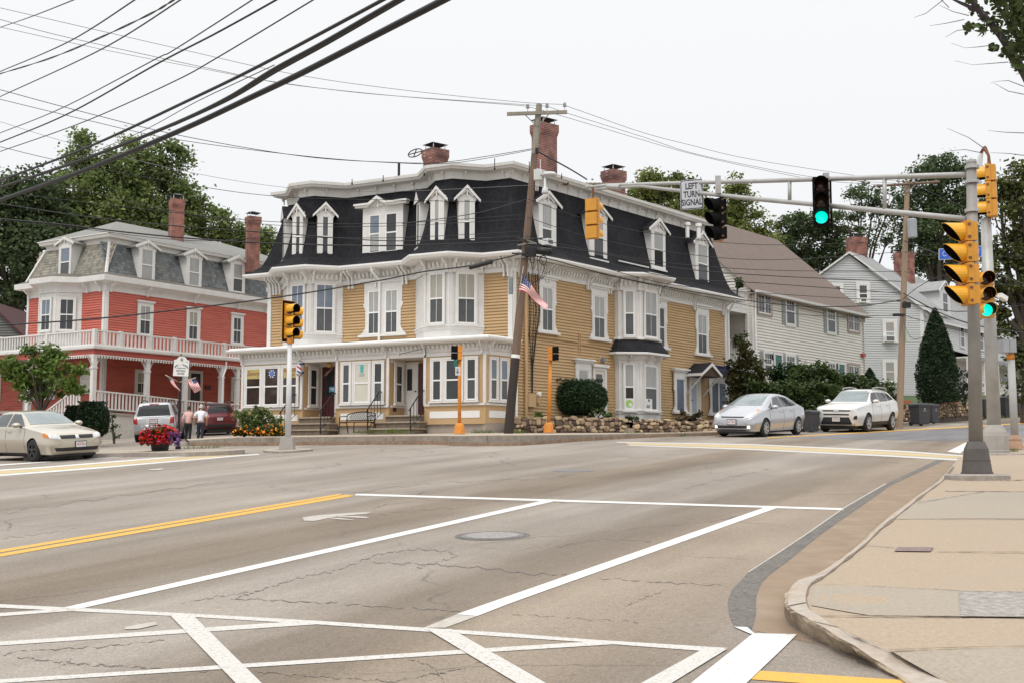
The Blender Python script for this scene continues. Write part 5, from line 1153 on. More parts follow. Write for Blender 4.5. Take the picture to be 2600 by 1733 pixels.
for u0,u1 in ((-.25,uBH+.25),):
    mb.M=BF.mat();z=zeB-(zrB-zeB)/hf*.4;mb.prism([(u0,.38,z),(u0,.52,z+.02),(u0,.54,z+.15),(u0,.38,z+.15)],(u1-u0,0,0),0);mb.box((u0,0,z-.02),(u1,.38,z+.02),1);mb.box((u0,0,z-.28),(u1,.03,z-.02),1)
mb.build('gutter',[trim,taup],BH)
for u in (.0,uBH-.2):
    mb=MB(BF.mat());mb.box((u,0,zb0),(u+.2,.04,zeB-.4));mb.build('corner_board',trim if u==0 else taup,BH)
mb=MB(BF.mat());mb.tube([(-.15,.35,zeB-.35),(.25,.1,zeB-.8),(.25,.1,zb0)],.05,6);mb.build('downspout',sash,BH)
def shutters(F,r,par,w=.38):
    for a,b in ((r[0]-.1-w,r[0]-.1),(r[1]+.1,r[1]+.1+w)):
        mb=MB(F.mat());mb.box((a,.02,r[2]-.05),(b,.07,r[3]+.05))
        n=int((r[3]-r[2])/.12)
        for k in range(n):z=lerp(r[2]+.05,r[3]-.05,(k+.5)/n);mb.box((a+.05,.07,z-.02),(b-.05,.085,z+.02))
        mb.build('shutter',shut,par)
gl_n=mat('glass_night',(.02,.021,.024),.08,.3,1.2,spec=.5)
for x0,x1,y0,y1,k in ((1923,1955,744,797,2),(1994,2015,758,824,1),(2099,2118,780,845,1),(2152,2178,793,841,2),(2153,2179,928,972,2),(1995,2016,903,962,1),(2099,2118.5,921,966,1),(1939,1957,895,955,1)):
    r=BF.rect(x0,x1,y0,y1)
    window(BF,r,0,BH,gl_n,gl_n,.12,munt=1 if k==2 else 2,rows=1,mid=.5 if k==1 else 0,tr=taup if k==2 else trim,split=(0,.5,1) if k==2 else None,sill=False)
    if k==1:shutters(BF,r,BH)
for x0,x1,y0 in ((1965,1982,901),(2128,2142,925)):
    r=BF.rect(x0,x1,y0,y0+60);door(BF,r,0,BH,teald,(r[0]+.25,r[1]-.25,r[3]-.7,r[3]-.25),gl_n,.13)
    mb=MB(BF.mat());mb.box((r[0]-.4,.0,r[3]-.3),(r[0]-.28,.15,r[3]+.0));mb.build('wall_lamp',blackm,BH)
mb=MB(BF.mat());r=BF.rect(2184,2191,897,905);mb.box((r[0],.03,r[2]),(r[1],.2,r[3]));mb.build('alarm_box',mat('alarm_red',(.4,.03,.02),.4,.1),BH)
# side porches on the gable end
PF=Fac(BF.xy(-3.4,-.2),BF.xy(0,-.2))
zp=[PF.hit(1880,785)[1],PF.hit(1880,930)[1]];zq=[PF.hit(1880,738)[1],PF.hit(1880,866)[1]]
for z0,z1 in zip(zp,zq):
    railing(PF,(.05,3.3),(z1,z1),(z0,z0),'porch_railing',BH,step=.17)
    mb=MB(PF.mat());mb.box((0,-2.4,z0-.2),(3.4,.04,z0));mb.build('porch_floor',trim,BH)
for u in (0.05,3.3):
    mb=MB(PF.mat());mb.box((u-.09,-.1,zb0),(u+.09,.08,zq[0]));mb.build('porch_post',trim,BH)
mb=MB(PF.mat());mb.box((0,-2.5,zb0),(3.4,-2.4,zp[0]-.2));mb.build('porch_back_wall',mat('taupe_siding',(.2,.175,.16),.7,.1,2,stretch=(.3,.3,9)),BH)
# grey house with a gable to the street
gp=at(2348,900,85);GF=Fac((gp.x,gp.y),(gp.x-.985,gp.y-.11));apx=GF.hit(2152,645);hwG=apx[0];wG=2*hwG
GH=empty('grey_house',(gp.x,gp.y,6),0,'pale grey clapboard gable house with two brick chimneys','house')
zrG=apx[1];zeG=GF.hit(2345,786)[1];dK=(math.sin(math.radians(40)),math.cos(math.radians(40)));LnG=4.
mb=MB(GF.mat());a_,c_=gl(GF,wG,zeG,zrG);clap(mb,0,wG,4,zrG-.1,.17,0,0,a_,c_);mb.M=None
def bk_(p):return (p[0]+dK[0]*LnG,p[1]+dK[1]*LnG)
g0_,g1_=GF.xy(0),GF.xy(wG)
mb.loft([[(*g1_,4),(*bk_(g1_),4),(*bk_(g0_),4),(*g0_,4)],[(*g1_,zeG),(*bk_(g1_),zeG),(*bk_(g0_),zeG),(*g0_,zeG)]]);mb.poly([(*g0_,4.),(*g1_,4.),(*g1_,zeG),(*GF.xy(hwG),zrG),(*g0_,zeG)]);mb.build('wall',gsid,GH)
mb=MB();sl=(zrG-zeG)/hwG
for sg,u_ in ((1,-.35),(-1,wG+.35)):
    a=GF.pt(u_,zeG-sl*.35,.3);b=GF.pt(hwG,zrG,.3);D=Vector((dK[0]*(LnG+.3),dK[1]*(LnG+.3),0));t=Vector((0,0,.14))
    Q=[a,b,b+D,a+D];mb.add(Q+[p+t for p in Q],[(4,5,6,7),(0,3,2,1)],0);mb.add(Q+[p+t for p in Q],[(0,1,5,4),(3,0,4,7)],1)
    q=Vector((0,0,-.3));o_=Vector((-GF.n[0]*.28,-GF.n[1]*.28,0));Q2=[a+o_,b+o_];mb.add([Q2[0],Q2[1],Q2[1]+q,Q2[0]+q],[(0,1,2,3)],2)
mb.build('roof',[groof,trim,mat('grey_trim',(.52,.52,.52),.6,.05)],GH)
mb=MB(GF.mat());mb.box((0,0,4),(.3,.04,zeG));mb.build('corner_board',trim,GH)
def aircon(F,x0,x1,y0,y1,par):
    r=F.rect(x0,x1,y0,y1,.3);mb=MB(F.mat());mb.box((r[0],.04,r[2]),(r[1],.42,r[3]),0);mb.box((r[0]+.06,.42,r[2]+.06),(r[1]-.06,.43,r[3]-.06),1);return mb.build('air_conditioner',[sash,mat('ac_grille',(.12,.12,.12),.6,.3,30)],par)
for x0,x1,y0,y1,lo_ in ((2180,2202,724,768,gl_d),(2247,2271,818,867,cur),(2247,2271,918,968,blind),(2118,2134,726,760,gl_d)):
    window(GF,GF.rect(x0,x1,y0,y1),0,GH,gl_m if lo_ is gl_d else mat('glass_drape',(.30,.28,.25),.3,.1,4),lo_ if lo_ is not blind else mat('glass_drape'),.2,munt=0)
aircon(GF,2183,2200,757,768,GH);aircon(GF,2247,2271,852,867,GH)
chimney(GH,2151,2198,605,zrG-1.2,86.5,.25,True,.03,brick2);chimney(GH,2272,2317,643,zrG-2,97,.3,True,.03,brick2)
# white porch house further up
wp=at(2373,900,90);WF=Fac((wp.x,wp.y),(wp.x+dK[0],wp.y+dK[1]));zeW=WF.hit(2385,806,.3)[1]
WH=empty('white_house',(wp.x,wp.y,6.5),0,'white house with a front porch and wall dormer behind the traffic poles','house')
wsid=mat('white_siding',(.62,.62,.62),.6,.04,1.2)
LW=26.;wW=10.;zrW=zeW+4.6
mb=MB(WF.mat());clap(mb,0,LW,4,zeW,.17);mb.M=None;W4=[WF.xy(0),WF.xy(LW),WF.xy(LW,-wW),WF.xy(0,-wW),WF.xy(0)]
mb.loft([[(x,y,4) for x,y in W4],[(x,y,zeW) for x,y in W4]])
for uu in (0,LW):mb.poly([(*WF.xy(uu,0),zeW),(*WF.xy(uu,-wW),zeW),(*WF.xy(uu,-wW/2),zrW)])
mb.build('wall',wsid,WH);gableroof(WF,0,LW,wW,zeW,zrW,.3,.5,groof,WH)
dormer(WF,2386,2412,796,742,712,(2394,2406),(745,792),.05,gl_n,gl_n,.35,WH,2.,wsid,groof)
for x0,x1,y0,y1 in ((2437,2446,830,880),(2486,2494,842,888),(2545,2554,848,893)):
    r=WF.rect(x0,x1,y0,y1);window(WF,r,0,WH,gl_n,gl_n,.14,munt=0)
zpr=WF.hit(2420,893,2.)[1]
mb=MB(WF.mat());mb.add([(1.5,2.1,zpr),(LW,2.1,zpr),(LW,0,zpr+.7),(1.5,0,zpr+.7),(1.5,2.1,zpr-.28),(LW,2.1,zpr-.28)],[(0,1,2,3),(4,5,1,0)],0);mb.box((1.5,0,zpr-.2),(LW,2.0,zpr-.1),1);mb.build('porch_roof',[groof,trim],WH)
for u in (1.6,5,8.4,11.8,15.2,18.6):
    mb=MB(WF.mat());mb.box((u-.09,1.85,4),(u+.09,2.05,zpr-.2));mb.build('porch_post',trim,WH)
railing(WF,(1.7,18.5),(zpr-1.9,zpr-1.9),(zpr-2.7,zpr-2.7),'porch_railing',WH,o=1.95,step=.3)
for u in (4.,7.,10.,13.,16):window(WF,(u,u+.9,zpr-2.,zpr-.5),0,WH,gl_n,gl_n,.12,munt=0)
chimney(WH,2426,2443,676,zrW-1.,101,.3,True,.03,brick2)
# dark gabled shed at the far left edge
sp_=at(-40,900,72);SF=Fac((sp_.x,sp_.y),(sp_.x+1,sp_.y+.02));SHD=empty('shed',(sp_.x,sp_.y,3),0,'dark grey gabled shed at the left edge behind the red house','shed')
r=SF.hit(60,855);ap2=SF.hit(-30,770);hw=r[0]-ap2[0]
mb=MB(SF.mat());c=ap2[0];clap(mb,c-hw,c+hw,2,ap2[1],.16,0,0,lambda z:c-hw if z<r[1] else c-hw*(ap2[1]-z)/(ap2[1]-r[1]),lambda z:c+hw if z<r[1] else c+hw*(ap2[1]-z)/(ap2[1]-r[1]));mb.M=None
mb.loft([[SF.pt(c-hw,2,0),SF.pt(c-hw,2,-8),SF.pt(c+hw,2,-8),SF.pt(c+hw,2,0)],[SF.pt(c-hw,r[1],0),SF.pt(c-hw,r[1],-8),SF.pt(c+hw,r[1],-8),SF.pt(c+hw,r[1],0)]])
mb.build('wall',mat('dark_siding',(.14,.15,.14),.8,.1,2),SHD)
mb=MB()
for sg in (-1,1):
    Q=[SF.pt(c+sg*(hw+.3),r[1]-.25,.3),SF.pt(c,ap2[1]+.05,.3),SF.pt(c,ap2[1]+.05,-8),SF.pt(c+sg*(hw+.3),r[1]-.25,-8)];t=Vector((0,0,.16));mb.add(Q+[p+t for p in Q],[(4,5,6,7),(0,1,5,4),(3,2,1,0)])
mb.build('roof',mat('dark_red_roof',(.07,.03,.03),.9,.2),SHD)
# ---------------------------------------------------------------- poles, signals, signs, cables
polew=mat('weathered_pole',(.215,.15,.11),.9,.25,3,bump=.6,bscale=14,stretch=(6,6,.35),col2=(.13,.082,.06))
polewt=mat('grey_pole_top',(.27,.245,.20),.9,.2,3,bump=.6,bscale=14,stretch=(6,6,.4))
poled=mat('tarred_pole',(.035,.024,.02),.8,.3,3,bump=.6,bscale=14,stretch=(6,6,.35))
poletan=mat('tan_pole',(.34,.235,.155),.9,.25,2,bump=.5,bscale=14,stretch=(5,5,.3),col2=(.25,.19,.14))
galv=mat('galvanised',(.40,.395,.38),.5,.12,2.5,metal=.25,dirt=((.28,.27,.25),3,.6))
galvd=mat('dull_pole',(.27,.255,.235),.6,.12,2,metal=.15,dirt=((.19,.17,.15),1.4,.8))
based=mat('dark_base',(.10,.09,.082),.6,.2,3,metal=.2);concb=mat('concrete_base',(.34,.315,.285),.9,.12,3,bump=.3,dirt=((.25,.22,.19),2,.6))
sigy=mat('signal_yellow',(.60,.27,.025),.45,.1,5,dirt=((.42,.19,.03),4,.6));sigv=mat('visor_yellow',(.74,.36,.02),.4,.05,4)
sigk=mat('signal_black',(.008,.008,.008),.85,.1,spec=.08);lensr=mat('lens_red_off',(.035,.008,.006),.25,.1);lensa=mat('lens_amber_off',(.045,.02,.005),.25,.1);lensg=mat('lens_green_off',(.006,.02,.018),.25,.1)
lit=mat('lens_green_lit',(.0,.5,.4),.3,.05,emit=(.0,.82,.62),es=1.15);rust=mat('rusty_bracket',(.16,.065,.035),.8,.3,8)
orange=mat('orange_paint',(.66,.245,.03),.55,.12,4,dirt=((.42,.11,.03),5,.7));orange2=mat('orange_dull',(.48,.19,.06),.6,.1,4)
wire_m=mat('cable_black',(.013,.012,.013),.55,.2,5);wire_g=mat('cable_grey',(.20,.195,.20),.6,.1)
def signal(loc,face,n,h,label,black=False,litk=None,visor='tunnel',w=None,group=None,name='traffic_signal',slant=.55,hood=None,back=False,house=None):
    """head of n sections of height h standing on loc, looking along the plan vector face"""
    rz=math.atan2(face[1],face[0])+math.pi/2
    root=empty(name,loc,rz,label,'traffic signal',group);w=w or h*.98;d=h*.55
    T=WM[root.name]
    hm=house or (sigk if black else sigy);vm=sigk if black else sigv
    for k in range(n):
        z0=h*(n-1-k);mb=MB(T)
        x=w/2
        mb.box((-x,0,z0+.008),(x,d*.45,z0+h-.008),0);mb.prism([(-x*.86,d*.45,z0+.02),(x*.86,d*.45,z0+.02),(x*.86,d*.45,z0+h-.03),(-x*.86,d*.45,z0+h-.03)],(0,d*.5,0),0)
        mb.box((-x*.9,-.012,z0+.012),(x*.9,0,z0+h-.012),0)
        for zz in (.2,.8):mb.box((x,d*.05,z0+h*zz-.02),(x+.018,d*.3,z0+h*zz+.02),1)
        s=mb.build('section',[hm,rust],root)
        zc_=z0+h/2;R=h*.43
        lm=lit if litk==k else (lensr,lensa,lensg,lensg)[k]
        g=MB(T);g.lathe([(.001,.035),(R*.5,.028),(R*.9,.005)],18,0,Matrix.Translation((0,-.014,zc_))@Matrix.Rotation(math.pi/2,4,'X'));g.build('lens',lm,s,True)
        v=MB(T);L_=h*.92;nn=20;a0,a1=((-math.radians(35),math.radians(215)) if slant<.5 else (-math.radians(78),math.radians(258)))
        rows=[]
        def vis(r,inn):
            out=[]
            for t in (0,1):
                row=[]
                for i in range(nn+1):
                    a=lerp(a0,a1,i/nn);sn=math.sin(a);ln=L_*(1-slant*(1-max(0,(sn+1)/2)**.8))
                    row.append((r*math.cos(a),-.012-(ln*t),zc_+r*sn))
                out.append(row)
            return out
        o=vis(R,0);i_=vis(R-.008,1)
        v.loft(o,0,flip=True);v.loft(i_,1);v.loft([o[1],i_[1]],0)
        v.build('visor',[vm,sigk],s)
    return root
def tubeobj(name,pts,r,m,par,n=12):
    mb=MB();mb.tube(pts,r,n);return mb.build(name,m,par,True)
# main wooden pole, leaning
pb,pt=at(1289,1098,43.0),at(1369,266,43.0);pb.z-=.3
UP=empty('utility_pole',(pb.x,pb.y,pb.z+.3),0,'leaning wooden utility pole with a crossarm at the corner of the yellow house','utility pole')
def onp(t):return pb.lerp(pt,t)
axis=(pt-pb).normalized()
def tof(py):
    lo,hi=0,1
    zz=at(1320,py,43).z
    return (zz-pb.z)/(pt.z-pb.z)
mb=MB();k=tof(905);R=lambda t:lerp(.175,.115,t)
ts=[k+(1-k)*i/10 for i in range(11)]
mb.tube([onp(t) for t in ts[:9]],[R(t) for t in ts[:9]],14,0);mb.tube([onp(t) for t in ts[8:]],[R(t) for t in ts[8:]],14,1)
mb.tube([onp(k*i/6) for i in range(7)],[R(k*i/6)+.003 for i in range(7)],14,2);mb.build('pole',[polew,polewt,poled],UP)
mb=MB();mb.tube([onp(k-.004),onp(k+.006)],R(k)+.008,14);mb.build('white_band',sash,UP)
ca,cb=at(1287,290,42.85),at(1440,285,42.85);mb=MB();F_=Fac((ca.x,ca.y),(cb.x,cb.y))
dx=(cb-ca).normalized();up_=Vector((0,0,1));T=frame(ca,dx,up_);ln=(cb-ca).length
mb.box((0,-.06,-.05),(ln,.06,.05),0,T);mb.build('crossarm',polewt,UP)
for px,py in ((1333,291),(1395,288)):
    mb=MB();mb.tube([at(px,py+1,42.82),onp(tof(324))+Vector((0,-.12,0))],.02,5);mb.build('arm_brace',galvd,UP)
INS=[]
for px,py in ((1340,283),(1389,281),(1434,279)):
    p=at(px,py,42.85);mb=MB();T=Matrix.Translation(p)
    mb.lathe([(.012,0),(.012,.12),(.07,.12),(.075,.16),(.045,.18),(.06,.22),(.05,.26),(.03,.28),(.0,.29)],10,0,T);mb.build('insulator',mat('insulator_grey',(.33,.34,.36),.3,.1),UP);INS.append(p+Vector((0,0,.27)))
def onpole(name,px0,px1,y0,y1,Y,m,d=.2,lath=False,par=UP):
    a,b=at(px0,y1,Y),at(px1,y0,Y);mb=MB()
    if lath:
        r=(b.x-a.x)/2;mb.lathe([(0,a.z),(r,a.z),(r,b.z-.05),(r*.8,b.z),(0,b.z)],14,0,Matrix.Translation(((a.x+b.x)/2,Y,0)))
    else:mb.box((a.x,Y-d/2,a.z),(b.x,Y+d/2,b.z))
    return mb.build(name,m,par,bev=.015)
wb=mat('box_white',(.55,.55,.54),.4,.04)
o=onpole('equipment_box',1355,1377,432,459,42.7,wb,.25)
mb=MB();p=at(1372,455,42.6);q=at(1372,405,42.6);mb.tube([p,q],.014,6);mb.build('antenna',sash,UP)
for px in (1361,1366):mb=MB();mb.tube([at(px,459,42.7),at(px,485,42.7)],.016,6);mb.build('antenna',sash,UP)
mb=MB();p=at(1395,446,42.4);T=Matrix.Translation(p);mb.lathe([(0,.13),(.2,.12),(.29,.04),(.27,.0),(.1,-.03),(0,-.03)],18,0,T@Matrix.Diagonal((1,.7,1,1)));mb.build('lamp_head',wb,UP,True)
mb=MB();mb.tube([at(1372,445,42.6),p],.03,6);mb.build('lamp_arm',galvd,UP)
mb=MB();p=at(1384,492,42.4);T=Matrix.Translation(p);mb.lathe([(0,-.02),(.12,0),(.13,.05),(.1,.2),(.05,.26),(.05,.75),(0,.75)],14,0,T);mb.build('camera_dome',wb,UP,True)
onpole('junction_box',1359,1367,376,391,42.7,blackm,.12)
onpole('meter_box',1291,1303,703,747,42.8,mat('grey_green_box',(.2,.24,.23),.4,.1),.2,True)
a,b=at(1362,636,42.5),at(1400,640,42.5);mb=MB();mb.tube([a,a+(b-a)*.02,b,b+(b-a)*.02],[.05,.13,.13,.05],12);mb.build('splice_case',blackm,UP,True)
a,b=at(1336,650,42.6),at(1352,632,42.6);onpole('splice_case',1332,1362,628,652,42.75,blackm,.2)
for px,py,r in ((1379,661,.13),(1351,660,.08)):
    p=at(px,py,42.5);mb=MB();mb.tube([(p.x+r*math.cos(i*math.pi/10),p.y,p.z+r*1.25*math.sin(i*math.pi/10)) for i in range(21)],.018,6,cap=False);mb.build('cable_coil',wire_m,UP)
rw=random.Random(9)
for i in range(7):
    y=rw.choice((548,607,612,622,648,655));p=onp(tof(y));mb=MB()
    mb.tube([p+Vector((rw.uniform(-.5,-.2),-.15,rw.uniform(-.1,.1))),p+Vector((0,-.18,0)),p+Vector((rw.uniform(.2,.7),-.15,rw.uniform(-.15,.1)))],.03,6);mb.build('cable_clamp',wire_m if i%3 else galvd,UP)
for i in range(5):
    p=onp(tof(650))+Vector((rw.uniform(.1,.6),-.1,0));mb=MB();L_=rw.uniform(.8,2.);mb.tube([p,p+Vector((rw.uniform(-.1,.2),.1,-L_*.5)),p+Vector((rw.uniform(-.2,.1),.1,-L_)),p+Vector((rw.uniform(-.1,.5),.3,-L_*.7))],.012,5);mb.build('hanging_cable',wire_m,UP)
# flags
frd=mat('flag_red',(.52,.02,.035),.7,.06,6);fwh=mat('flag_white',(.74,.72,.7),.7,.04,6);fbl=mat('flag_blue',(.025,.035,.13),.7,.08,6);polem=mat('pale_wood',(.45,.39,.31),.6,.1)
def flag(name,pole,grid,label,stripes=13,par=None):
    """pole: two points; grid(s,t): cloth point, s along the fly, t down the hoist"""
    r=empty(name,pole[0],0,label,'flag','american flags')
    tubeobj('flag_pole',pole,.016,polem,r,6)
    mb=MB();ns=20
    P=[[grid(i/ns,j/13) for i in range(ns+1)] for j in range(14)]
    for j in range(13):
        for i in range(ns):
            mi=2 if (j<7 and i<8) else (0 if j%2==0 else 1)
            mb.add([P[j][i],P[j][i+1],P[j+1][i+1],P[j+1][i]],[(0,1,2,3)],mi)
    mb.build('cloth',[frd,fwh,fbl],r,True)
    st=MB()
    for j in range(4):
        for i in range(5):
            s,t=(i+.5)/5*.39,(j+.5)/4*.52
            a=Vector(grid(s,t));b=Vector(grid(s+.022,t));c=Vector(grid(s+.022,t+.04));d_=Vector(grid(s,t+.04));nn=(b-a).cross(d_-a).normalized()*.006
            for sg in (-1,1):st.poly([a+nn*sg,b+nn*sg,c+nn*sg,d_+nn*sg])
    st.build('star',fwh,r);return r
A=at(1314,772,42.55);B_=at(1329,676,42.3)
h0,h1=at(1326.5,694,42.3),at(1316.5,738,42.45)
def g1(s,t):
    hp=h0.lerp(h1,t);mid=at(lerp(1350,1349,t),lerp(727,747,t),42.0);end=at(lerp(1392,1385,t),lerp(776,790,t),41.7)
    q=(1-s)**2*hp+2*s*(1-s)*mid+s*s*end
    return q+Vector((0,.10*math.sin(s*9+t*2.5),0.03*math.sin(s*7)))
flag('flag',(A,B_),g1,'large american flag drooping from the leaning wooden utility pole')
mb=MB()
# memorial sign on its black post
sb=gnd(452,1139,.13)
MS=empty('memorial_sign',(sb.x,sb.y,sb.z),0,'white memorial square sign with arched top on a slim black post','sign')
mb=MB();Y=sb.y;p0=at(456,1139,Y);p1=at(458.5,950,Y);zt_=at(460,903,Y).z
mb.tube([(sb.x,Y,sb.z-.05),(sb.x,Y,sb.z+.1)],.09,10);mb.tube([(sb.x,Y,sb.z),(p1.x,Y,zt_-.05)],.042,10);mb.build('post',blackm,MS)
a,b=at(439,955,Y),at(482,903,Y);cx_=(a.x+b.x)/2;w=(b.x-a.x)/2;H=b.z-a.z
def outl(k):
    P=[(-w*k,0),(w*k,0),(w*k,H*.80),(w*k*.62,H*.84)]+[(w*k*math.cos(q)*.62,H*.84+H*.15*math.sin(q)) for q in [math.pi*i/10 for i in range(1,10)]]+[(-w*k*.62,H*.84),(-w*k,H*.80)]
    return P
T=Matrix.Translation((cx_,Y-.06,a.z))@Matrix.Rotation(.05,4,'Y')
mb=MB(T);mb.prism([(x,0,z) for x,z in outl(1.0)],(0,.03,0),0);mb.prism([(x,-.004,z*.97+.015*H) for x,z in outl(.94)],(0,.003,0),1);mb.M=None
T2=T@Matrix.Rotation(math.pi/2,4,'X')
def tx(s,x,y,sz,rot=0.):text(mb,s,sz,T2@Matrix.Translation((x,y,.012))@Matrix.Rotation(rot,4,'Z'),0,'CENTER',.001,.85)
word='JAMES J. McGRATH'
for i,ch in enumerate(word):
    q=math.pi*(.86-.72*i/(len(word)-1))
    if ch!=' ':tx(ch,w*.86*math.cos(q),H*.33+w*.62*math.sin(q),.075,q-math.pi/2)
tx('WORLD WAR',0,H*.40,.055);tx('MEMORIAL',0,H*.27,.075);tx('SQUARE',0,H*.14,.075);tx('19',-w*.7,H*.74,.03);tx('1944',w*.65,H*.72,.04)
mb.lathe([(.001,.014),(.045,.014)],12,2,T2@Matrix.Translation((0,H*.82,0))@Matrix.Diagonal((1,1.3,1,1)))
mb.build('sign_board',[blackm,mat('sign_white',(.72,.72,.70),.5,.03),mat('emblem_grey',(.25,.27,.22),.5,.3,40)],MS)
mb=MB();mb.lathe([(0,0),(.035,.02),(.04,.05),(0,.11)],8,0,Matrix.Translation((cx_,Y-.05,a.z+H)));mb.build('finial',mat('brass',(.3,.22,.1),.4,.1,metal=.7),MS)
def smallflag(px0,py0,px1,py1,drop,label,Yf,dy):
    A=at(px0,py0,Yf);B_=at(px1,py1,Yf+dy);h0=A.lerp(B_,.97);h1=A.lerp(B_,.45)
    def g(s,t):
        hp=h0.lerp(h1,t);return hp+Vector((drop[0]*s,.05*math.sin(s*6+t*2),drop[1]*s-.05*s*t))
    flag('flag',(A,B_),g,label)
smallflag(456,969,497,958,(.24,-.37),'small american flag on the right side of the memorial sign post',Y-.05,-.1)
smallflag(452,968,420,951,(.28,-.36),'small american flag seen almost edge-on left of the memorial sign post',Y-.05,-.35)
A=FP.pt(FP.hit(828,950,-1.)[0],0,-1.);f0,f1_=Vector(at(828,953,A.y)),Vector(at(846,929,A.y-.2))
def g3_(s,t):
    hp=f1_.lerp(f0,t*.55);return hp+Vector((-.30*s+.0*t,.03*math.sin(s*7),-.28*s))
flag('flag',(f0,f1_),g3_,'small american flag hanging in front of the maroon barber shop door')
# signal on the white pole, left
sb=gnd(729,1140,.06);Y=sb.y
LP=empty('signal_pole',(sb.x,sb.y,sb.z),0,'white signal pole on a concrete block at the small left island','pole')
mb=MB();a=at(710,1142,Y);b=at(747,1142,Y);w=(b.x-a.x)/2;hb=at(729,1109,Y).z
mb.loft([[(sb.x+sx*w*k,Y+sy*w*k,z) for sx,sy in ((-1,-1),(1,-1),(1,1),(-1,1))] for k,z in ((1,sb.z-.1),(1,sb.z),(.78,hb),(.0,hb))],0,True);mb.build('base_block',concb,LP)
tp=at(736,868,Y);tubeobj('pole',[(sb.x+.02,Y,hb-.02),tp],[.095,.07],mat('white_pole',(.62,.62,.63),.4,.05,2,dirt=((.5,.44,.4),3,.4)),LP,14)
h=(at(735,770,Y).z-at(735,860,Y).z)/3
mb=MB();mb.tube([tp+Vector((0,0,-.05)),tp+Vector((0,0,.12))],[.1,.12],10);mb.build('pole_cap',orange,LP)
c=at(733,861,Y);signal((c.x,Y,c.z),(.80,-.6),3,h,'black faced yellow traffic signal with tunnel visors on the white pole at left',False,None,slant=.12,house=sigy)
mb=MB();rzq=math.atan2(-.6,.80)+math.pi/2;T=Matrix.Translation((c.x,Y,c.z))@Matrix.Rotation(rzq,4,'Z');mb.box((-h*.66,.02,-.08),(h*.66,.035,3*h+.08),0,T);mb.box((-h*.69,.035,-.1),(h*.69,.05,3*h+.1),1,T);tag(mb.build('signal_backplate',[sigk,sigy]),'black backplate behind the signal on the white pole at left','backplate')
c=at(739,866,Y+.5);signal((c.x,Y+.55,c.z),(.93,.36),3,h,'second yellow traffic signal hidden behind the one on the white pole at left',False,None,slant=.12)
# orange pedestrian signals at the corner
def pedpost(px,pyb,ytop,Y,hx0,hx1,face,label,lean=0.,signs=False):
    b=at(px,pyb,Y);r=empty('pedestrian_signal',(b.x,b.y,b.z),0,label,'pedestrian signal','orange pedestrian signals at the corner')
    mb=MB(Matrix.Translation((b.x,b.y,b.z)));mb.loft([[(sx*k,sy*k,z) for sx,sy in ((-1,-.4),(-.4,-1),(.4,-1),(1,-.4),(1,.4),(.4,1),(-.4,1),(-1,.4))] for k,z in ((.2,0),(.17,.24),(.15,.32),(.08,.38),(0,.38))],0,True);mb.build('base',orange,r)
    zt=at(px,ytop,Y).z;tubeobj('post',[(b.x,Y,b.z+.35),(b.x+lean,Y,zt)],.062,orange,r,12)
    z0,z1=at(px,ytop,Y).z,at(px,ytop-36,Y).z;w=(hx1-hx0)/3000*Y;cx_=b.x+lean
    rz=math.atan2(face[1],face[0])+math.pi/2;T=Matrix.Translation((cx_,Y,z0))@Matrix.Rotation(rz,4,'Z');H=z1-z0
    for k in range(2):
        zz=H*k/2+.005;mb=MB(T);mb.box((-.16,-.08,zz),(.16,.08,zz+H/2-.012),0);mb.box((-.145,-.09,zz+.015),(.145,-.08,zz+H/2-.03),1);s=mb.build('housing',[orange,sigk],r)
        v=MB(T);v.box((-.15,-.30,zz+H/2-.035),(.15,-.08,zz+H/2-.025));v.box((-.155,-.30,zz+.02),(-.145,-.08,zz+H/2-.03));v.box((.145,-.30,zz+.02),(.155,-.08,zz+H/2-.03));v.box((-.144,-.28,zz+.02),(.144,-.27,zz+H/2-.035));v.build('hood',sigk,s)
    return r,T,cx_
pr,T,cx_=pedpost(1166.5,1100,913,42.2,1161,1172,(-1,-.12),'orange pedestrian signal post in front of the porch with a small green sign')
mb=MB();a,b=at(1152,932,42.0),at(1160,912,42.0);mb.box((a.x,41.98,a.z),(b.x,42.0,b.z),0);mb.build('sign_plate',mat('sign_green',(.01,.13,.10),.4,.1),pr)
mb=MB();a,b=at(1156,952,41.95),at(1169,930,41.95);mb.box((a.x,41.9,a.z),(b.x,41.92,b.z),0);mb.box((a.x+.05,41.895,a.z+.06),(a.x+.11,41.9,b.z-.06),1);mb.box((a.x+.04,41.895,a.z+.1),(b.x-.04,41.9,a.z+.13),1);mb.build('sign_plate',[wb,mat('sign_grey',(.25,.26,.28),.5)],pr)
pedpost(1393,1097,915,44.3,1392,1418,(1,-.12),'orange pedestrian signal post in front of the stone wall and boxwood',.08)
# mast-arm pole at right
mb0=gnd(2481,1206,.10);PY=mb0.y
MP=empty('mast_pole',(mb0.x,PY,mb0.z),0,'grey mast arm pole with dark square base on the near pavement','pole')
def basecone(name,c,rings,m,par,n=8):
    mb=MB(Matrix.Translation(c));rows=[]
    for k,z in rings:rows.append([(k*math.cos(2*math.pi*(i+.5)/n)*1.08,k*math.sin(2*math.pi*(i+.5)/n)*1.08,z) for i in range(n)])
    mb.loft(rows,0,True);return mb.build(name,m,par)
sc=PY/3000.
mb=MB();mb.lathe([(0,.06),(.52,.06),(.56,.03),(.56,-.2)],26,0,Matrix.Translation((mb0.x,PY,mb0.z-.03)));mb.build('footing',granite,MP)
hB=86*sc;basecone('transformer_base',(mb0.x,PY,mb0.z),[(36*sc,.02),(36*sc,.06),(34*sc,.06),(30.5*sc,hB*.42),(31*sc,hB*.43),(31*sc,hB*.45),(30*sc,hB*.45),(27*sc,hB*.78),(19*sc,hB),(0,hB)],based,MP,8)
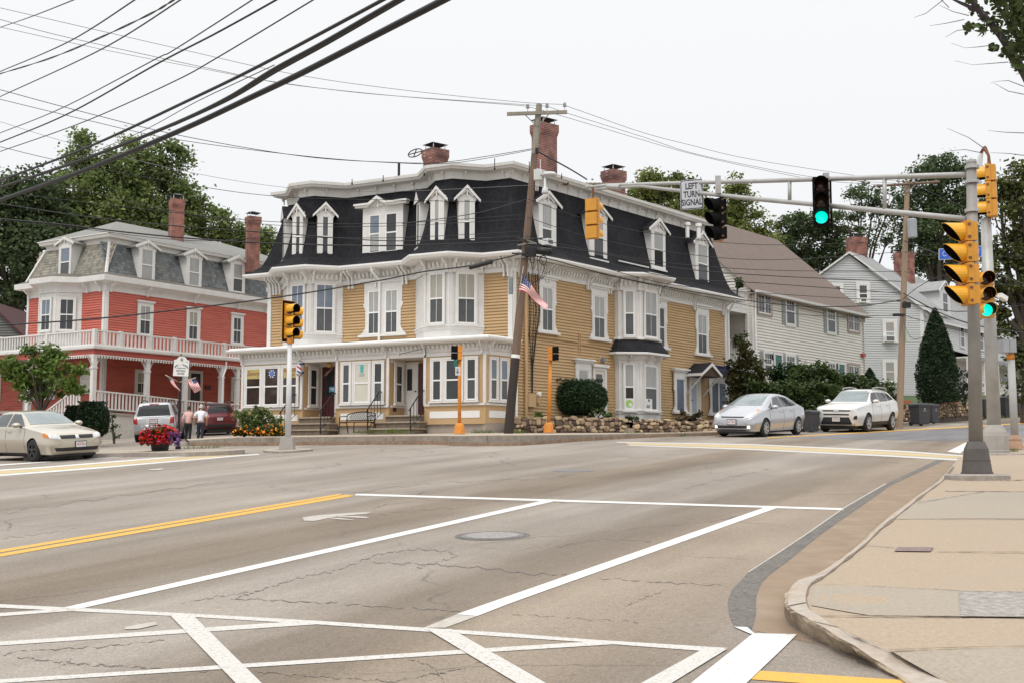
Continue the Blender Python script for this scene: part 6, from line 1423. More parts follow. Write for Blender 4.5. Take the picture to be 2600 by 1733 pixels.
tp=at(2466,410,PY);tubeobj('pole',[(mb0.x,PY,mb0.z+hB-.05),tp],[17.5*sc,12.5*sc],galvd,MP,18)
mb=MB();mb.lathe([(0,.03),(13*sc,.02),(13.3*sc,-.03)],16,0,Matrix.Translation(tp));mb.build('pole_cap',galv,MP)
zA=lambda px,py,t:at(px,py,lerp(PY,30.,t))
def armY(px):
    k=(px-CX)/FPX;X0=mb0.x;X1=(1490-CX)/FPX*30.;t=(X0-k*PY)/((30.-PY)*k-(X1-X0));return lerp(PY,30.,t)
def am(px,py,dy=0.):return at(px,py,armY(px)+dy)
tubeobj('arm_chord',[am(2455,444),am(2250,450),am(2085,455),am(1900,461),am(1700,466),am(1540,471),am(1488,476)],[.055,.055,.052,.05,.045,.042,.04],galv,MP)
tubeobj('arm_chord',[am(2455,557),am(2250,537),am(2085,521),am(1900,504),am(1700,482),am(1630,473),am(1541,478),am(1515,481)],[.055,.055,.052,.05,.045,.042,.042,.04],galv,MP)
for px,y0,y1 in ((2246,451,537),(2005,459,513)):tubeobj('arm_strut',[am(px,y0),am(px,y1)],.042,galv,MP,8)
mb=MB();mb.tube([am(1545,474,-.03),am(1575,476,-.03)],.075,8);mb.build('arm_clamp',galv,MP)
for px,y0,y1 in ((1823,447,492),(2097,440,556)):
    a,b=am(px,y0,-.1),am(px,y1,-.1);mb=MB();mb.box((a.x-.06,a.y-.03,b.z),(a.x+.06,a.y+.03,a.z));mb.build('signal_hanger',galv,MP)
for y in (425,462,535,570):
    p=at(2468,y,PY);mb=MB();mb.tube([(p.x,PY,p.z-.03),(p.x,PY,p.z+.03)],.13,14);mb.build('pole_band',galv,MP)
def sig(px,y0,y1,n,face,label,Y,**k):
    c=at(px,y1,Y);h=(at(px,y0,Y).z-c.z)/n;return signal((c.x,Y,c.z),face,n,h,label,**k)
sig(1507,505,609,3,(.45,.9),'yellow traffic signal seen from behind at the tip of the mast arm',armY(1507),slant=.2)
mb=MB();a=am(1505,478);mb.tube([a,a+Vector((0,0,-.3))],.03,6);mb.build('signal_hanger',rust,MP)
sig(1822,503,609,3,(-.9,-.44),'black traffic signal seen from the side next to the left turn sign',armY(1815)-.15,black=True,slant=.6)
mb=MB();a=armY(1826);p,q=at(1829,609,a),at(1834,503,a);mb.box((p.x-.02,a-.05,p.z),(q.x+.02,a+.28,q.z));mb.build('signal_back',orange2,MP)
sig(2086,452,573,3,(-.22,-.97),'black traffic signal showing green on the middle of the mast arm',armY(2086)-.35,black=True,litk=2,slant=.25)
c=armY(2090)-.12;p,q=at(2066,577,c),at(2110,450,c);mb=MB();mb.box((p.x,c-.02,p.z),(q.x,c,q.z));mb.build('signal_backplate',sigk,MP)
sig(2452,563,776,4,(-1.,-.04),'four section yellow traffic signal in profile on the mast pole',PY-.32,slant=.88)
# left turn sign
Ys=armY(1756)-.15;mb=MB();P=[at(1726,459,Ys),at(1784,454,Ys-.1),at(1787,529,Ys-.1),at(1728,535,Ys)]
x_=(P[1]-P[0]).normalized();y_=(P[0]-P[3]).normalized();w,hh=(P[1]-P[0]).length,(P[0]-P[3]).length;T=frame((P[0]+P[1]+P[2]+P[3])/4,x_,y_)
def rrect(w,h,r,z):
    o=[]
    for cx_,cy_,a in ((w/2-r,h/2-r,0),(-w/2+r,h/2-r,90),(-w/2+r,-h/2+r,180),(w/2-r,-h/2+r,270)):
        for k in range(5):q=math.radians(a+22.5*k);o.append((cx_+r*math.cos(q),cy_+r*math.sin(q),z))
    return o
mb.M=T;mb.prism(rrect(w,hh,.05,-.012),(0,0,.01),0);mb.prism(rrect(w-.022,hh-.022,.04,0),(0,0,.002),1);mb.prism(rrect(w-.062,hh-.062,.035,.0022),(0,0,.001),0);mb.M=None
for k,s in enumerate(('LEFT','TURN','SIGNAL')):text(mb,s,.2,T@Matrix.Translation((0,hh*(.27-.27*k),.005)),1,'CENTER',.001,.70,.006)
tag(mb.build('road_sign',[mat('sign_face',(.50,.51,.54),.4,.03),mat('sign_letter',(.03,.03,.035),.5)]),'white road sign reading LEFT TURN SIGNAL on the mast arm','sign')
# second grey pole behind
p2=gnd(2527,1148,.08);P2=empty('mast_pole',p2,0,'pale grey pole with concrete coloured base behind the near mast pole','pole')
sc=p2.y/3000.;hB=70*sc;basecone('transformer_base',p2,[(33*sc,-.02),(33*sc,.05),(31*sc,.06),(30*sc,hB*.6),(27*sc,hB*.75),(18*sc,hB),(0,hB)],concb,P2,8)
mb=MB();a=gnd(2470,1166,.0);b=gnd(2556,1166,.0);mb.box((p2.x-.55,p2.y-.6,p2.z-.3),(p2.x+.5,p2.y+.5,p2.z-.01));mb.build('footing',granite,P2,bev=.05)
tp2=at(2503,556,p2.y);tubeobj('pole',[(p2.x,p2.y,p2.z+hB-.03),tp2],[17.*sc,13.*sc],galv,P2,18)
sig(2505,690,808,3,(-.1,-1),'yellow traffic signal showing green on the pale grey pole at right',p2.y-.5,litk=2,slant=.2)
sig(2508,420,553,3,(-.9,.42),'yellow traffic signal seen from behind on top of the pale grey pole at right',p2.y-.1,slant=.3)
mb=MB();mb.tube([at(2512,420,p2.y),at(2510,395,p2.y),at(2500,376,p2.y+.2),at(2490,388,p2.y+.4)],[.05,.035,.06,.03],6);mb.build('signal_bracket',rust,P2)
mb=MB();Q=[at(2497,373,p2.y+.3),at(2483,398,p2.y+1.2),at(2467,478,p2.y+1.2),at(2466,560,p2.y+1.2),at(2479,560,p2.y+.3),at(2489,470,p2.y+.3)]
mb.prism(Q,(.02,.02,0));tag(mb.build('sign_panel',wb),'white sign panel seen edge-on behind the top of the mast pole','sign')
mb=MB();Ys=p2.y-.3;P=[at(2384,632,Ys-.6),at(2493,624.5,Ys),at(2493,652.5,Ys),at(2384,661,Ys-.6)];x_=(P[1]-P[0]).normalized();y_=(P[0]-P[3]).normalized();w,hh=(P[1]-P[0]).length,(P[0]-P[3]).length;T=frame((P[0]+P[1]+P[2]+P[3])/4,x_,y_)
mb.M=T;mb.prism(rrect(w,hh,.03,-.012),(0,0,.01),0);mb.prism(rrect(w-.03,hh-.03,.025,0),(0,0,.002),1);mb.M=None
text(mb,'C',.2,T@Matrix.Translation((-w*.38,0,.005)),0,'CENTER',.001);text(mb,'ST',.17,T@Matrix.Translation((w*.40,0,.005)),0,'CENTER',.001,.8)
tag(mb.build('street_sign',[wb,mat('sign_blue3',(.02,.11,.55),.4,.05)]),'blue street name sign partly hidden behind the four section signal','sign')
c=at(2545,755,p2.y-.1);mb=MB();T=Matrix.Translation(c)@Matrix.Rotation(.5,4,'Z')@Matrix.Rotation(.35,4,'Y');mb.box((-.12,-.07,-.06),(.13,.07,.06),0,T);mb.box((.13,-.055,-.045),(.132,.055,.045),1,T);mb.tube([c,at(2518,750,p2.y)],.02,6);tag(mb.build('traffic_camera',[sash,sigk]),'small white box camera on the pale grey pole at right','camera')
# small grey pedestrian post at the right edge
p3=gnd(2578,1138,.08);P3=empty('pedestrian_signal',p3,0,'grey pedestrian signal post with an orange collar at the right edge','pedestrian signal');sc=p3.y/3000.
basecone('base',p3,[(19*sc,0),(17*sc,.12),(14*sc,.22),(15*sc,.25),(10*sc,35*sc),(0,35*sc)],mat('tan_base',(.40,.25,.17),.8,.15),P3)
z1=at(2567,912,p3.y);tubeobj('post',[(p3.x,p3.y,p3.z+.3),z1],[9.5*sc,9*sc],mat('pale_post',(.42,.42,.41),.5,.08,3,dirt=((.3,.28,.3),3,.6)),P3,12)
z2=at(2564,897,p3.y);tubeobj('collar',[z1,z2],10*sc,orange,P3,8)
a,b=at(2541,895,p3.y),at(2573,862,p3.y);mb=MB();mb.box((a.x,p3.y-.2,a.z),(a.x+.16*1,p3.y+.2,b.z));mb.box((a.x+.18,p3.y-.18,a.z),(b.x,p3.y+.18,b.z));mb.build('housing',mat('grey_housing',(.33,.34,.36),.4,.1),P3)
# far utility pole
fp=at(2283,1083,53.);ft=at(2304,460,53.);FU=empty('utility_pole',fp,0,'tan utility pole with a transformer behind the white car','utility pole')
mb=MB();mb.tube([fp+(ft-fp)*(i/8)+(Vector((0,0,-.3)) if i==0 else Vector()) for i in range(9)],[lerp(.16,.11,i/8) for i in range(9)],12);mb.build('pole',poletan,FU)
a,b=at(2226,473,52.8),at(2386,462,52.8);mb=MB();mb.tube([a,b],.06,4);mb.build('crossarm',polew,FU)
for px in (2282,2320):mb=MB();p=at(px,470,52.8);mb.lathe([(.02,0),(.02,.12),(.08,.13),(.05,.25),(0,.28)],8,0,Matrix.Translation(p));mb.build('insulator',mat('insulator_grey'),FU)
for px in (2279,2325):mb=MB();mb.tube([at(px,470,52.8),at(2302,488,52.85)],.025,5);mb.build('arm_brace',galvd,FU)
onpole('transformer',2305,2327,556,604,52.6,mat('transformer_grey',(.30,.32,.335),.4,.06),.3,True,FU)
onpole('pole_box',2300,2306,838,868,52.7,mat('pale_green_box',(.4,.5,.42),.5),.1,False,FU)
for px0,px1,y0,y1 in ((2292,2311,768,782),(2268,2296,797,803)):onpole('splice_case',px0,px1,y0,y1,52.6,wire_m,.2,False,FU)
# cables
def wire(pts,Y0,Y1,wpx,label,group,m=None,ext=True,name='overhead_cable',twist=0.):
    n=14 if len(pts)>2 else 8
    q=[]
    for i in range(len(pts)-1):
        p0,p1,p2_,p3_=[Vector((*pts[max(0,min(len(pts)-1,i+d))],0)) for d in (-1,0,1,2)]
        for j in range(n):
            t=j/n;q.append(.5*((2*p1)+(p2_-p0)*t+(2*p0-5*p1+4*p2_-p3_)*t*t+(3*p1-p0-3*p2_+p3_)*t**3))
    q.append(Vector((*pts[-1],0)))
    tot=sum((b-a).length for a,b in zip(q,q[1:]));acc=0;P=[];R=[]
    for i,p in enumerate(q):
        if i:acc+=(p-q[i-1]).length
        Y=1/lerp(1/Y0,1/Y1,acc/tot);P.append(at(p.x,p.y,Y))
    Ym=(Y0+Y1)/2;r=wpx/2/3000*Ym
    mb=MB()
    if twist:
        for ph in (0,math.pi):
            mb.tube([p+Vector((0,math.sin(i*twist+ph)*r*1.2,math.cos(i*twist+ph)*r*1.2)) for i,p in enumerate(P)],r,6)
    else:mb.tube(P,r,8)
    return tag(mb.build(name,m or wire_m,None,True),label,'cable',group)
k=1.81
def C(*p):return [(x/k,y/k) for x,y in p]
gN='cables sweeping overhead at upper left'
wire(C((-150,970),(0,920),(410,775),(830,600),(1150,450),(1400,330),(1750,150),(2040,0),(2200,-85)),30,14,13,'thickest black cable bundle sweeping down from the top centre to the left edge',gN)
wire(C((-150,905),(0,862),(420,720),(800,570),(1050,450),(1260,320),(1500,190),(1830,0),(1990,-90)),30,14,9,'thick black cable running between the thickest bundle and the next thinner one',gN)
wire(C((800,575),(1060,455),(1270,330),(1510,198),(1835,10),(1990,-80)),22,14,7,'black cable lashed under the second thickest bundle near the top',gN)
wire(C((-150,880),(0,830),(420,670),(850,470),(1160,320),(1500,140),(1760,0),(1900,-75)),30,14,7,'black cable uppermost of the three thick bundles at upper left',gN)
tn='thin black overhead cable curving up to the top edge left of the thick bundles'
for P,w in ((C((-100,695),(0,655),(330,515),(730,290),(1000,150),(1270,0),(1400,-80)),4),(C((-100,650),(0,612),(300,490),(720,270),(800,230),(1160,0),(1270,-75)),2.6),(C((-100,730),(0,697),(400,555),(800,375),(1000,265),(1440,0),(1560,-75)),2.8),(C((-100,490),(0,445),(480,220),(830,0),(950,-80)),3),(C((-80,365),(0,330),(330,185),(620,0),(720,-70)),3),(C((-80,155),(0,127),(150,75),(340,0),(420,-35)),2.4),(C((300,750),(640,610),(900,470),(1100,375),(1260,300)),1.8)):
    wire(P,32,16,w,tn,'thin cables at upper left')
wire(C((-80,362),(0,340),(240,265),(480,165),(700,60),(800,0),(900,-60)),30,16,2.2,'twisted pair of black cables curving up to the top edge at upper left',gN,twist=.45)
tg='thin grey wire crossing the sky from the left edge towards the leaning utility pole'
for P,w in ((C((-80,20),(0,37),(800,220),(1340,340),(1800,408),(2353,467))+[(1434,266)],1.5),(C((-80,72),(0,90),(300,170),(1100,345),(1340,390),(1800,440),(2353,483))+[(1340,271)],1.7),(C((-80,107),(0,125),(480,230),(1000,330),(1250,375),(1700,432),(2353,478))+[(1389,270)],1.4)):
    wire(P,36,42.8,w,tg,'primary wires left of the pole',wire_g)
tb='thin dark wire crossing behind the thick bundles towards the leaning utility pole'
for P,w,m_ in ((C((-80,390),(0,413),(400,520),(850,628),(1400,720),(1830,748),(2050,745))+[(1250,395),(1352,378)],1.8,wire_m),(C((-80,437),(0,457),(400,553),(800,640),(1400,718),(1830,750),(2100,748))+[(1352,381)],1.6,wire_m),(C((-80,540),(0,560),(330,660),(860,790),(1340,865),(1800,880))+[(1355,470)],1.1,wire_g),(C((-80,660),(0,675),(300,745),(900,855),(1300,905),(1800,920))+[(1345,515)],1.5,wire_m)):
    wire(P,38,42.8,w,tb,'secondary wires left of the pole',m_)
tl='dark cable stretched low across both mansard roofs to the leaning utility pole'
for P,w in (([(-60,510),(0,517.5),(208,549),(431,572.6),(700,592),(1000,612),(1330,600)],2.6),([(-60,549),(0,556),(149,569.6),(297,587.4),(476,605),(700,618.7),(1000,624),(1330,612)],3.8),([(60,495),(416,537),(700,563.6),(1000,567),(1335,545)],1.6),([(98,456),(431,534),(700,572),(1000,574),(1333,556)],1.4),([(-60,550),(149,574),(476,611),(700,603),(1000,604),(1330,588)],1.6),([(1022,568),(1202,543),(1338,506)],2)):
    wire(P,38,42.6,w,tl,'cables across the mansard roofs')
wire([(-60,829),(0,825.5),(208,812),(387,794),(700,755.5),(960,713),(1076,690),(1192,675),(1322,645)],36,42.6,3.6,'black service cable rising past the second floor windows to the leaning pole','')
a,b=at(1191,680,41.6),at(1251,664,42.0);mb=MB();mb.tube([a,a+(b-a)*.03,a+(b-a)*.97,b],[.03,.085,.085,.03],10);tag(mb.build('splice_case',wire_m,None,True),'black cylindrical splice case on the service cable before the leaning pole','cable splice')
p=at(1054,389,40.3);mb=MB();mb.tube([(p.x+.24*math.cos(i*math.pi/10),p.y,p.z+.13*math.sin(i*math.pi/10)+.07*math.cos(i*math.pi/10)) for i in range(21)],.02,6,cap=False);mb.tube([p+Vector((-.22,0,-.06)),p+Vector((.22,0,.06))],.02,5);mb.tube([p+Vector((-.05,0,-.14)),p+Vector((.05,0,.15))],.02,5);tag(mb.build('cable_loop',wire_m),'black oval loop of spare cable on the wire above the roof','cable loop')
wire([(1362,383),(1446,429),(1490,456)],42.8,52,4,'short thick black cable dropping from the leaning pole to the rear roof','')
te='thin grey wire running right from the crossarm of the leaning utility pole'
for P in ([(1434,268),(1505,293),(1632,337),(1750,368),(1900,403.5),(2170,446),(2290,462)],[(1389,270),(1444,289),(1632,348),(1750,387),(1900,420),(2080,452),(2275,466)],[(1340,271),(1413,291),(1632,356),(1750,389.5),(1900,424),(2080,458),(2250,470)]):
    wire(P,42.8,52.8,1.3,te,'primary wires right of the pole',wire_g)
tr='dark cable sagging between the two wooden utility poles above the right-hand street'
for P,w in (([(1340,506),(1500,560),(1700,600),(1950,622),(2286,612)],1.5),([(1338,552),(1500,603),(1700,640),(1950,660),(2286,640)],1.5),([(1336,600),(1500,636),(1700,668),(1950,686),(2288,690)],1.6),([(1400,626),(1506,640),(1714,680),(1950,700),(2287,715)],2.2),([(1336,618),(1506,659),(1714,705),(1950,720),(2287,745)],2),([(1336,640),(1500,672),(1700,722),(1950,745),(2287,765)],1.6),([(1336,650),(1390,657),(1607,712),(1950,770),(2160,778),(2287,762)],2.6),([(1333,655),(1500,690),(1800,755),(2050,800),(2287,800)],1.5)):
    wire(P,42.6,52.8,w,tr,'cables between the two utility poles')
tz='dark cable running right from the far utility pole towards the right edge'
for P,w in (([(2304,462),(2400,505),(2600,590)],1.3),([(2296,612),(2420,660),(2640,735)],3.),([(2294,640),(2400,652),(2640,650)],1.4),([(2296,690),(2430,716),(2640,724)],1.4),([(2294,745),(2400,800),(2500,830),(2640,850)],3.2),([(2293,765),(2380,785),(2460,790),(2640,770)],2.2),([(2292,800),(2400,830),(2640,890)],1.6),([(2293,760),(2330,730),(2380,705),(2450,690)],1.8),([(2290,800),(2320,860),(2400,825)],1.3)):
    wire(P,52.8,46,w,tz,'cables right of the far utility pole')
# ---------------------------------------------------------------- cars
from mathutils.bvhtree import BVHTree
tyre=mat('tyre',(.018,.018,.019),.85,.2,8);rimm=mat('alloy_rim',(.50,.50,.51),.3,.06,metal=.7);rimk=mat('dark_rim',(.035,.035,.037),.4,.1,metal=.4)
cglass=mat('car_glass',(.045,.055,.058),.05,.15,1,spec=.7);cglassd=mat('car_glass_tinted',(.018,.019,.021),.06,.2,1,spec=.7)
wsglass=mat('windscreen',(.17,.205,.205),.05,.25,1.5,spec=.8);plas=mat('black_plastic',(.016,.016,.017),.6,.15)
lampc=mat('headlamp',(.52,.53,.54),.08,.25,9,spec=.8);lampr=mat('tail_lamp',(.32,.012,.012),.12,.2,6,spec=.7);lampo=mat('indicator',(.6,.2,.03),.15,.1)
lampon=mat('headlamp_lit',(.8,.75,.65),.2,.05,emit=(1,.9,.72),es=2.2);plate_m=mat('licence_plate',(.62,.60,.60),.4,.05);plate_t=mat('plate_red',(.4,.04,.05),.5)
platef=mat('plate_frame',(.02,.02,.02),.5)
def carpaint(n,c,metal=.35,r=.33):return mat(n,c,r,.02,2,metal=metal,coat=.9)
def car(name,label,st_,paint,wheels,R,decals,loc,heading,sc=1.,W=.9,rim=rimm,spokes=5,mirror=(.7,1.0),group=None,seamx=(),handles=(),plate=None,cat='car',slope=True,rack=None,low=None,stmid=.5):
    h=math.radians(heading)
    x,y=loc;z=gz(x,y)
    root=empty(name,(x,y,z),0,label,cat,group)
    n=Vector((-(gz(x+.5,y)-gz(x-.5,y)),-(gz(x,y+.5)-gz(x,y-.5)),1)).normalized()
    f=Vector((math.cos(h),math.sin(h),0));f=(f-n*f.dot(n)).normalized();l=n.cross(f)
    M=Matrix(((f.x,l.x,n.x,x),(f.y,l.y,n.y,y),(f.z,l.z,n.z,z),(0,0,0,1)))@Matrix.Scale(sc,4)
    # stations -> smooth shell
    def prof(s):
        _,zb,zs,zt,wb,wm,ws,wt=s
        return [(0,zb),(wb*.92,zb),(wb,zb+.09),(wm,lerp(zb,zs,stmid)),(lerp(wm,ws,.75),lerp(zb,zs,.86)),(ws,zs),(lerp(ws,wt,.5),lerp(zs,zt-.03,.52)),(wt,zt-.04),(wt*.62,zt-.008),(0,zt)]
    pr=[prof(s) for s in st_];xs=[s[0] for s in st_];nb=len(pr[0])
    def cat_(a,b,c,d,t):return .5*((2*b)+(c-a)*t+(2*a-5*b+4*c-d)*t*t+(3*b-a-3*c+d)*t**3)
    rows=[];K=5
    for i in range(len(xs)-1):
        for j in range(K+(i==len(xs)-2)):
            t=j/K;g=[max(0,i-1),i,i+1,min(len(xs)-1,i+2)]
            row=[(cat_(*[xs[q] for q in g],t),cat_(*[pr[q][b][0] for q in g],t),cat_(*[pr[q][b][1] for q in g],t)) for b in range(nb)]
            # refine round the section
            fine=[]
            for b in range(nb-1):
                for k in range(3):
                    u=k/3;gg=[max(0,b-1),b,b+1,min(nb-1,b+2)]
                    fine.append(tuple([row[b][0]]+[lerp(row[b][q],row[b+1][q],u)*.5+.5*cat_(*[row[c][q] for c in gg],u) for q in (1,2)]))
            fine.append(row[-1]);rows.append(fine)
    full=[[(p[0],-p[1],p[2]) for p in r[::-1]][:-1]+[(p[0],max(0,p[1]),p[2]) for p in r] for r in rows]
    full=[r[:-1] for r in full]   # closed ring (top centre shared)
    mb=MB();mb.loft(full,0,True);nn=len(full[0]);mb.poly(full[0][::-1]);mb.poly(full[-1])
    bm=bmesh.new();vs=[bm.verts.new(v) for v in mb.v]
    for f_ in mb.f:
        try:bm.faces.new([vs[i] for i in f_])
        except ValueError:pass
    bmesh.ops.remove_doubles(bm,verts=bm.verts,dist=1e-5);bmesh.ops.recalc_face_normals(bm,faces=bm.faces)
    bv=BVHTree.FromBMesh(bm)
    me=bpy.data.meshes.new('body');bm.to_mesh(me);bm.free()
    body=bpy.data.objects.new('body',me);COL.objects.link(body);me.materials.append(paint);me.materials.append(plas)
    # wheel arches
    cut=MB()
    for wx in wheels:
        for sg in (-1,1):cut.tube([(wx,sg*(W-.34),R),(wx,sg*(W+.3),R)],R*1.13,28)
    cme=bpy.data.meshes.new('cut');cme.from_pydata(cut.v,[],cut.f);cme.materials.append(plas);co=bpy.data.objects.new('cut',cme);COL.objects.link(co)
    bmc=bmesh.new();bmc.from_mesh(cme);bmesh.ops.recalc_face_normals(bmc,faces=bmc.faces);bmc.to_mesh(cme);bmc.free()
    md=body.modifiers.new('b','BOOLEAN');md.object=co;md.operation='DIFFERENCE';md.solver='EXACT';md.material_mode='TRANSFER'
    dg=bpy.context.evaluated_depsgraph_get();new=bpy.data.meshes.new_from_object(body.evaluated_get(dg))
    body.modifiers.clear();body.data=new;bpy.data.objects.remove(co)
    new.polygons.foreach_set('use_smooth',[True]*len(new.polygons));new.transform(M)
    new.transform(Matrix.Translation((-x,-y,-z)));body.parent=root
    es=body.modifiers.new('e','EDGE_SPLIT');es.split_angle=math.radians(38)
    ub=MB(M);ub.box((wheels[1]-.75,-W*.72,.13),(wheels[0]+.75,W*.72,.36));ub.build('underbody_shade_box',plas,root)  # black box added below the floor to darken the ground under the car
    # pieces projected on the shell
    def project(quad,axis,nu,nv,off,rnd=0):
        P=[]
        for j in range(nv+1):
            row=[]
            for i in range(nu+1):
                u,v=i/nu,j/nv
                a=[lerp(lerp(quad[0][k],quad[1][k],u),lerp(quad[3][k],quad[2][k],u),v) for k in (0,1)]
                if axis=='front':o,d=Vector((4,a[0],a[1])),Vector((-1,0,0))
                elif axis=='rear':o,d=Vector((-4,a[0],a[1])),Vector((1,0,0))
                elif axis=='left':o,d=Vector((a[0],3,a[1])),Vector((0,-1,0))
                elif axis=='right':o,d=Vector((a[0],-3,a[1])),Vector((0,1,0))
                else:o,d=Vector((a[0],a[1],4)),Vector((0,0,-1))
                hit,nr,_,_=bv.ray_cast(o,d)
                if hit is None:
                    row.append(None);continue
                if nr.dot(d)>0:nr=-nr
                row.append((hit+nr*off,nr))
            P.append(row)
        return P
    def patch(pname,quad,axis,m,nu=8,nv=6,off=.008,parent=None):
        P=project(quad,axis,nu,nv,off);g=MB(M)
        for j in range(nv):
            for i in range(nu):
                c=[P[j][i],P[j][i+1],P[j+1][i+1],P[j+1][i]]
                if all(c):g.poly([q[0] for q in c])
        # rim down to the shell
        ed=[P[0][i] for i in range(nu+1)]+[P[j][nu] for j in range(1,nv+1)]+[P[nv][i] for i in range(nu-1,-1,-1)]+[P[j][0] for j in range(nv-1,0,-1)]
        for a,b in zip(ed,ed[1:]+ed[:1]):
            if a and b:g.poly([a[0],b[0],b[0]-b[1]*(off+.01),a[0]-a[1]*(off+.01)])
        if not g.f:return None
        return g.build(pname,m,parent or root,True)
    for d in decals:
        pname,axis,quad,m=d[:4];kw=d[4] if len(d)>4 else {}
        sym=kw.pop('sym',False) if isinstance(kw,dict) else False
        kk=dict(kw)
        patch(pname,quad,axis,m,**kk)
        if sym:
            if axis in ('front','rear','top'):q2=[((-p[0],p[1]) if axis!='top' else (p[0],-p[1])) for p in quad];patch(pname,q2,axis,m,**kk)
            else:patch(pname,quad,'right' if axis=='left' else 'left',m,**kk)
        if isinstance(kw,dict) and sym:kw['sym']=True
    for xx,z0,z1 in seamx:
        for sd in ('left','right'):patch('door_seam',[(xx-.008,z0),(xx+.008,z0),(xx+.008,z1),(xx-.008,z1)],sd,plas,1,8,.002)
    for xx,zz in handles:
        for sg in (-1,1):
            hit,nr,_,_=bv.ray_cast(Vector((xx,sg*3,zz)),Vector((0,-sg,0)))
            if hit:
                g=MB(M);g.tube([hit+Vector((-.1,0,0)),hit+Vector((-.08,sg*.04,0)),hit+Vector((.08,sg*.04,0)),hit+Vector((.1,0,0))],.016,6);g.build('door_handle',paint,root,True)
    for sg in (-1,1):
        g=MB(M);mx,mz=mirror;hit,nr,_,_=bv.ray_cast(Vector((mx,sg*3,mz-.02)),Vector((0,-sg,0)));yy=abs(hit.y) if hit else W
        T=Matrix.Translation((mx,sg*(yy+.13),mz+.04))
        rws=[]
        for xx,k in ((.11,.25),(.08,.75),(.0,1.),(-.07,.95),(-.075,.8)):rws.append([(xx,.12*k*math.cos(q),.075*k*math.sin(q)) for q in [2*math.pi*i/12 for i in range(12)]])
        g.loft([[T@Vector(p) for p in r] for r in rws],0,True);g.poly([T@Vector(p) for p in rws[0]],0);g.poly([T@Vector(p) for p in rws[-1]][::-1],1)
        g.tube([(mx,sg*(yy-.03),mz-.02),(mx+.0,sg*(yy+.08),mz+.02)],.03,6,1);g.build('mirror',[paint,plas],root,True)
    proto=None
    for wx in wheels:
        for sg in (-1,1):
            g=MB(M@Matrix.Translation((wx,sg*(W-.115),R))@Matrix.Rotation(-sg*math.pi/2,4,'X'))
            w_=.105;g.lathe([(R*.62,w_),(R*.70,w_+.012),(R*.9,w_+.008),(R*.985,w_*.75),(R,w_*.4),(R,-w_*.6),(R*.9,-w_),(R*.5,-w_)],30)
            wo=g.build('wheel',tyre,root,True)
            g=MB(M@Matrix.Translation((wx,sg*(W-.115),R))@Matrix.Rotation(-sg*math.pi/2,4,'X'))
            g.lathe([(R*.64,w_+.004),(R*.60,w_+.0),(R*.58,w_-.05),(.0,w_-.06)],26,1);g.lathe([(R*.645,w_+.012),(R*.58,w_+.012),(R*.57,w_-.01)],26,0)
            for k in range(spokes):
                a=2*math.pi*k/spokes+.3;T=Matrix.Rotation(a,4,'Z')
                g.add([T@Vector(p) for p in ((.03,-R*.10,w_+.005),(R*.60,-R*.075,w_+.008),(R*.60,R*.075,w_+.008),(.03,R*.10,w_+.005),(.03,-R*.12,w_-.05),(R*.6,-R*.1,w_-.04),(R*.6,R*.1,w_-.04),(.03,R*.12,w_-.05))],[(0,1,2,3),(0,4,5,1),(3,2,6,7)],0)
            g.lathe([(R*.16,w_-.02),(R*.15,w_+.014),(0,w_+.018)],12,0);g.build('rim',[rim,plas],wo)
    for axis,yc,zc_,txt in (plate or ()):
        d=Vector((-1,0,0)) if axis=='front' else Vector((1,0,0))
        hit,nr,_,_=bv.ray_cast(Vector((4 if axis=='front' else -4,yc,zc_)),d)
        if not hit:continue
        sgn=1 if axis=='front' else -1
        T=M@frame((hit.x+sgn*.03,yc,zc_),(0,sgn,0),(0,0,1));g=MB(T)
        g.box((-.17,-.095,-.02),(.17,.095,-.004),2);g.box((-.152,-.076,-.004),(.152,.076,.0),0);g.M=None
        text(g,txt,.085,T@Matrix.Translation((0,-.005,.002)),1,'CENTER',.001,.82);g.box((-.07,.048,0),(.07,.06,.001),1,T);g.build('licence_plate',[plate_m,plate_t,platef],root)
    if rack:
        for sg in (-1,1):
            g=MB(M);g.tube([(rack[0],sg*rack[2],rack[3]-.05),(rack[0]-.12,sg*rack[2],rack[3]+.02),((rack[0]+rack[1])/2,sg*rack[2],rack[3]+.05),(rack[1]+.12,sg*rack[2],rack[3]+.01),(rack[1],sg*rack[2],rack[3]-.06)],.024,8);g.build('roof_rail',rack[4],root,True)
    return root
def sideglass(quads,m=None):return [('side_window','left',q,m or cglass,dict(sym=True,off=.007)) for q in quads]
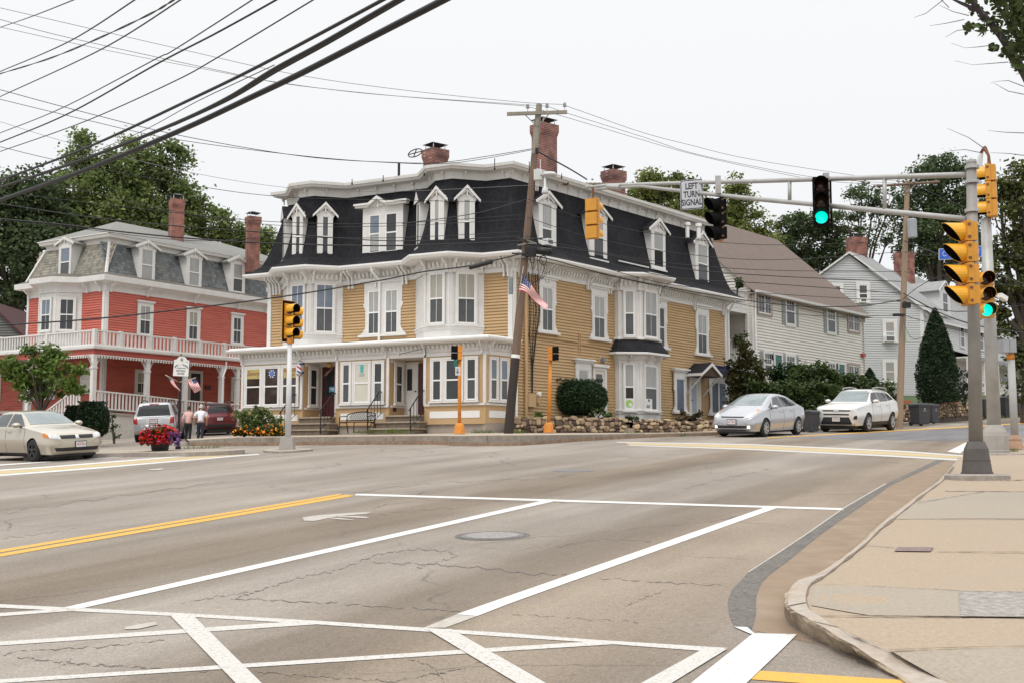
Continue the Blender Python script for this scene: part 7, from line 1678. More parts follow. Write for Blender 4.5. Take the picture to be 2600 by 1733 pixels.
# beige sedan, waiting at the left
sed=[(2.31,.36,.60,.64,.42,.52,.50,.44),(2.27,.24,.66,.71,.62,.72,.67,.58),(2.12,.19,.74,.81,.76,.84,.77,.64),(1.7,.19,.84,.91,.82,.885,.82,.70),(1.2,.19,.91,.99,.83,.89,.835,.72),(.98,.19,.94,1.03,.83,.89,.835,.70),(.5,.19,.955,1.26,.83,.89,.84,.615),(.12,.19,.96,1.405,.83,.89,.84,.565),(-.5,.19,.965,1.45,.83,.89,.84,.555),(-1.05,.19,.975,1.415,.83,.89,.84,.55),(-1.5,.2,.985,1.25,.82,.885,.83,.57),(-1.85,.22,.99,1.08,.81,.87,.82,.62),(-2.2,.26,.97,1.05,.75,.83,.79,.64),(-2.3,.38,.86,.92,.6,.68,.64,.52)]
bei=carpaint('paint_beige',(.47,.42,.34))
seddec=[('windscreen','front',[(-.66,1.045),(.66,1.045),(.52,1.375),(-.52,1.375)],wsglass,dict(nu=12,nv=8,off=.007)),('rear_window','rear',[(-.6,1.09),(.6,1.09),(.5,1.36),(-.5,1.36)],cglass),
 *sideglass([[(.78,1.0),(-.18,1.0),(-.22,1.36),(.18,1.345)],[(-.28,1.0),(-1.15,1.01),(-1.12,1.34),(-.32,1.36)]]),
 ('grille','front',[(-.47,.63),(.47,.63),(.49,.725),(-.49,.725)],plas,dict(nu=10,nv=3,off=.01)),('headlight','front',[(.50,.615),(.80,.66),(.79,.80),(.50,.725)],lampc,dict(sym=True,off=.012)),('indicator','front',[(.76,.65),(.815,.68),(.81,.79),(.77,.79)],lampo,dict(sym=True,off=.014)),
 ('lower_grille','front',[(-.60,.285),(.60,.285),(.66,.385),(-.66,.385)],plas,dict(nu=12,nv=3,off=.008)),('grille_badge','front',[(-.05,.635),(.05,.635),(.05,.73),(-.05,.73)],chrome,dict(nu=2,nv=2,off=.016)),('sill_trim','left',[(.95,.20),(-.9,.20),(-.9,.25),(.95,.25)],plas,dict(sym=True)),('tail_light','rear',[(.5,.75),(.78,.78),(.76,.93),(.5,.92)],lampr,dict(sym=True))]
A=gnd(91,1171)
def place(A,heading,fx,side,W,sc=1.):
    """car centre from the ground contact of a front wheel; side=+1 left wheel"""
    h=math.radians(heading);return (A.x-sc*(fx*math.cos(h)-side*W*math.sin(h)),A.y-sc*(fx*math.sin(h)+side*W*math.cos(h)))
hd=-42;car('beige_sedan','beige sedan with black wheels turning in at the left edge',sed,bei,(1.40,-1.25),.318,seddec,place(A,hd,1.40,-1,.77,1.07),hd,1.07,.885,rimk,5,(.62,1.0),None,((.92,.3,.94),(-.24,.25,.97),(-1.18,.3,.98)),((-.02,.86),(-1.0,.87)),(('front',.1,.46,'9KA 923'),))
# silver hatchback
hat=[(2.22,.36,.56,.60,.44,.54,.50,.42),(2.17,.24,.64,.70,.62,.74,.68,.56),(1.98,.18,.74,.83,.74,.82,.76,.62),(1.6,.18,.85,.98,.8,.86,.80,.66),(1.3,.18,.90,1.08,.81,.862,.81,.66),(.8,.18,.94,1.29,.81,.862,.82,.585),(.35,.18,.965,1.44,.81,.862,.82,.53),(-.2,.18,.985,1.49,.81,.862,.82,.52),(-.8,.18,.995,1.455,.81,.862,.82,.515),(-1.4,.2,1.01,1.33,.80,.855,.81,.505),(-1.85,.24,1.0,1.18,.77,.83,.78,.50),(-2.1,.3,.94,1.06,.70,.78,.73,.48),(-2.2,.42,.84,.90,.58,.66,.62,.42)]
sil=carpaint('paint_silver_blue',(.46,.47,.50),.5)
hatdec=[('windscreen','front',[(-.64,1.075),(.64,1.075),(.49,1.42),(-.49,1.42)],wsglass,dict(nu=12,nv=8,off=.007)),('rear_window','rear',[(-.48,1.12),(.48,1.12),(.46,1.4),(-.46,1.4)],cglass),
 *sideglass([[(.66,1.0),(-.10,1.01),(-.12,1.385),(.28,1.34)],[(-.17,1.02),(-.98,1.04),(-.80,1.33),(-.19,1.385)],[(-1.04,1.05),(-1.5,1.09),(-1.18,1.225),(-.90,1.31)]]),
 ('quarter_window','left',[(1.0,1.0),(.74,1.0),(.58,1.18),(.74,1.11)],cglass,dict(sym=True)),
 ('headlight','front',[(.46,.62),(.70,.68),(.78,.92),(.64,.84)],lampc,dict(sym=True,off=.012)),('headlight_bulb','front',[(.54,.68),(.64,.70),(.65,.78),(.56,.75)],lampon,dict(sym=True,off=.02,nu=3,nv=3)),('grille','front',[(-.40,.665),(.40,.665),(.44,.70),(-.44,.70)],plas,dict(nu=10,nv=2,off=.01)),
 ('lower_grille','front',[(-.56,.31),(.56,.31),(.58,.40),(-.58,.40)],plas,dict(nu=10,nv=3,off=.008)),('fog_light','front',[(.55,.315),(.64,.32),(.64,.395),(.56,.395)],lampon,dict(sym=True,off=.016,nu=3,nv=3)),('indicator','left',[(1.82,.80),(1.62,.87),(1.55,.95),(1.78,.87)],lampo,dict(sym=True)),('tail_light','rear',[(.5,.7),(.7,.72),(.66,.98),(.5,.98)],lampr,dict(sym=True)),('bumper_lip','front',[(-.6,.235),(.6,.235),(.6,.27),(-.6,.27)],plas,dict(nu=10,nv=1))]
A=gnd(1939,1108);hd=-127;car('silver_hatchback','silver hatchback with lit fog lamps at the far kerb on the right-hand street',hat,sil,(1.34,-1.36),.315,hatdec,place(A,hd,1.34,1,.75,1.06),hd,1.06,.86,rimm,6,(.82,.98),None,((.98,.3,.92),(-.14,.25,.99),(-1.0,.35,1.0)),((.12,.86),(-.82,.88)),(('front',.0,.52,'811 7KZ'),))
# white crossover
suv=[(2.30,.42,.76,.80,.52,.62,.58,.46),(2.25,.30,.86,.92,.70,.82,.76,.62),(2.05,.25,.95,1.02,.82,.90,.83,.68),(1.5,.25,1.02,1.11,.86,.925,.86,.72),(1.1,.25,1.06,1.15,.86,.925,.86,.71),(.62,.25,1.085,1.40,.86,.925,.865,.64),(.25,.25,1.10,1.59,.86,.925,.865,.605),(-.4,.25,1.115,1.66,.86,.925,.865,.60),(-1.2,.26,1.14,1.635,.86,.925,.865,.585),(-1.75,.29,1.17,1.54,.84,.905,.85,.56),(-2.05,.33,1.14,1.30,.8,.88,.83,.56),(-2.22,.42,1.0,1.08,.74,.83,.78,.5),(-2.3,.5,.86,.9,.64,.72,.68,.44)]
whp=carpaint('paint_pearl_white',(.66,.64,.61),.1)
suvdec=[('windscreen','front',[(-.70,1.165),(.70,1.165),(.57,1.575),(-.57,1.575)],wsglass,dict(nu=12,nv=8,off=.007)),('rear_window','rear',[(-.55,1.2),(.55,1.2),(.5,1.52),(-.5,1.52)],cglassd),
 *sideglass([[(.78,1.15),(.0,1.155),(-.03,1.53),(.35,1.50)],[(-.07,1.16),(-.95,1.18),(-.90,1.51),(-.09,1.53)],[(-1.02,1.19),(-1.62,1.24),(-1.40,1.44),(-.98,1.50)]],cglassd),
 ('grille','front',[(-.52,.80),(.52,.80),(.56,.85),(-.56,.85)],plas,dict(nu=10,nv=2,off=.01)),('grille_badge','front',[(-.1,.80),(.1,.80),(.1,.87),(-.1,.87)],chrome,dict(nu=2,nv=2,off=.018)),('upper_grille','front',[(-.50,.66),(.50,.66),(.50,.71),(-.50,.71)],plas,dict(nu=8,nv=1,off=.01)),
 ('lower_grille','front',[(-.62,.33),(.62,.33),(.50,.58),(-.50,.58)],plas,dict(nu=10,nv=5,off=.01)),('headlight','front',[(.56,.80),(.84,.90),(.85,1.0),(.56,.89)],lampc,dict(sym=True,off=.012)),('fog_light','front',[(.66,.50),(.80,.52),(.80,.65),(.70,.63)],plas,dict(sym=True,off=.012)),
 ('sill_trim','left',[(1.0,.26),(-1.0,.26),(-1.0,.40),(1.0,.40)],plas,dict(sym=True)),('bumper_trim','front',[(-.7,.31),(.7,.31),(.7,.36),(-.7,.36)],plas,dict(nu=10,nv=2)),('tail_light','rear',[(.5,.95),(.75,.97),(.72,1.12),(.5,1.1)],lampr,dict(sym=True)),('rear_trim','left',[(-1.75,.33),(-2.15,.45),(-2.15,.55),(-1.75,.42)],plas,dict(sym=True))]
A=gnd(2199,1096);hd=-127;car('white_crossover','white crossover car with roof rails behind the silver hatchback',suv,whp,(1.36,-1.30),.36,suvdec,place(A,hd,1.36,1,.80,1.06),hd,1.06,.925,rimm,5,(.72,1.14),None,((.86,.4,1.05),(-.05,.4,1.1),(-1.0,.45,1.12)),((.12,1.0),(-.78,1.02)),(('front',.0,.50,'7YW 518'),),rack=(.1,-1.5,.60,1.67,galv))
# parked cars seen from behind
box=[(2.2,.45,.8,.85,.6,.68,.64,.5),(2.1,.3,.92,.98,.76,.84,.8,.66),(1.4,.28,1.02,1.08,.84,.9,.85,.72),(.95,.28,1.06,1.14,.85,.9,.86,.72),(.5,.28,1.07,1.5,.85,.9,.86,.68),(.2,.28,1.08,1.68,.85,.9,.86,.655),(-.6,.28,1.08,1.73,.85,.9,.86,.65),(-1.5,.3,1.08,1.72,.85,.9,.86,.645),(-1.9,.33,1.08,1.68,.84,.895,.855,.635),(-2.04,.36,1.08,1.50,.83,.885,.85,.655),(-2.13,.4,1.05,1.16,.82,.875,.84,.70),(-2.19,.45,.95,1.02,.80,.855,.82,.72),(-2.22,.5,.78,.84,.74,.80,.77,.68)]
slv=carpaint('paint_silver',(.46,.465,.475),.45)
boxdec=[('rear_window','rear',[(-.70,1.13),(.70,1.13),(.60,1.60),(-.60,1.60)],cglassd,dict(nu=10,nv=8)),('tail_light','rear',[(.66,.78),(.84,.80),(.84,1.07),(.69,1.05)],lampr,dict(sym=True,nu=4,nv=4,off=.012)),*sideglass([[(.7,1.14),(.0,1.14),(0,1.58),(.3,1.58)],[(-.06,1.14),(-.9,1.14),(-.9,1.58),(-.06,1.58)],[(-.98,1.14),(-1.75,1.14),(-1.7,1.55),(-.98,1.58)]],cglassd),
 ('brake_light','rear',[(-.2,1.61),(.2,1.61),(.2,1.645),(-.2,1.645)],lampr,dict(nu=4,nv=1)),('windscreen','front',[(-.7,1.18),(.7,1.18),(.6,1.6),(-.6,1.6)],wsglass),('tailgate_panel','rear',[(-.32,.80),(.32,.80),(.32,1.0),(-.32,1.0)],carpaint('paint_silver_light',(.54,.54,.55)),dict(nu=6,nv=3,off=.012)),('bumper','rear',[(-.70,.50),(.70,.50),(.70,.70),(-.70,.70)],mat('bumper_grey',(.30,.30,.31),.5,.05),dict(nu=8,nv=3,off=.02)),('tailgate_seam','rear',[(-.68,1.06),(.68,1.06),(.68,1.075),(-.68,1.075)],plas,dict(nu=8,nv=1,off=.004)),('wiper','rear',[(-.02,1.155),(.45,1.16),(.45,1.18),(-.02,1.175)],plas,dict(nu=5,nv=1,off=.02))]
cx_,cy_=-15.43,51.2;hd=99;h=math.radians(hd);car('silver_suv','boxy silver suv seen from behind beside the white retaining wall',box,slv,(1.3,-1.32),.35,boxdec,(cx_+2.0*math.cos(h),cy_+2.0*math.sin(h)),hd,1.,.9,rimm,5,(.75,1.12),None,((-.03,.4,1.08),),((.1,.98),),(('rear',.0,.90,'52T 804'),),rack=(.2,-1.7,.58,1.76,plas),stmid=.55)
redp_=carpaint('paint_dark_red',(.135,.012,.02),.3)
reds=[(s[0],s[1],s[2],s[3],s[4]*1.02,s[5]*1.04,s[6]*1.03,s[7]*.96) for s in box]
reddec=[('rear_window','rear',[(-.66,1.22),(.66,1.22),(.52,1.56),(-.52,1.56)],cglassd,dict(nu=10,nv=8)),('tail_light','rear',[(.55,.98),(.88,1.0),(.86,1.14),(.58,1.13)],mat('tail_lamp_pale',(.5,.18,.16),.15,.3,7,spec=.7),dict(sym=True,nu=4,nv=3,off=.012)),*sideglass([[(.7,1.14),(.0,1.14),(0,1.56),(.3,1.54)],[(-.06,1.14),(-.9,1.14),(-.9,1.54),(-.06,1.56)],[(-.98,1.14),(-1.75,1.2),(-1.6,1.45),(-.98,1.53)]],cglassd),('windscreen','front',[(-.7,1.18),(.7,1.18),(.6,1.6),(-.6,1.6)],wsglass),
 ('bumper','rear',[(-.74,.46),(.74,.46),(.74,.60),(-.74,.60)],plas,dict(nu=8,nv=3,off=.01)),('tailgate_seam','rear',[(-.7,.74),(.7,.74),(.7,.755),(-.7,.755)],plas,dict(nu=8,nv=1,off=.004)),('spoiler','rear',[(-.6,1.60),(.6,1.60),(.6,1.66),(-.6,1.66)],plas,dict(nu=8,nv=1,off=.03))]
p=at(558,1106,58.4);hd=110;h=math.radians(hd);sc_=.92
car('dark_red_suv','dark red suv parked in front of the red house veranda behind the walkers',reds,redp_,(1.3,-1.32),.36,reddec,(p.x+1.95*math.cos(h)*sc_,p.y+1.95*math.sin(h)*sc_),hd,sc_,.93,rimm,5,(.75,1.12),None,((-.03,.4,1.08),),((.1,.98),),(('rear',.0,.88,'11D 862'),),rack=(.2,-1.7,.58,1.75,redp_),stmid=.55)
# ---------------------------------------------------------------- trees and plants
import numpy as np
NP=np.random.default_rng(11)
def leafmesh(name,C,size,m,parent,squash=1.,mats=None,asp=.62,up=.25):
    """C: (n,3) leaf centres; each leaf a small folded blade of its own"""
    n=len(C);s=size*NP.uniform(.6,1.35,(n,1))
    a=NP.normal(size=(n,3));a[:,2]*=.6;a/=np.linalg.norm(a,axis=1,keepdims=True)
    nr=NP.normal(size=(n,3));nr[:,2]+=up*3;b=np.cross(nr,a);b/=np.maximum(1e-6,np.linalg.norm(b,axis=1,keepdims=True))
    nn=np.cross(a,b)
    V=np.empty((n,6,3))
    V[:,0]=C-a*s;V[:,1]=C-a*s*.15+b*s*asp+nn*s*.18;V[:,2]=C+a*s*.55+b*s*asp*.6+nn*s*.1;V[:,3]=C+a*s;V[:,4]=C+a*s*.55-b*s*asp*.6+nn*s*.1;V[:,5]=C-a*s*.15-b*s*asp+nn*s*.18
    me=bpy.data.meshes.new(name);me.vertices.add(n*6);me.vertices.foreach_set('co',V.reshape(-1))
    idx=(np.arange(n)[:,None]*6+np.array([0,1,2,3,0,3,4,5])[None,:]).reshape(-1)
    me.loops.add(n*8);me.loops.foreach_set('vertex_index',idx.astype(np.int32));me.polygons.add(n*2)
    me.polygons.foreach_set('loop_start',(np.arange(n*2)*4).astype(np.int32))
    for q in (mats or [m]):me.materials.append(q)
    if mats:me.polygons.foreach_set('material_index',np.repeat(NP.integers(0,len(mats),n),2).astype(np.int32))
    me.update(calc_edges=True);o=bpy.data.objects.new(name,me);COL.objects.link(o)
    if parent is not None:
        w=WM.get(parent.name)
        if w is not None:me.transform(w.inverted())
        o.parent=parent
    return o
def clumps(blobs,per,cl,cr,shell=.55,flat=.75):
    """blobs (x,y,z,rx,ry,rz): cl clumps in each, per leaves in a clump of radius cr"""
    out=[]
    for x,y,z,rx,ry,rz in blobs:
        k=max(3,int(cl*(rx*rz)));d=NP.normal(size=(k,3));d/=np.linalg.norm(d,axis=1,keepdims=True)
        r=NP.uniform(shell,1.02,(k,1))**.6;c=np.array([x,y,z])+d*r*np.array([rx,ry,rz])
        for q in c:
            m=int(per*NP.uniform(.5,1.5));R=cr*NP.uniform(.6,1.4)
            g=NP.normal(size=(m,3))*.5;g[:,2]*=flat;out.append(q+g*R)
    return np.concatenate(out)
lm={}
def LM(n,c1,c2,isl=.35,tr=.28):
    if n not in lm:lm[n]=leafmat(n,c1,c2,isl,tr)
    return lm[n]
barkm=mat('bark',(.075,.06,.047),.95,.3,3,bump=.8,bscale=10,stretch=(5,5,.8))
def tree(name,label,trunkpx,blobs,Y,leaf,per,cl,cr,size,rt=.25,group='trees behind the houses',depth=.8,name2='crown',limbs=True,zb=None,cat='tree',shell=.5):
    """blobs in photo px (px,py,rx,ry) at depth Y"""
    B=[]
    for px,py,rx,ry in blobs:
        yy=Y+NP.uniform(-1,1)*rx/3000*Y*.5;c=at(px,py,yy);B.append((c.x,c.y,c.z,rx/3000*Y,rx/3000*Y*depth,ry/3000*Y))
    tx_=at(trunkpx,800,Y).x;z0=gz(tx_,Y)-.1 if zb is None else zb
    root=empty(name,(tx_,Y,z0),0,label,cat,group)
    top=max(B,key=lambda b:b[2]);mb=MB();zc=sum(b[2] for b in B)/len(B)
    if limbs:
        fork=Vector((tx_,Y,lerp(z0,zc,.55)));mb.tube([(tx_,Y,z0),(tx_+rt*.3,Y,lerp(z0,fork.z,.5)),fork],[rt*1.25,rt,rt*.85],9)
        for b in B:
            e=Vector((b[0],b[1],b[2]));m_=fork.lerp(e,.5)+Vector((NP.uniform(-.4,.4),NP.uniform(-.4,.4),NP.uniform(.1,.6)))
            mb.tube([fork-Vector((0,0,.3)),m_,e],[rt*.6,rt*.38,rt*.12],6)
            for k in range(4):
                d=Vector(NP.normal(size=3));d.normalize();t=e+Vector((d.x*b[3],d.y*b[4],abs(d.z)*b[5]))*.85;mb.tube([m_.lerp(e,.5),(m_.lerp(t,.6)),t],[rt*.2,rt*.13,rt*.04],5)
        mb.build('trunk',barkm,root)
    leafmesh(name2,clumps(B,per,cl,cr,shell),size,leaf,root)
    return root
LG=LM('leaf_green',(.24,.29,.095),(.095,.14,.048),.4,.4)
LD=LM('leaf_dark',(.125,.165,.07),(.05,.08,.038),.4,.35)
LY=LM('leaf_yellowgreen',(.26,.27,.075),(.1,.14,.04),.4,.4)
LB=LM('leaf_bright',(.20,.28,.055),(.07,.12,.03),.4,.35)
tk=dict(per=105,cl=7.5,cr=.8,size=.145)
tree('tree','broad dark green tree at the far left edge behind the red house',40,[(-20,560,75,90),(60,540,75,80),(20,680,70,80),(90,640,80,90),(60,500,50,50),(130,560,60,80),(10,470,55,35),(100,470,45,40),(20,790,50,60),(70,740,50,70)],84,LD,rt=.4,**tk)
tree('tree','tall pointed green tree rising behind the red house roof',215,[(205,380,28,40),(205,430,50,45),(260,420,45,40),(190,490,70,60),(270,490,70,60),(230,560,85,60),(170,560,60,60),(300,430,40,45),(300,540,60,50)],88,LG,rt=.35,**tk)
tree('tree','spreading green tree behind the left chimney of the red house',390,[(340,380,35,35),(380,430,50,40),(440,400,40,35),(330,470,60,55),(400,500,65,55),(460,470,38,40),(475,530,40,45),(360,560,70,50),(430,570,60,45),(410,395,30,30)],90,LG,rt=.35,**tk)
tree('tree','lower bushy tree between the two chimneys of the red house',560,[(540,560,38,38),(590,585,40,38),(520,600,40,35),(560,620,50,35),(640,600,35,35),(690,610,26,40),(620,640,40,35),(680,650,25,40),(500,560,30,40)],92,LG,rt=.3,**tk)
tree('tree','green tree crown behind the left turn sign and the rear roof',1690,[(1625,510,45,40),(1660,470,40,34),(1715,470,50,36),(1690,520,60,42),(1760,500,45,36),(1600,545,35,30),(1760,550,60,42),(1690,570,60,40),(1560,470,14,16)],104,LY,rt=.35,**tk)
tree('tree','rounded yellow green tree above the brown shingle roof',1880,[(1870,500,35,38),(1830,540,45,38),(1890,560,50,40),(1930,590,38,36),(1840,590,50,36),(1960,620,22,24),(1875,462,16,16)],108,LY,rt=.35,**tk)
tree('tree','dark green tree between the brown roof and the first brick chimney',2030,[(2000,580,38,30),(2060,570,50,36),(2030,620,60,40),(2100,600,45,38),(2100,650,60,40),(1990,630,30,30),(2060,670,50,34),(2130,570,35,30)],112,LD,rt=.35,**tk)
tree('tree','airy tall tree with open crown above the grey gable house',2190,[(2190,480,34,26),(2170,510,38,26),(2220,500,34,24),(2150,545,38,22),(2240,540,36,22),(2270,500,20,20),(2200,600,50,26),(2260,590,34,26)],108,LD,per=90,cl=4.2,cr=.72,size=.14,rt=.25)
tree('tree','large dark tree behind the far utility pole and transformer',2390,[(2390,425,48,34),(2350,460,50,34),(2430,450,45,36),(2340,520,60,42),(2410,520,62,48),(2450,520,40,45),(2320,580,50,38),(2390,590,70,46),(2450,620,50,60),(2330,640,60,45),(2400,670,70,45),(2290,545,28,26)],106,LD,rt=.45,**tk)
tree('tree','large green tree filling the right edge behind the grey poles',2600,[(2560,450,50,40),(2610,440,50,50),(2540,520,50,55),(2600,540,60,60),(2560,620,60,60),(2620,640,60,70),(2545,700,45,60),(2600,760,60,70),(2560,830,40,60),(2620,880,60,80),(2590,960,40,60),(2640,560,50,70),(2580,470,40,40)],62,LM('leaf_mixed',(.15,.155,.045),(.04,.06,.022),.5),per=90,cl=8.,cr=.55,size=.12,rt=.35,group='trees behind the houses')
# overhanging branch at the top right, on a tree standing to the right of the frame
bt=empty('street_tree',(9.0,14.5,gz(9.,14.5)),0,'near tree whose leafy branch hangs into the top right corner','tree');mb=MB()
bp=[Vector((9.0,14.5,gz(9.,14.5)-.2)),Vector((8.9,14.5,3.2)),at(2680,330,14.3),at(2600,185,14.2),at(2540,90,14.1),at(2490,30,14.0),at(2440,-30,13.9),at(2380,-90,13.8)]
mb.tube(bp,[.3,.26,.09,.055,.045,.038,.03,.015],8);mb.tube([at(2680,330,14.3),at(2610,140,14.5),at(2560,60,14.6),at(2500,-40,14.6)],[.06,.035,.028,.015],7);mb.tube([at(2610,140,14.5),at(2630,40,14.8),at(2600,-60,15)],[.05,.04,.02],6);mb.tube([at(2490,30,14.0),at(2440,8,14),at(2405,-8,14)],[.03,.02,.008],5)
mb.build('trunk',mat('branch_bark',(.07,.055,.065),.9,.3,4,bump=.5),bt)
C_=[]
for (x0,y0),(x1,y1),k,sp_ in (((2600,150),(2450,-10),150,14),((2600,90),(2520,-30),330,26),((2620,40),(2560,-40),470,34),((2600,120),(2640,20),300,30),((2470,60),(2455,75),26,8),((2488,66),(2500,80),30,9),((2520,118),(2530,125),22,8),((2545,130),(2550,140),16,7),((2590,180),(2560,120),120,10)):
    for i in range(k):
        t=NP.uniform();px=lerp(x0,x1,t)+NP.normal()*sp_*.6;py=lerp(y0,y1,t)+NP.normal()*sp_*.6;C_.append(at(px,py,14.2+NP.normal()*.25))
leafmesh('crown',np.array([tuple(c) for c in C_]),.045,LM('leaf_branch',(.09,.12,.03),(.03,.045,.014),.4),bt)
mb=MB()
for P in (((2460,40),(2420,30),(2386,14)),((2448,50),(2400,60),(2360,66)),((2455,75),(2430,78),(2400,95)),((2520,115),(2480,120),(2450,122),(2415,110)),((2560,158),(2510,162),(2470,165),(2425,155)),((2600,220),(2560,205),(2530,207),(2515,212)),((2600,240),(2560,232),(2525,212)),((2600,338),(2550,336),(2510,332)),((2600,395),(2560,390),(2515,388)),((2500,378),(2460,350),(2405,326)),((2490,388),(2450,380),(2408,384)),((2410,20),(2380,-10),(2350,-5)),((2395,0),(2350,35),(2320,45))):
    mb=MB();mb.tube([at(x,y,14.2) for x,y in P],[.006,.0045,.002],5);mb.build('twig',mat('twig',(.2,.18,.19),.9,.2),bt)
# shrubs
def shrub(name,label,px,pyb,Y,blobs,leaf,per,cl,cr,size,cat='shrub',group=None,zb=None,stem=True,shell=.45,depth=.8):
    b=at(px,pyb,Y);root=empty(name,b,0,label,cat,group);B=[]
    for x,y,rx,ry in blobs:
        c=at(x,y,Y);k=Y/3000;B.append((c.x,c.y,c.z,rx*k,rx*k*depth,ry*k))
    if stem:
        mb=MB()
        for q in B[:3]:mb.tube([b+Vector((0,0,-.1)),Vector(q[:3])],[.05,.02],6)
        mb.build('stem',barkm,root)
    leafmesh('foliage',clumps(B,per,cl,cr,shell),size,leaf,root);return root
LBX=LM('leaf_boxwood',(.034,.072,.022),(.013,.032,.012),.4,.1)
def clipped(name,label,px0,px1,y0,y1,Y,leaf,n,size,sq=3.,cat='bush',tufts=0,dy=.8):
    a,b=at(px0,y1,Y),at(px1,y0,Y);c=Vector(((a.x+b.x)/2,Y,(a.z+b.z)/2));rx,rz=(b.x-a.x)/2,(b.z-a.z)/2;ry=rx*dy
    root=empty(name,(c.x,Y,a.z),0,label,cat)
    d=NP.normal(size=(n,3));k=(np.abs(d)**sq).sum(axis=1,keepdims=True)**(1/sq);P=d/k*NP.uniform(.86,1.01,(n,1))*(1+.04*np.sin(d[:,:1]*9)*np.cos(d[:,2:]*8))
    P=P*np.array([rx,ry,rz])+np.array(c)
    if tufts:
        t=np.stack([NP.uniform(-.85,.85,tufts)*rx+c.x,NP.uniform(-.7,.5,tufts)*ry+c.y,c.z+rz*NP.uniform(.92,1.1,tufts)],1);P=np.concatenate([P,t])
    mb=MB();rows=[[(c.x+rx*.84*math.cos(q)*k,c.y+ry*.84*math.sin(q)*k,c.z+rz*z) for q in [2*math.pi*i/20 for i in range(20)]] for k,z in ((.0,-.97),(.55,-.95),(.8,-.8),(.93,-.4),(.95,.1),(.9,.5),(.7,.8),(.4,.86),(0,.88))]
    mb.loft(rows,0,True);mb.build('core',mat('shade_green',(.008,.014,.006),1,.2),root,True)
    leafmesh('foliage',P,size,leaf,root,asp=.45);return root
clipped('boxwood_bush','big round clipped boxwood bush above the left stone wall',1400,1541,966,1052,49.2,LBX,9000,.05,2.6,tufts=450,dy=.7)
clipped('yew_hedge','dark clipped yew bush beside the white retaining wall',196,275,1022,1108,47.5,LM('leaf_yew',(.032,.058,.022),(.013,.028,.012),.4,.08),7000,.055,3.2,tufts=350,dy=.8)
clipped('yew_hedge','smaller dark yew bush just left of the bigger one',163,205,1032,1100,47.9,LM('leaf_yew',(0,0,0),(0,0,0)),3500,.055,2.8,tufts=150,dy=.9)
tree('small_tree','small bright green street tree in front of the red house at left',113,[(60,915,45,30),(110,905,50,32),(150,920,45,32),(40,955,50,32),(100,955,60,38),(165,965,45,34),(190,930,26,26),(30,930,36,30),(120,990,50,24),(75,990,45,22),(125,885,22,18),(190,985,26,18),(8,925,26,30)],47.,LB,per=56,cl=26.,cr=.24,size=.085,rt=.075,group=None,shell=.3)
def arbor(name,label,px0,px1,y0,y1,Y,n,size,leaf):
    a,b=at(px0,y1,Y),at(px1,y0,Y);cx_=(a.x+b.x)/2;R=(b.x-a.x)/2;H=b.z-a.z;root=empty(name,(cx_,Y,a.z),0,label,'evergreen')
    t=NP.uniform(0,1,n)**.8;q=NP.uniform(0,2*math.pi,n);prof=np.interp(t,[0,.08,.3,.6,.85,1],[.8,.95,1.,.72,.34,.03])*(1+.07*np.sin(q*7+t*20));r=R*prof*NP.uniform(.85,1.03,n)
    P=np.stack([cx_+r*np.cos(q),Y+r*np.sin(q),a.z+t*H],1)
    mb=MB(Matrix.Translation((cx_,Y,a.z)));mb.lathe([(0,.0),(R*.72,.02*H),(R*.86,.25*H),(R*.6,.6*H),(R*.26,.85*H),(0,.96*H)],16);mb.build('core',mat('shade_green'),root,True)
    leafmesh('foliage',P,size,leaf,root,asp=.4,up=.0);return root
LA=LM('leaf_arbor',(.030,.062,.02),(.012,.026,.01),.4,.1)
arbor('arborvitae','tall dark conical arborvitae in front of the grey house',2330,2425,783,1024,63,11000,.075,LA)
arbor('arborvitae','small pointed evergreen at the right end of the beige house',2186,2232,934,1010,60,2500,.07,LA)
shrub('shrub','dark loose shrub between the arborvitae and the near mast pole',2450,1025,64,[(2445,960,24,36),(2455,1000,30,28),(2430,1000,24,26),(2470,985,20,30)],LM('leaf_grey',(.045,.06,.035),(.018,.028,.016)),40,14,.3,.07)
gS='shrubs along the front of the beige house'
ls=LM('leaf_shrub',(.085,.125,.032),(.028,.048,.015),.4)
for lab,px,bl,Y,lf in (('tall shrub with autumn tinted leaves at the corner of the beige house',1890,[(1892,900,26,30),(1880,940,36,34),(1910,950,34,40),(1870,990,30,40),(1905,1005,38,36)],58,LM('leaf_autumn',(.10,.085,.025),(.03,.042,.014),.55)),
  ('round dark shrub under the left teal door of the beige house',1985,[(1985,945,32,26),(1975,970,36,26),(2005,965,26,24)],59.5,LBX),
  ('feathery green shrub in the middle of the beige house front',2065,[(2040,950,30,28),(2075,940,32,28),(2095,965,34,30),(2050,980,44,30)],58.5,ls),
  ('low spreading shrub behind the silver hatchback',1960,[(1930,1000,36,30),(1975,1005,40,30),(2015,1000,36,30),(1960,1035,50,24)],57,ls),
  ('broad green shrub above the dark bin between the two moving cars',2060,[(2030,1010,36,30),(2070,1000,40,34),(2105,1005,36,32),(2060,1035,50,22)],57,ls),
  ('green shrub behind the roof of the white crossover',2140,[(2130,985,34,28),(2165,975,36,26),(2150,1010,44,26)],58,ls),
  ('shrub left of the far utility pole behind the white crossover',2225,[(2195,990,36,26),(2235,995,34,26),(2260,1020,22,26),(2220,1020,40,24)],58,ls)):
    shrub('shrub',lab,px,1060,Y,bl,lf,58,42,.28,.085,group=gS)
gP='small plants by the stone walls'
shrub('hosta_plant','pale edged leafy plant under the right end of the boxwood',1515,1060,48.6,[(1505,1048,14,8),(1525,1046,14,8),(1540,1054,10,6)],LM('leaf_hosta',(.16,.2,.09),(.04,.08,.02)),30,60,.12,.09,'plant',gP)
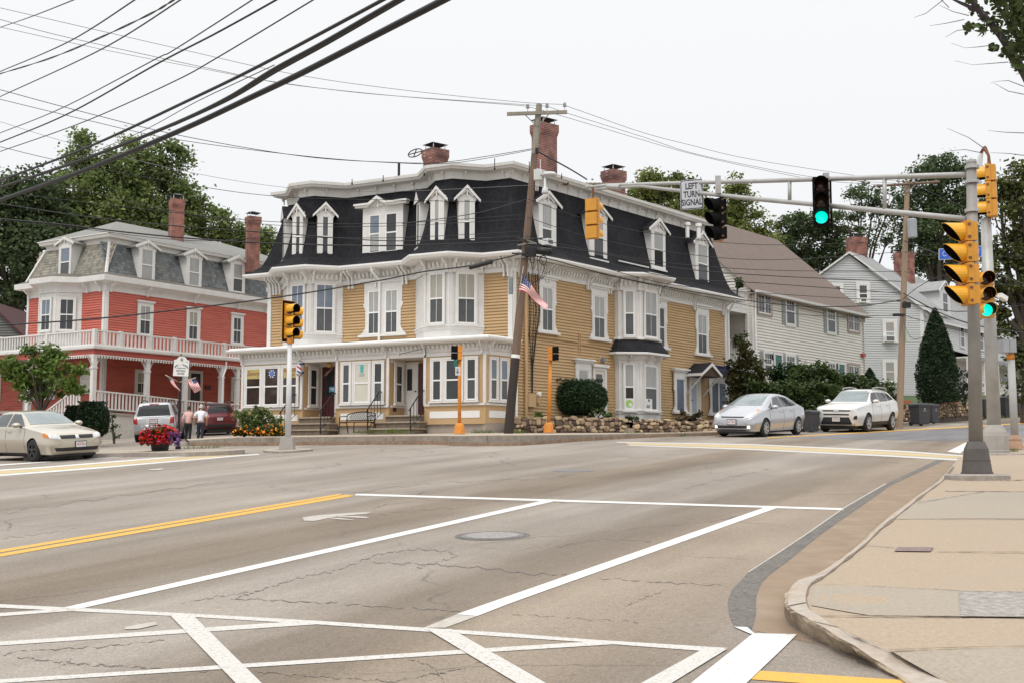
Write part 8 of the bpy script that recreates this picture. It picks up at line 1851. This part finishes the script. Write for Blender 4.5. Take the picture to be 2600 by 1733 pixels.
shrub('leafy_plant','low bright green plant on the wall near the meter boxes',1372,1066,46.4,[(1362,1056,10,8),(1376,1054,12,9)],LB,30,80,.1,.07,'plant',gP)
shrub('leafy_plant','small green plant above the garden steps',1610,1068,50,[(1600,1062,12,7),(1620,1060,14,8)],ls,30,60,.12,.06,'plant',gP)
shrub('flower_pot_plant','red leaved plant in front of the small porch hood door',1752,1085,51.5,[(1735,1058,15,14),(1765,1054,15,14),(1752,1070,24,13)],LM('leaf_redgreen',(.12,.05,.03),(.025,.05,.015),.5),34,60,.14,.07,'plant',gP)
shrub('porch_plant','bushy potted plant on the lower side porch of the beige house',1878,880,61.5,[(1868,862,12,10),(1885,858,14,12),(1878,868,16,9)],ls,34,40,.18,.08,'plant',gP)
shrub('porch_plant','little potted tree on the upper side porch of the beige house',1872,745,61.5,[(1870,715,10,12),(1874,724,9,8)],ls,26,40,.16,.09,'plant',gP)
shrub('vine','thin climbing weed against the white retaining wall by the silver suv',290,1120,50.5,[(284,1075,10,18),(292,1095,12,18),(285,1060,8,10)],ls,20,30,.14,.05,'plant',gP)
# flower bed by the barber shop
gF='plants in the flower bed by the barber shop'
for lab,px,bl in (('tall leafy plant at the left of the flower bed',620,[(612,1052,14,18),(628,1060,16,22),(615,1080,18,18)]),('tall leafy plant in the middle of the flower bed',658,[(650,1060,16,20),(668,1056,16,18),(660,1082,22,18),(655,1040,9,12)]),('leafy plant at the right of the flower bed beside the white pole',698,[(690,1062,14,16),(706,1072,12,16),(696,1088,16,14)])):
    shrub('flowering_plant',lab,px,1104,46.5,bl,LM('leaf_bed',(.22,.26,.085),(.085,.13,.045),.4,.35),44,110,.15,.06,'plant',gF)
fo=mat('marigold_orange',(.72,.19,.015),.6,.1,5,island=.35);fy=mat('marigold_yellow',(.78,.40,.02),.6,.1,5,island=.3)
def flowers(name,label,cat,px0,px1,y0,y1,Y,n,mats,size,leaf,nl,dy=.35,shape=None,group=None):
    b=at((px0+px1)/2,y1,Y);root=empty(name,b,0,label,cat,group);P=[]
    def pts(k):
        out=[]
        while len(out)<k:
            u,v=NP.uniform(-1,1),NP.uniform(0,1)
            if shape and not shape(u,v):continue
            c=at(lerp(px0,px1,(u+1)/2),lerp(y1,y0,v),Y);out.append((c.x,c.y-dy*math.sqrt(max(0,1-u*u))*NP.uniform(-.3,1),c.z))
        return np.array(out)
    leafmesh('foliage',pts(nl),size*1.15,leaf,root)
    for nm,m,k in mats:
        if k:leafmesh(nm,pts(k)+np.array([0,-.05,.02]),size,m,root,asp=.9,up=.6)
    return root
LF=LM('leaf_flower',(.05,.085,.02),(.018,.032,.01))
for i,(x0,x1,lab,mm) in enumerate(((594,628,'orange marigolds at the left front of the flower bed',fo),(626,662,'bright orange marigolds in the middle of the flower bed',fo),(660,694,'deep orange marigolds right of the middle of the flower bed',fo),(690,722,'yellow marigolds at the right end of the flower bed',fy))):
    flowers('marigold',lab,'flowers',x0,x1,1076,1104,45.9,0,[('blossom',mm,58),('blossom',fy if mm is fo else fo,12)],.05,LF,420,.3,lambda u,v:v<.55+.4*math.sin(u*5+i*2)*math.cos(u*11+i) and NP.uniform()>v*.6,gF)
pf=gnd(406,1143,.13);FL=flowers('flower_planter','half barrel planter overflowing with red and purple flowers on the traffic island','planter',357,466,1079,1128,pf.y,0,[('red_blossom',mat('petunia_red',(.62,.012,.022),.6,.1,5,island=.35),620),('pink_blossom',mat('petunia_pink',(.62,.12,.28),.6,.1,5,island=.3),60)],.05,LF,520,.55,lambda u,v:u*u+(v*1.05-.1)**2<1 and not(u>.5 and v<.55))
for (x0,x1,y0,y1,k,c,nm) in ((440,468,1096,1130,70,(.13,.05,.22),'purple_blossom'),(372,410,1080,1090,60,(.75,.72,.72),'white_blossom'),(398,424,1084,1094,60,(.35,.3,.08),'yellow_blossom')):
    P=[]
    for i in range(k):
        c_=at(NP.uniform(x0,x1),NP.uniform(y0,y1),pf.y);P.append((c_.x,c_.y-NP.uniform(.3,.6),c_.z))
    leafmesh(nm,np.array(P),.05,mat('petal_'+nm,c,.6,.1,5,island=.3),FL,asp=.9,up=.6)
mb=MB();k=pf.y/3000;mb.lathe([(0,.0),(20*k,0),(24.5*k,24*k),(23*k,24*k),(20*k,10*k),(0,10*k)],18,0,Matrix.Translation(pf));
for z in (6,17):mb.lathe([(lerp(20.6,24.2,z/24)*k,z*k-.02),(lerp(20.6,24.2,z/24)*k+.008,z*k),(lerp(20.6,24.2,z/24)*k,z*k+.02)],18,1,Matrix.Translation(pf))
mb.build('barrel',[mat('barrel_wood',(.035,.03,.026),.8,.25,5,bump=.4,stretch=(8,8,.5)),blackm],FL)
# weeds and grass at the foot of walls
def grass(name,segs,n,h):
    V=[];F=[]
    for i in range(n):
        a,b,Y=segs[NP.integers(0,len(segs))];t=NP.uniform();p=at(lerp(a[0],b[0],t),lerp(a[1],b[1],t),Y);p=p+Vector((NP.normal()*.05,NP.normal()*.12,0));q=NP.uniform(0,6.28);w=.012;hh=h*NP.uniform(.4,1.3);dx=Vector((math.cos(q),math.sin(q),0));k=len(V)
        V+=[tuple(p-dx*w),tuple(p+dx*w),tuple(p+Vector((NP.normal()*.06,NP.normal()*.06,hh)))];F.append((k,k+1,k+2))
    mb=MB();mb.add(V,F);return tag(mb.build(name,LM('grass_blade',(.14,.2,.04),(.06,.1,.02),.4,.3)),'tufts of green grass along the foot of the porch and walls','grass',None,'stuff')
grass('grass',[((900,1098),(955,1098),44.9),((960,1098),(1040,1098),44.6),((985,1098),(1010,1096),44.4),((1300,1099),(1330,1098),44.6),((1200,1098),(1250,1098),44.4),((470,1139.),(560,1138.5),42.2),((1660,1111),(1740,1106),43.6),((2556,1152),(2575,1150),31.),((1580,1106),(1640,1104),44.5)],900,.16)
# lawn in front of the grey house
w0=[at(2295,1026,62),at(2400,1024,66),at(2500,1022,72),at(2650,1012,82)];w1=[Vector((p.x-4,p.y+16,z)) for p,z in zip(w0,(5.6,6.2,6.6,7.4))]
mb=MB();mb.loft([[Vector((p.x,p.y,p.z-1.6)) for p in w0],w0,w1,[Vector((p.x-10,p.y+20,p.z+1)) for p in w1]]);st(mb.build('lawn',mat('lawn_green',(.05,.075,.02),.95,.3,3,bump=.6,bscale=20)))
rs=random.Random(21);stonewall([(2293,1064,60.5),(2400,1058,64.3),(2500,1052,70.3)],(1028,1027,1024),'stone_wall','stone retaining wall behind the dark bins on the right-hand street',rs)
mb=MB()
for (xa,xb,Ya,Yb) in ((2293,2312,60.3,61.),(2384,2434,63.6,65.5)):
    a,b=at(xa,1024,Ya),at(xb,1022,Yb);mb=MB();mb.prism([a,b,b+Vector((0,0,.16)),a+Vector((0,0,.16))],(0,.4,0));tag(mb.build('brick_coping',mat('orange_brick',(.42,.11,.05),.85,.15,6)),'orange brick coping on the stone wall '+('left' if xa<2300 else 'right')+' of the dark bins','brick coping')
# ---------------------------------------------------------------- people and street furniture
def skin(name,joints,edges,m,parent,root=0,sub=2):
    """continuous surface grown round a skeleton: joints (x,y,z,r[,r2])"""
    me=bpy.data.meshes.new(name);me.from_pydata([j[:3] for j in joints],edges,[]);o=bpy.data.objects.new(name,me);COL.objects.link(o)
    md=o.modifiers.new('s','SKIN');md.use_smooth_shade=True
    for i,j in enumerate(joints):
        sv=me.skin_vertices[0].data[i];sv.radius=(j[3],j[4] if len(j)>4 else j[3]);sv.use_root=(i==root)
    ss=o.modifiers.new('u','SUBSURF');ss.levels=sub;ss.render_levels=sub
    dg=bpy.context.evaluated_depsgraph_get();new=bpy.data.meshes.new_from_object(o.evaluated_get(dg));o.modifiers.clear();o.data=new;new.materials.clear();new.materials.append(m)
    new.polygons.foreach_set('use_smooth',[True]*len(new.polygons));o.parent=parent;return o
skinm=mat('skin',(.46,.27,.19),.55,.06,6,spec=.4)
def person(label,px,py,Y,heading,H,top,trouser,hairc,hair,lean,step,arms,shoe,female):
    b=at(px,py,Y);root=empty('person',b,math.radians(heading),label,'person');s=H/1.66
    # local: x forward, y left, z up; arms: elbow / hand targets for left and right
    L_=lean;hip=.86;sh=1.34;w=.17 if female else .19
    J=[(0,0,hip,.135,.15),(L_*.35,0,1.08,.12,.15),(L_*.8,0,1.30,.115,.17),(L_*1.0,0,1.40,.055),(L_*1.2,0,1.46,.05),(L_*1.35+.01,0,1.55,.085,.075),(L_*1.4,0,1.62,.075,.07)]
    E_=[(i,i+1) for i in range(6)]
    def limb(parent,pts):
        p=parent
        for q in pts:J.append(q);E_.append((p,len(J)-1));p=len(J)-1
        return p
    Ls=[];Hd=[]
    for sg,(el,ha) in zip((1,-1),arms):
        e=limb(2,[(L_*.85,sg*w,sh-.02,.058),(el[0],sg*el[1],el[2],.043),(ha[0],sg*ha[1],ha[2],.031)]);Hd.append((e,sg,ha,el))
        pal=(ha[0]+.02,sg*ha[1],ha[2]-.055);pi=limb(e,[(*pal,.036,.02)])
        for k,(dy,ln) in enumerate(((-.024,.062),(-.008,.072),(.009,.067),(.025,.052))):
            a=limb(pi,[(pal[0]+.008,pal[1]+dy*.9,pal[2]-.035,.0105),(pal[0]+.02,pal[1]+dy,pal[2]-.035-ln*.5,.0095),(pal[0]+.036,pal[1]+dy,pal[2]-.035-ln,.008)])
        limb(pi,[(pal[0]+.035,pal[1]-sg*.02,pal[2]-.0,.012),(pal[0]+.055,pal[1]-sg*.03,pal[2]-.035,.009)])
    feet=[]
    for sg,st_ in zip((1,-1),step):
        f=limb(0,[(0,sg*.085,hip-.06,.1),(st_*.55+.03,sg*.085,.47,.068),(st_-.02,sg*.085,.09,.045),(st_+.05,sg*.09,.045,.042),(st_+.16,sg*.095,.035,.034)]);feet.append((st_,sg))
    Js=[(x*s,y*s,z*s,*[r*s for r in rr]) for x,y,z,*rr in J]
    skin('body',Js,E_,skinm,root,0,2)
    def clothes(name,P,E2,m,sub=2):return skin(name,[(x*s,y*s,z*s,*[r*s for r in rr]) for x,y,z,*rr in P],E2,m,root,0,sub)
    # top with sleeves
    hem=.80 if female else .86
    P=[(L_*.02,0,hem,.15,.185),(L_*.12,0,.96,.15,.18),(L_*.4,0,1.12,.145,.175),(L_*.82,0,1.31,.13,.185),(L_*1.0,0,1.39,.075)];E2=[(0,1),(1,2),(2,3),(3,4)]
    for sg,(el,ha) in zip((1,-1),arms):
        k=len(P);t=.95 if female else .45
        end=(lerp(el[0],ha[0],t) if female else lerp(L_*.85,el[0],.85),sg*(lerp(el[1],ha[1],t) if female else lerp(w,el[1],.85)),lerp(el[2],ha[2],t) if female else lerp(sh,el[2],.85))
        P.append((L_*.85,sg*(w+.005),sh-.015,.077));E2.append((3,k))
        if female:P.append((el[0],sg*el[1],el[2],.06));P.append((*end,.048));E2+= [(k,k+1),(k+1,k+2)]
        else:P.append((*end,.072));E2.append((k,k+1))
    clothes('cardigan' if female else 'shirt',P,E2,top)
    P=[(0,0,hip+.05,.14,.165),(0,0,hip-.03,.145,.165)];E2=[(0,1)]
    for st_,sg in feet:
        k=len(P);P+=[(.0,sg*.088,hip-.12,.108),(st_*.55+.03,sg*.088,.47,.084),(st_-.02,sg*.088,.12,.068),(st_-.015,sg*.088,.06,.068)];E2+=[(1,k),(k,k+1),(k+1,k+2),(k+2,k+3)]
    clothes('trousers',P,E2,trouser)
    for st_,sg in feet:clothes('shoe',[(st_-.05,sg*.09,.04,.045),(st_+.05,sg*.092,.042,.05,.045),(st_+.17,sg*.096,.03,.035,.04)],[(0,1),(1,2)],shoe)
    c=Vector((L_*1.38,0,1.585))*s
    mb=MB();T=Matrix.Translation(c)
    rows=[]
    for i in range(9):
        ph=math.pi*i/8*(.62 if not hair=='short' else .5);rows.append([(.102*s*math.sin(ph)*math.cos(q)-.012*s,.092*s*math.sin(ph)*math.sin(q),(.105*math.cos(ph)+.012)*s-(.06*s if (math.cos(q)<.1 and i>5) else 0)) for q in [2*math.pi*k/20 for k in range(20)]])
    mb.loft([[T@Vector(p) for p in r] for r in rows],0,True);h_=mb.build('hair',hairc,None,True);h_.parent=root
    # face: nose, ears, eyes
    for nm,pts in (('ear',((-.005,.088,-.02),)),('ear',((-.005,-.088,-.02),))):
        mb=MB();p=c+Vector(pts[0])*s;mb.lathe([(0,-.03),(.016,-.02),(.018,0),(.016,.02),(0,.03)],8,0,Matrix.Translation(p));e=mb.build(nm,skinm,None,True);e.parent=root
    mb=MB();mb.lathe([(0,-.02),(.014,-.015),(.01,.01),(0,.03)],8,0,Matrix.Translation(c+Vector((.098,0,-.025))*s));e=mb.build('nose',skinm,None,True);e.parent=root
    for sg in (-1,1):
        mb=MB();mb.lathe([(0,-.012),(.01,-.007),(.012,0),(.01,.007),(0,.012)],8,0,Matrix.Translation(c+Vector((.085,sg*.032,.005))*s));e=mb.build('eye',mat('eye_dark',(.05,.04,.035),.2),None,True);e.parent=root
    mb=MB();mb.box((.086*s,-.022*s,-.068*s),(.094*s,.022*s,-.06*s),0,T);e=mb.build('mouth',mat('lip',(.3,.1,.09),.5),None);e.parent=root
    return root
g1_=gnd(478,1119);pink=mat('pink_cardigan',(.62,.38,.36),.8,.05,8);blkt=mat('black_trousers',(.012,.012,.014),.85,.1,8);wsh=mat('white_shirt',(.70,.70,.74),.75,.04,6);navt=mat('navy_trousers',(.015,.017,.032),.85,.1,8)
person('person in a pink cardigan and black trousers walking away beside the sign post',477,1119,g1_.y,98,1.50,pink,blkt,mat('hair_dark',(.018,.014,.012),.6,.2,9),'bob',.10,(.10,-.06),(((-.02,.25,1.08),(.10,.26,.88)),((.02,.27,1.08),(.14,.27,.90))),mat('shoe_grey',(.3,.29,.28),.6),True)
g2_=gnd(508,1118.5);person('person in a white short sleeved shirt and dark trousers with white hair walking away',508,1118.5,g2_.y,100,1.53,wsh,navt,mat('hair_white',(.52,.49,.45),.7,.1,9),'short',.13,(.04,-.12),(((.02,.29,1.08),(.14,.30,.90)),((-.02,.27,1.08),(.10,.26,.88))),mat('shoe_white',(.6,.6,.6),.6),False)
# bench
ub0,ub1=FP.hit(940,1060,1.0)[0],FP.hit(868,1060,1.0)[0];zB=FP.hit(905,1098,1.0)[1]
p=FP.pt((ub0+ub1)/2,zB,1.);BN=empty('park_bench',p,0,'black metal lattice bench on the pavement in front of the porch','bench')
def fm():return MB(FP.mat())
zs=zB+.44;ot=.62
mb=fm();n=9
for k in range(n):o_=lerp(.72,1.16,k/(n-1));mb.box((ub0,o_-.018,zs-.02),(ub1,o_+.018,zs))
mb.box((ub0,.70,zs-.04),(ub0+.04,1.18,zs-.015));mb.box((ub1-.04,.70,zs-.04),(ub1,1.18,zs-.015));mb.build('seat',blackm,BN)
mb=fm();zt_=zB+.86;nb_=14
def arc(t):return zt_-.10+.10*math.sin(math.pi*t)
mb.tube([(lerp(ub0,ub1,i/16),lerp(.66,.58,1),arc(i/16)) for i in range(17)],.02,6);mb.tube([(ub0,.66,zs+.06),(ub1,.66,zs+.06)],.018,6)
for sg in (0,1):
    for k in range(-3,nb_):
        a0_=(k+ (3 if sg else 0))/nb_;a1_=(k+(0 if sg else 3))/nb_
        if 0<=a0_<=1 and 0<=a1_<=1:mb.tube([(lerp(ub0,ub1,a0_),.655,zs+.06),(lerp(ub0,ub1,a1_),.585,arc(a1_))],.011,5)
mb.build('backrest',blackm,BN)
for u in (ub0,ub1):
    for o0,o1,zz in ((1.15,1.2,zs+.2),(.68,.56,zt_-.1)):
        mb=fm();mb.tube([(u,o1,zB),(u,o0,zs),(u,lerp(o0,o1,.5) if o0<1 else o0,zz)],.02,6);mb.build('leg',blackm,BN)
    mb=fm();mb.tube([(u,.64,zs+.24),(u,.9,zs+.24),(u,1.15,zs+.2)],.018,6);mb.build('armrest',blackm,BN)
mb=fm();um=(ub0+ub1)/2;mb.tube([(um,1.15,zB),(um,1.12,zs-.02)],.018,6);mb.build('leg',blackm,BN)
# wheeled bins
binm=mat('bin_grey',(.05,.05,.055),.55,.1,4);binl=mat('bin_lid',(.035,.035,.04),.5,.1,4)
def wbin(label,px0,px1,y0,y1,Y,rot,sc_=1.,m=None,mark=False):
    c=at((px0+px1)/2,y1,Y);H=at((px0+px1)/2,y0,Y).z-c.z;w=(px1-px0)/3000*Y/2*sc_;d=w*1.1
    root=empty('wheelie_bin',c,rot,label,'bin','dark wheeled bins on the right-hand street');T=WM[root.name]
    def ring(k,z,kk=None):return [(sx*w*k,sy*d*(kk or k),z) for sx,sy in ((-1,-1),(1,-1),(1,1),(-1,1))]
    mb=MB(T);mb.loft([ring(.78,.06),ring(.80,.10),ring(.96,H*.82),ring(1.02,H*.82),ring(1.02,H*.88),ring(.9,H*.88)],0,True);mb.poly(ring(.78,.06)[::-1],0)
    for k in range(3):x=w*(-.4+.4*k);mb.add([(x-.02,-d*.83,.2),(x+.02,-d*.83,.2),(x+.02,-d*.955,H*.74),(x-.02,-d*.955,H*.74)],[(0,1,2,3)],0)
    if mark:
        mb.box((-w*.3,-d*.965,H*.62),(w*.3,-d*.95,H*.645),1);mb.lathe([(.001,0),(w*.14,0)],12,1,Matrix.Translation((0,-d*.97,H*.72))@Matrix.Rotation(math.pi/2,4,'X'))
    mb.build('bin_body',[m or binm,mat('bin_mark',(.3,.3,.31),.5)],root,bev=.01)
    mb=MB(T);mb.loft([ring(1.06,H*.88),ring(1.06,H*.91),ring(.9,H*.97),ring(.5,H*1.0),ring(0,H*1.0)],0,True);mb.tube([(-w*.7,d*1.0,H*.92),(-w*.7,d*1.25,H*.93),(w*.7,d*1.25,H*.93),(w*.7,d*1.0,H*.92)],.02,6);mb.build('lid',binl,root)
    for sg in (-1,1):
        mb=MB(T);mb.tube([(sg*w*.72,d*.8,.1),(sg*w*.95,d*.8,.1)],.1,14);mb.build('wheel',tyre,root)
wbin('dark bin between the silver hatchback and the white crossover',2040,2078,1040,1098,48.,.5,.85)
wbin('dark bin with a pale emblem beside the far utility pole',2316,2357,1022,1079,57.5,.35,.9,None,True)
wbin('dark bin just right of the one with the large emblem',2356,2383,1024,1074,59.5,.35,.9,None,True)
wbin('dark bin visible between the two grey mast poles',2490,2512,1010,1058,68.,.4,.9,None,True)
wbin('black bin right of the pale grey pole',2540,2566,1004,1056,70,.4,.9,binl)
wbin('dark bin right of the small pedestrian post',2576,2598,1002,1052,72,.4,.9)
r=FB.rect(1393,1408,606,622,.5);mb=MB(FB.mat());mb.box((r[0],-.1,r[2]),(r[1],.45,r[3]),0);mb.box((r[0]+.05,.45,r[2]+.05),(r[1]-.05,.46,r[3]-.05),1);mb.build('air_conditioner',[sash,mat('ac_grille')],YH)
mb=MB();c=gnd(394,1191,.01);mb.add([c+Vector((-.17,-.05,0)),c+Vector((.15,-.07,.01)),c+Vector((.19,.08,.03)),c+Vector((-.13,.1,.012))],[(0,1,2,3)]);tag(mb.build('litter',paper),'scrap of white paper lying on the road in front of the planter','litter')
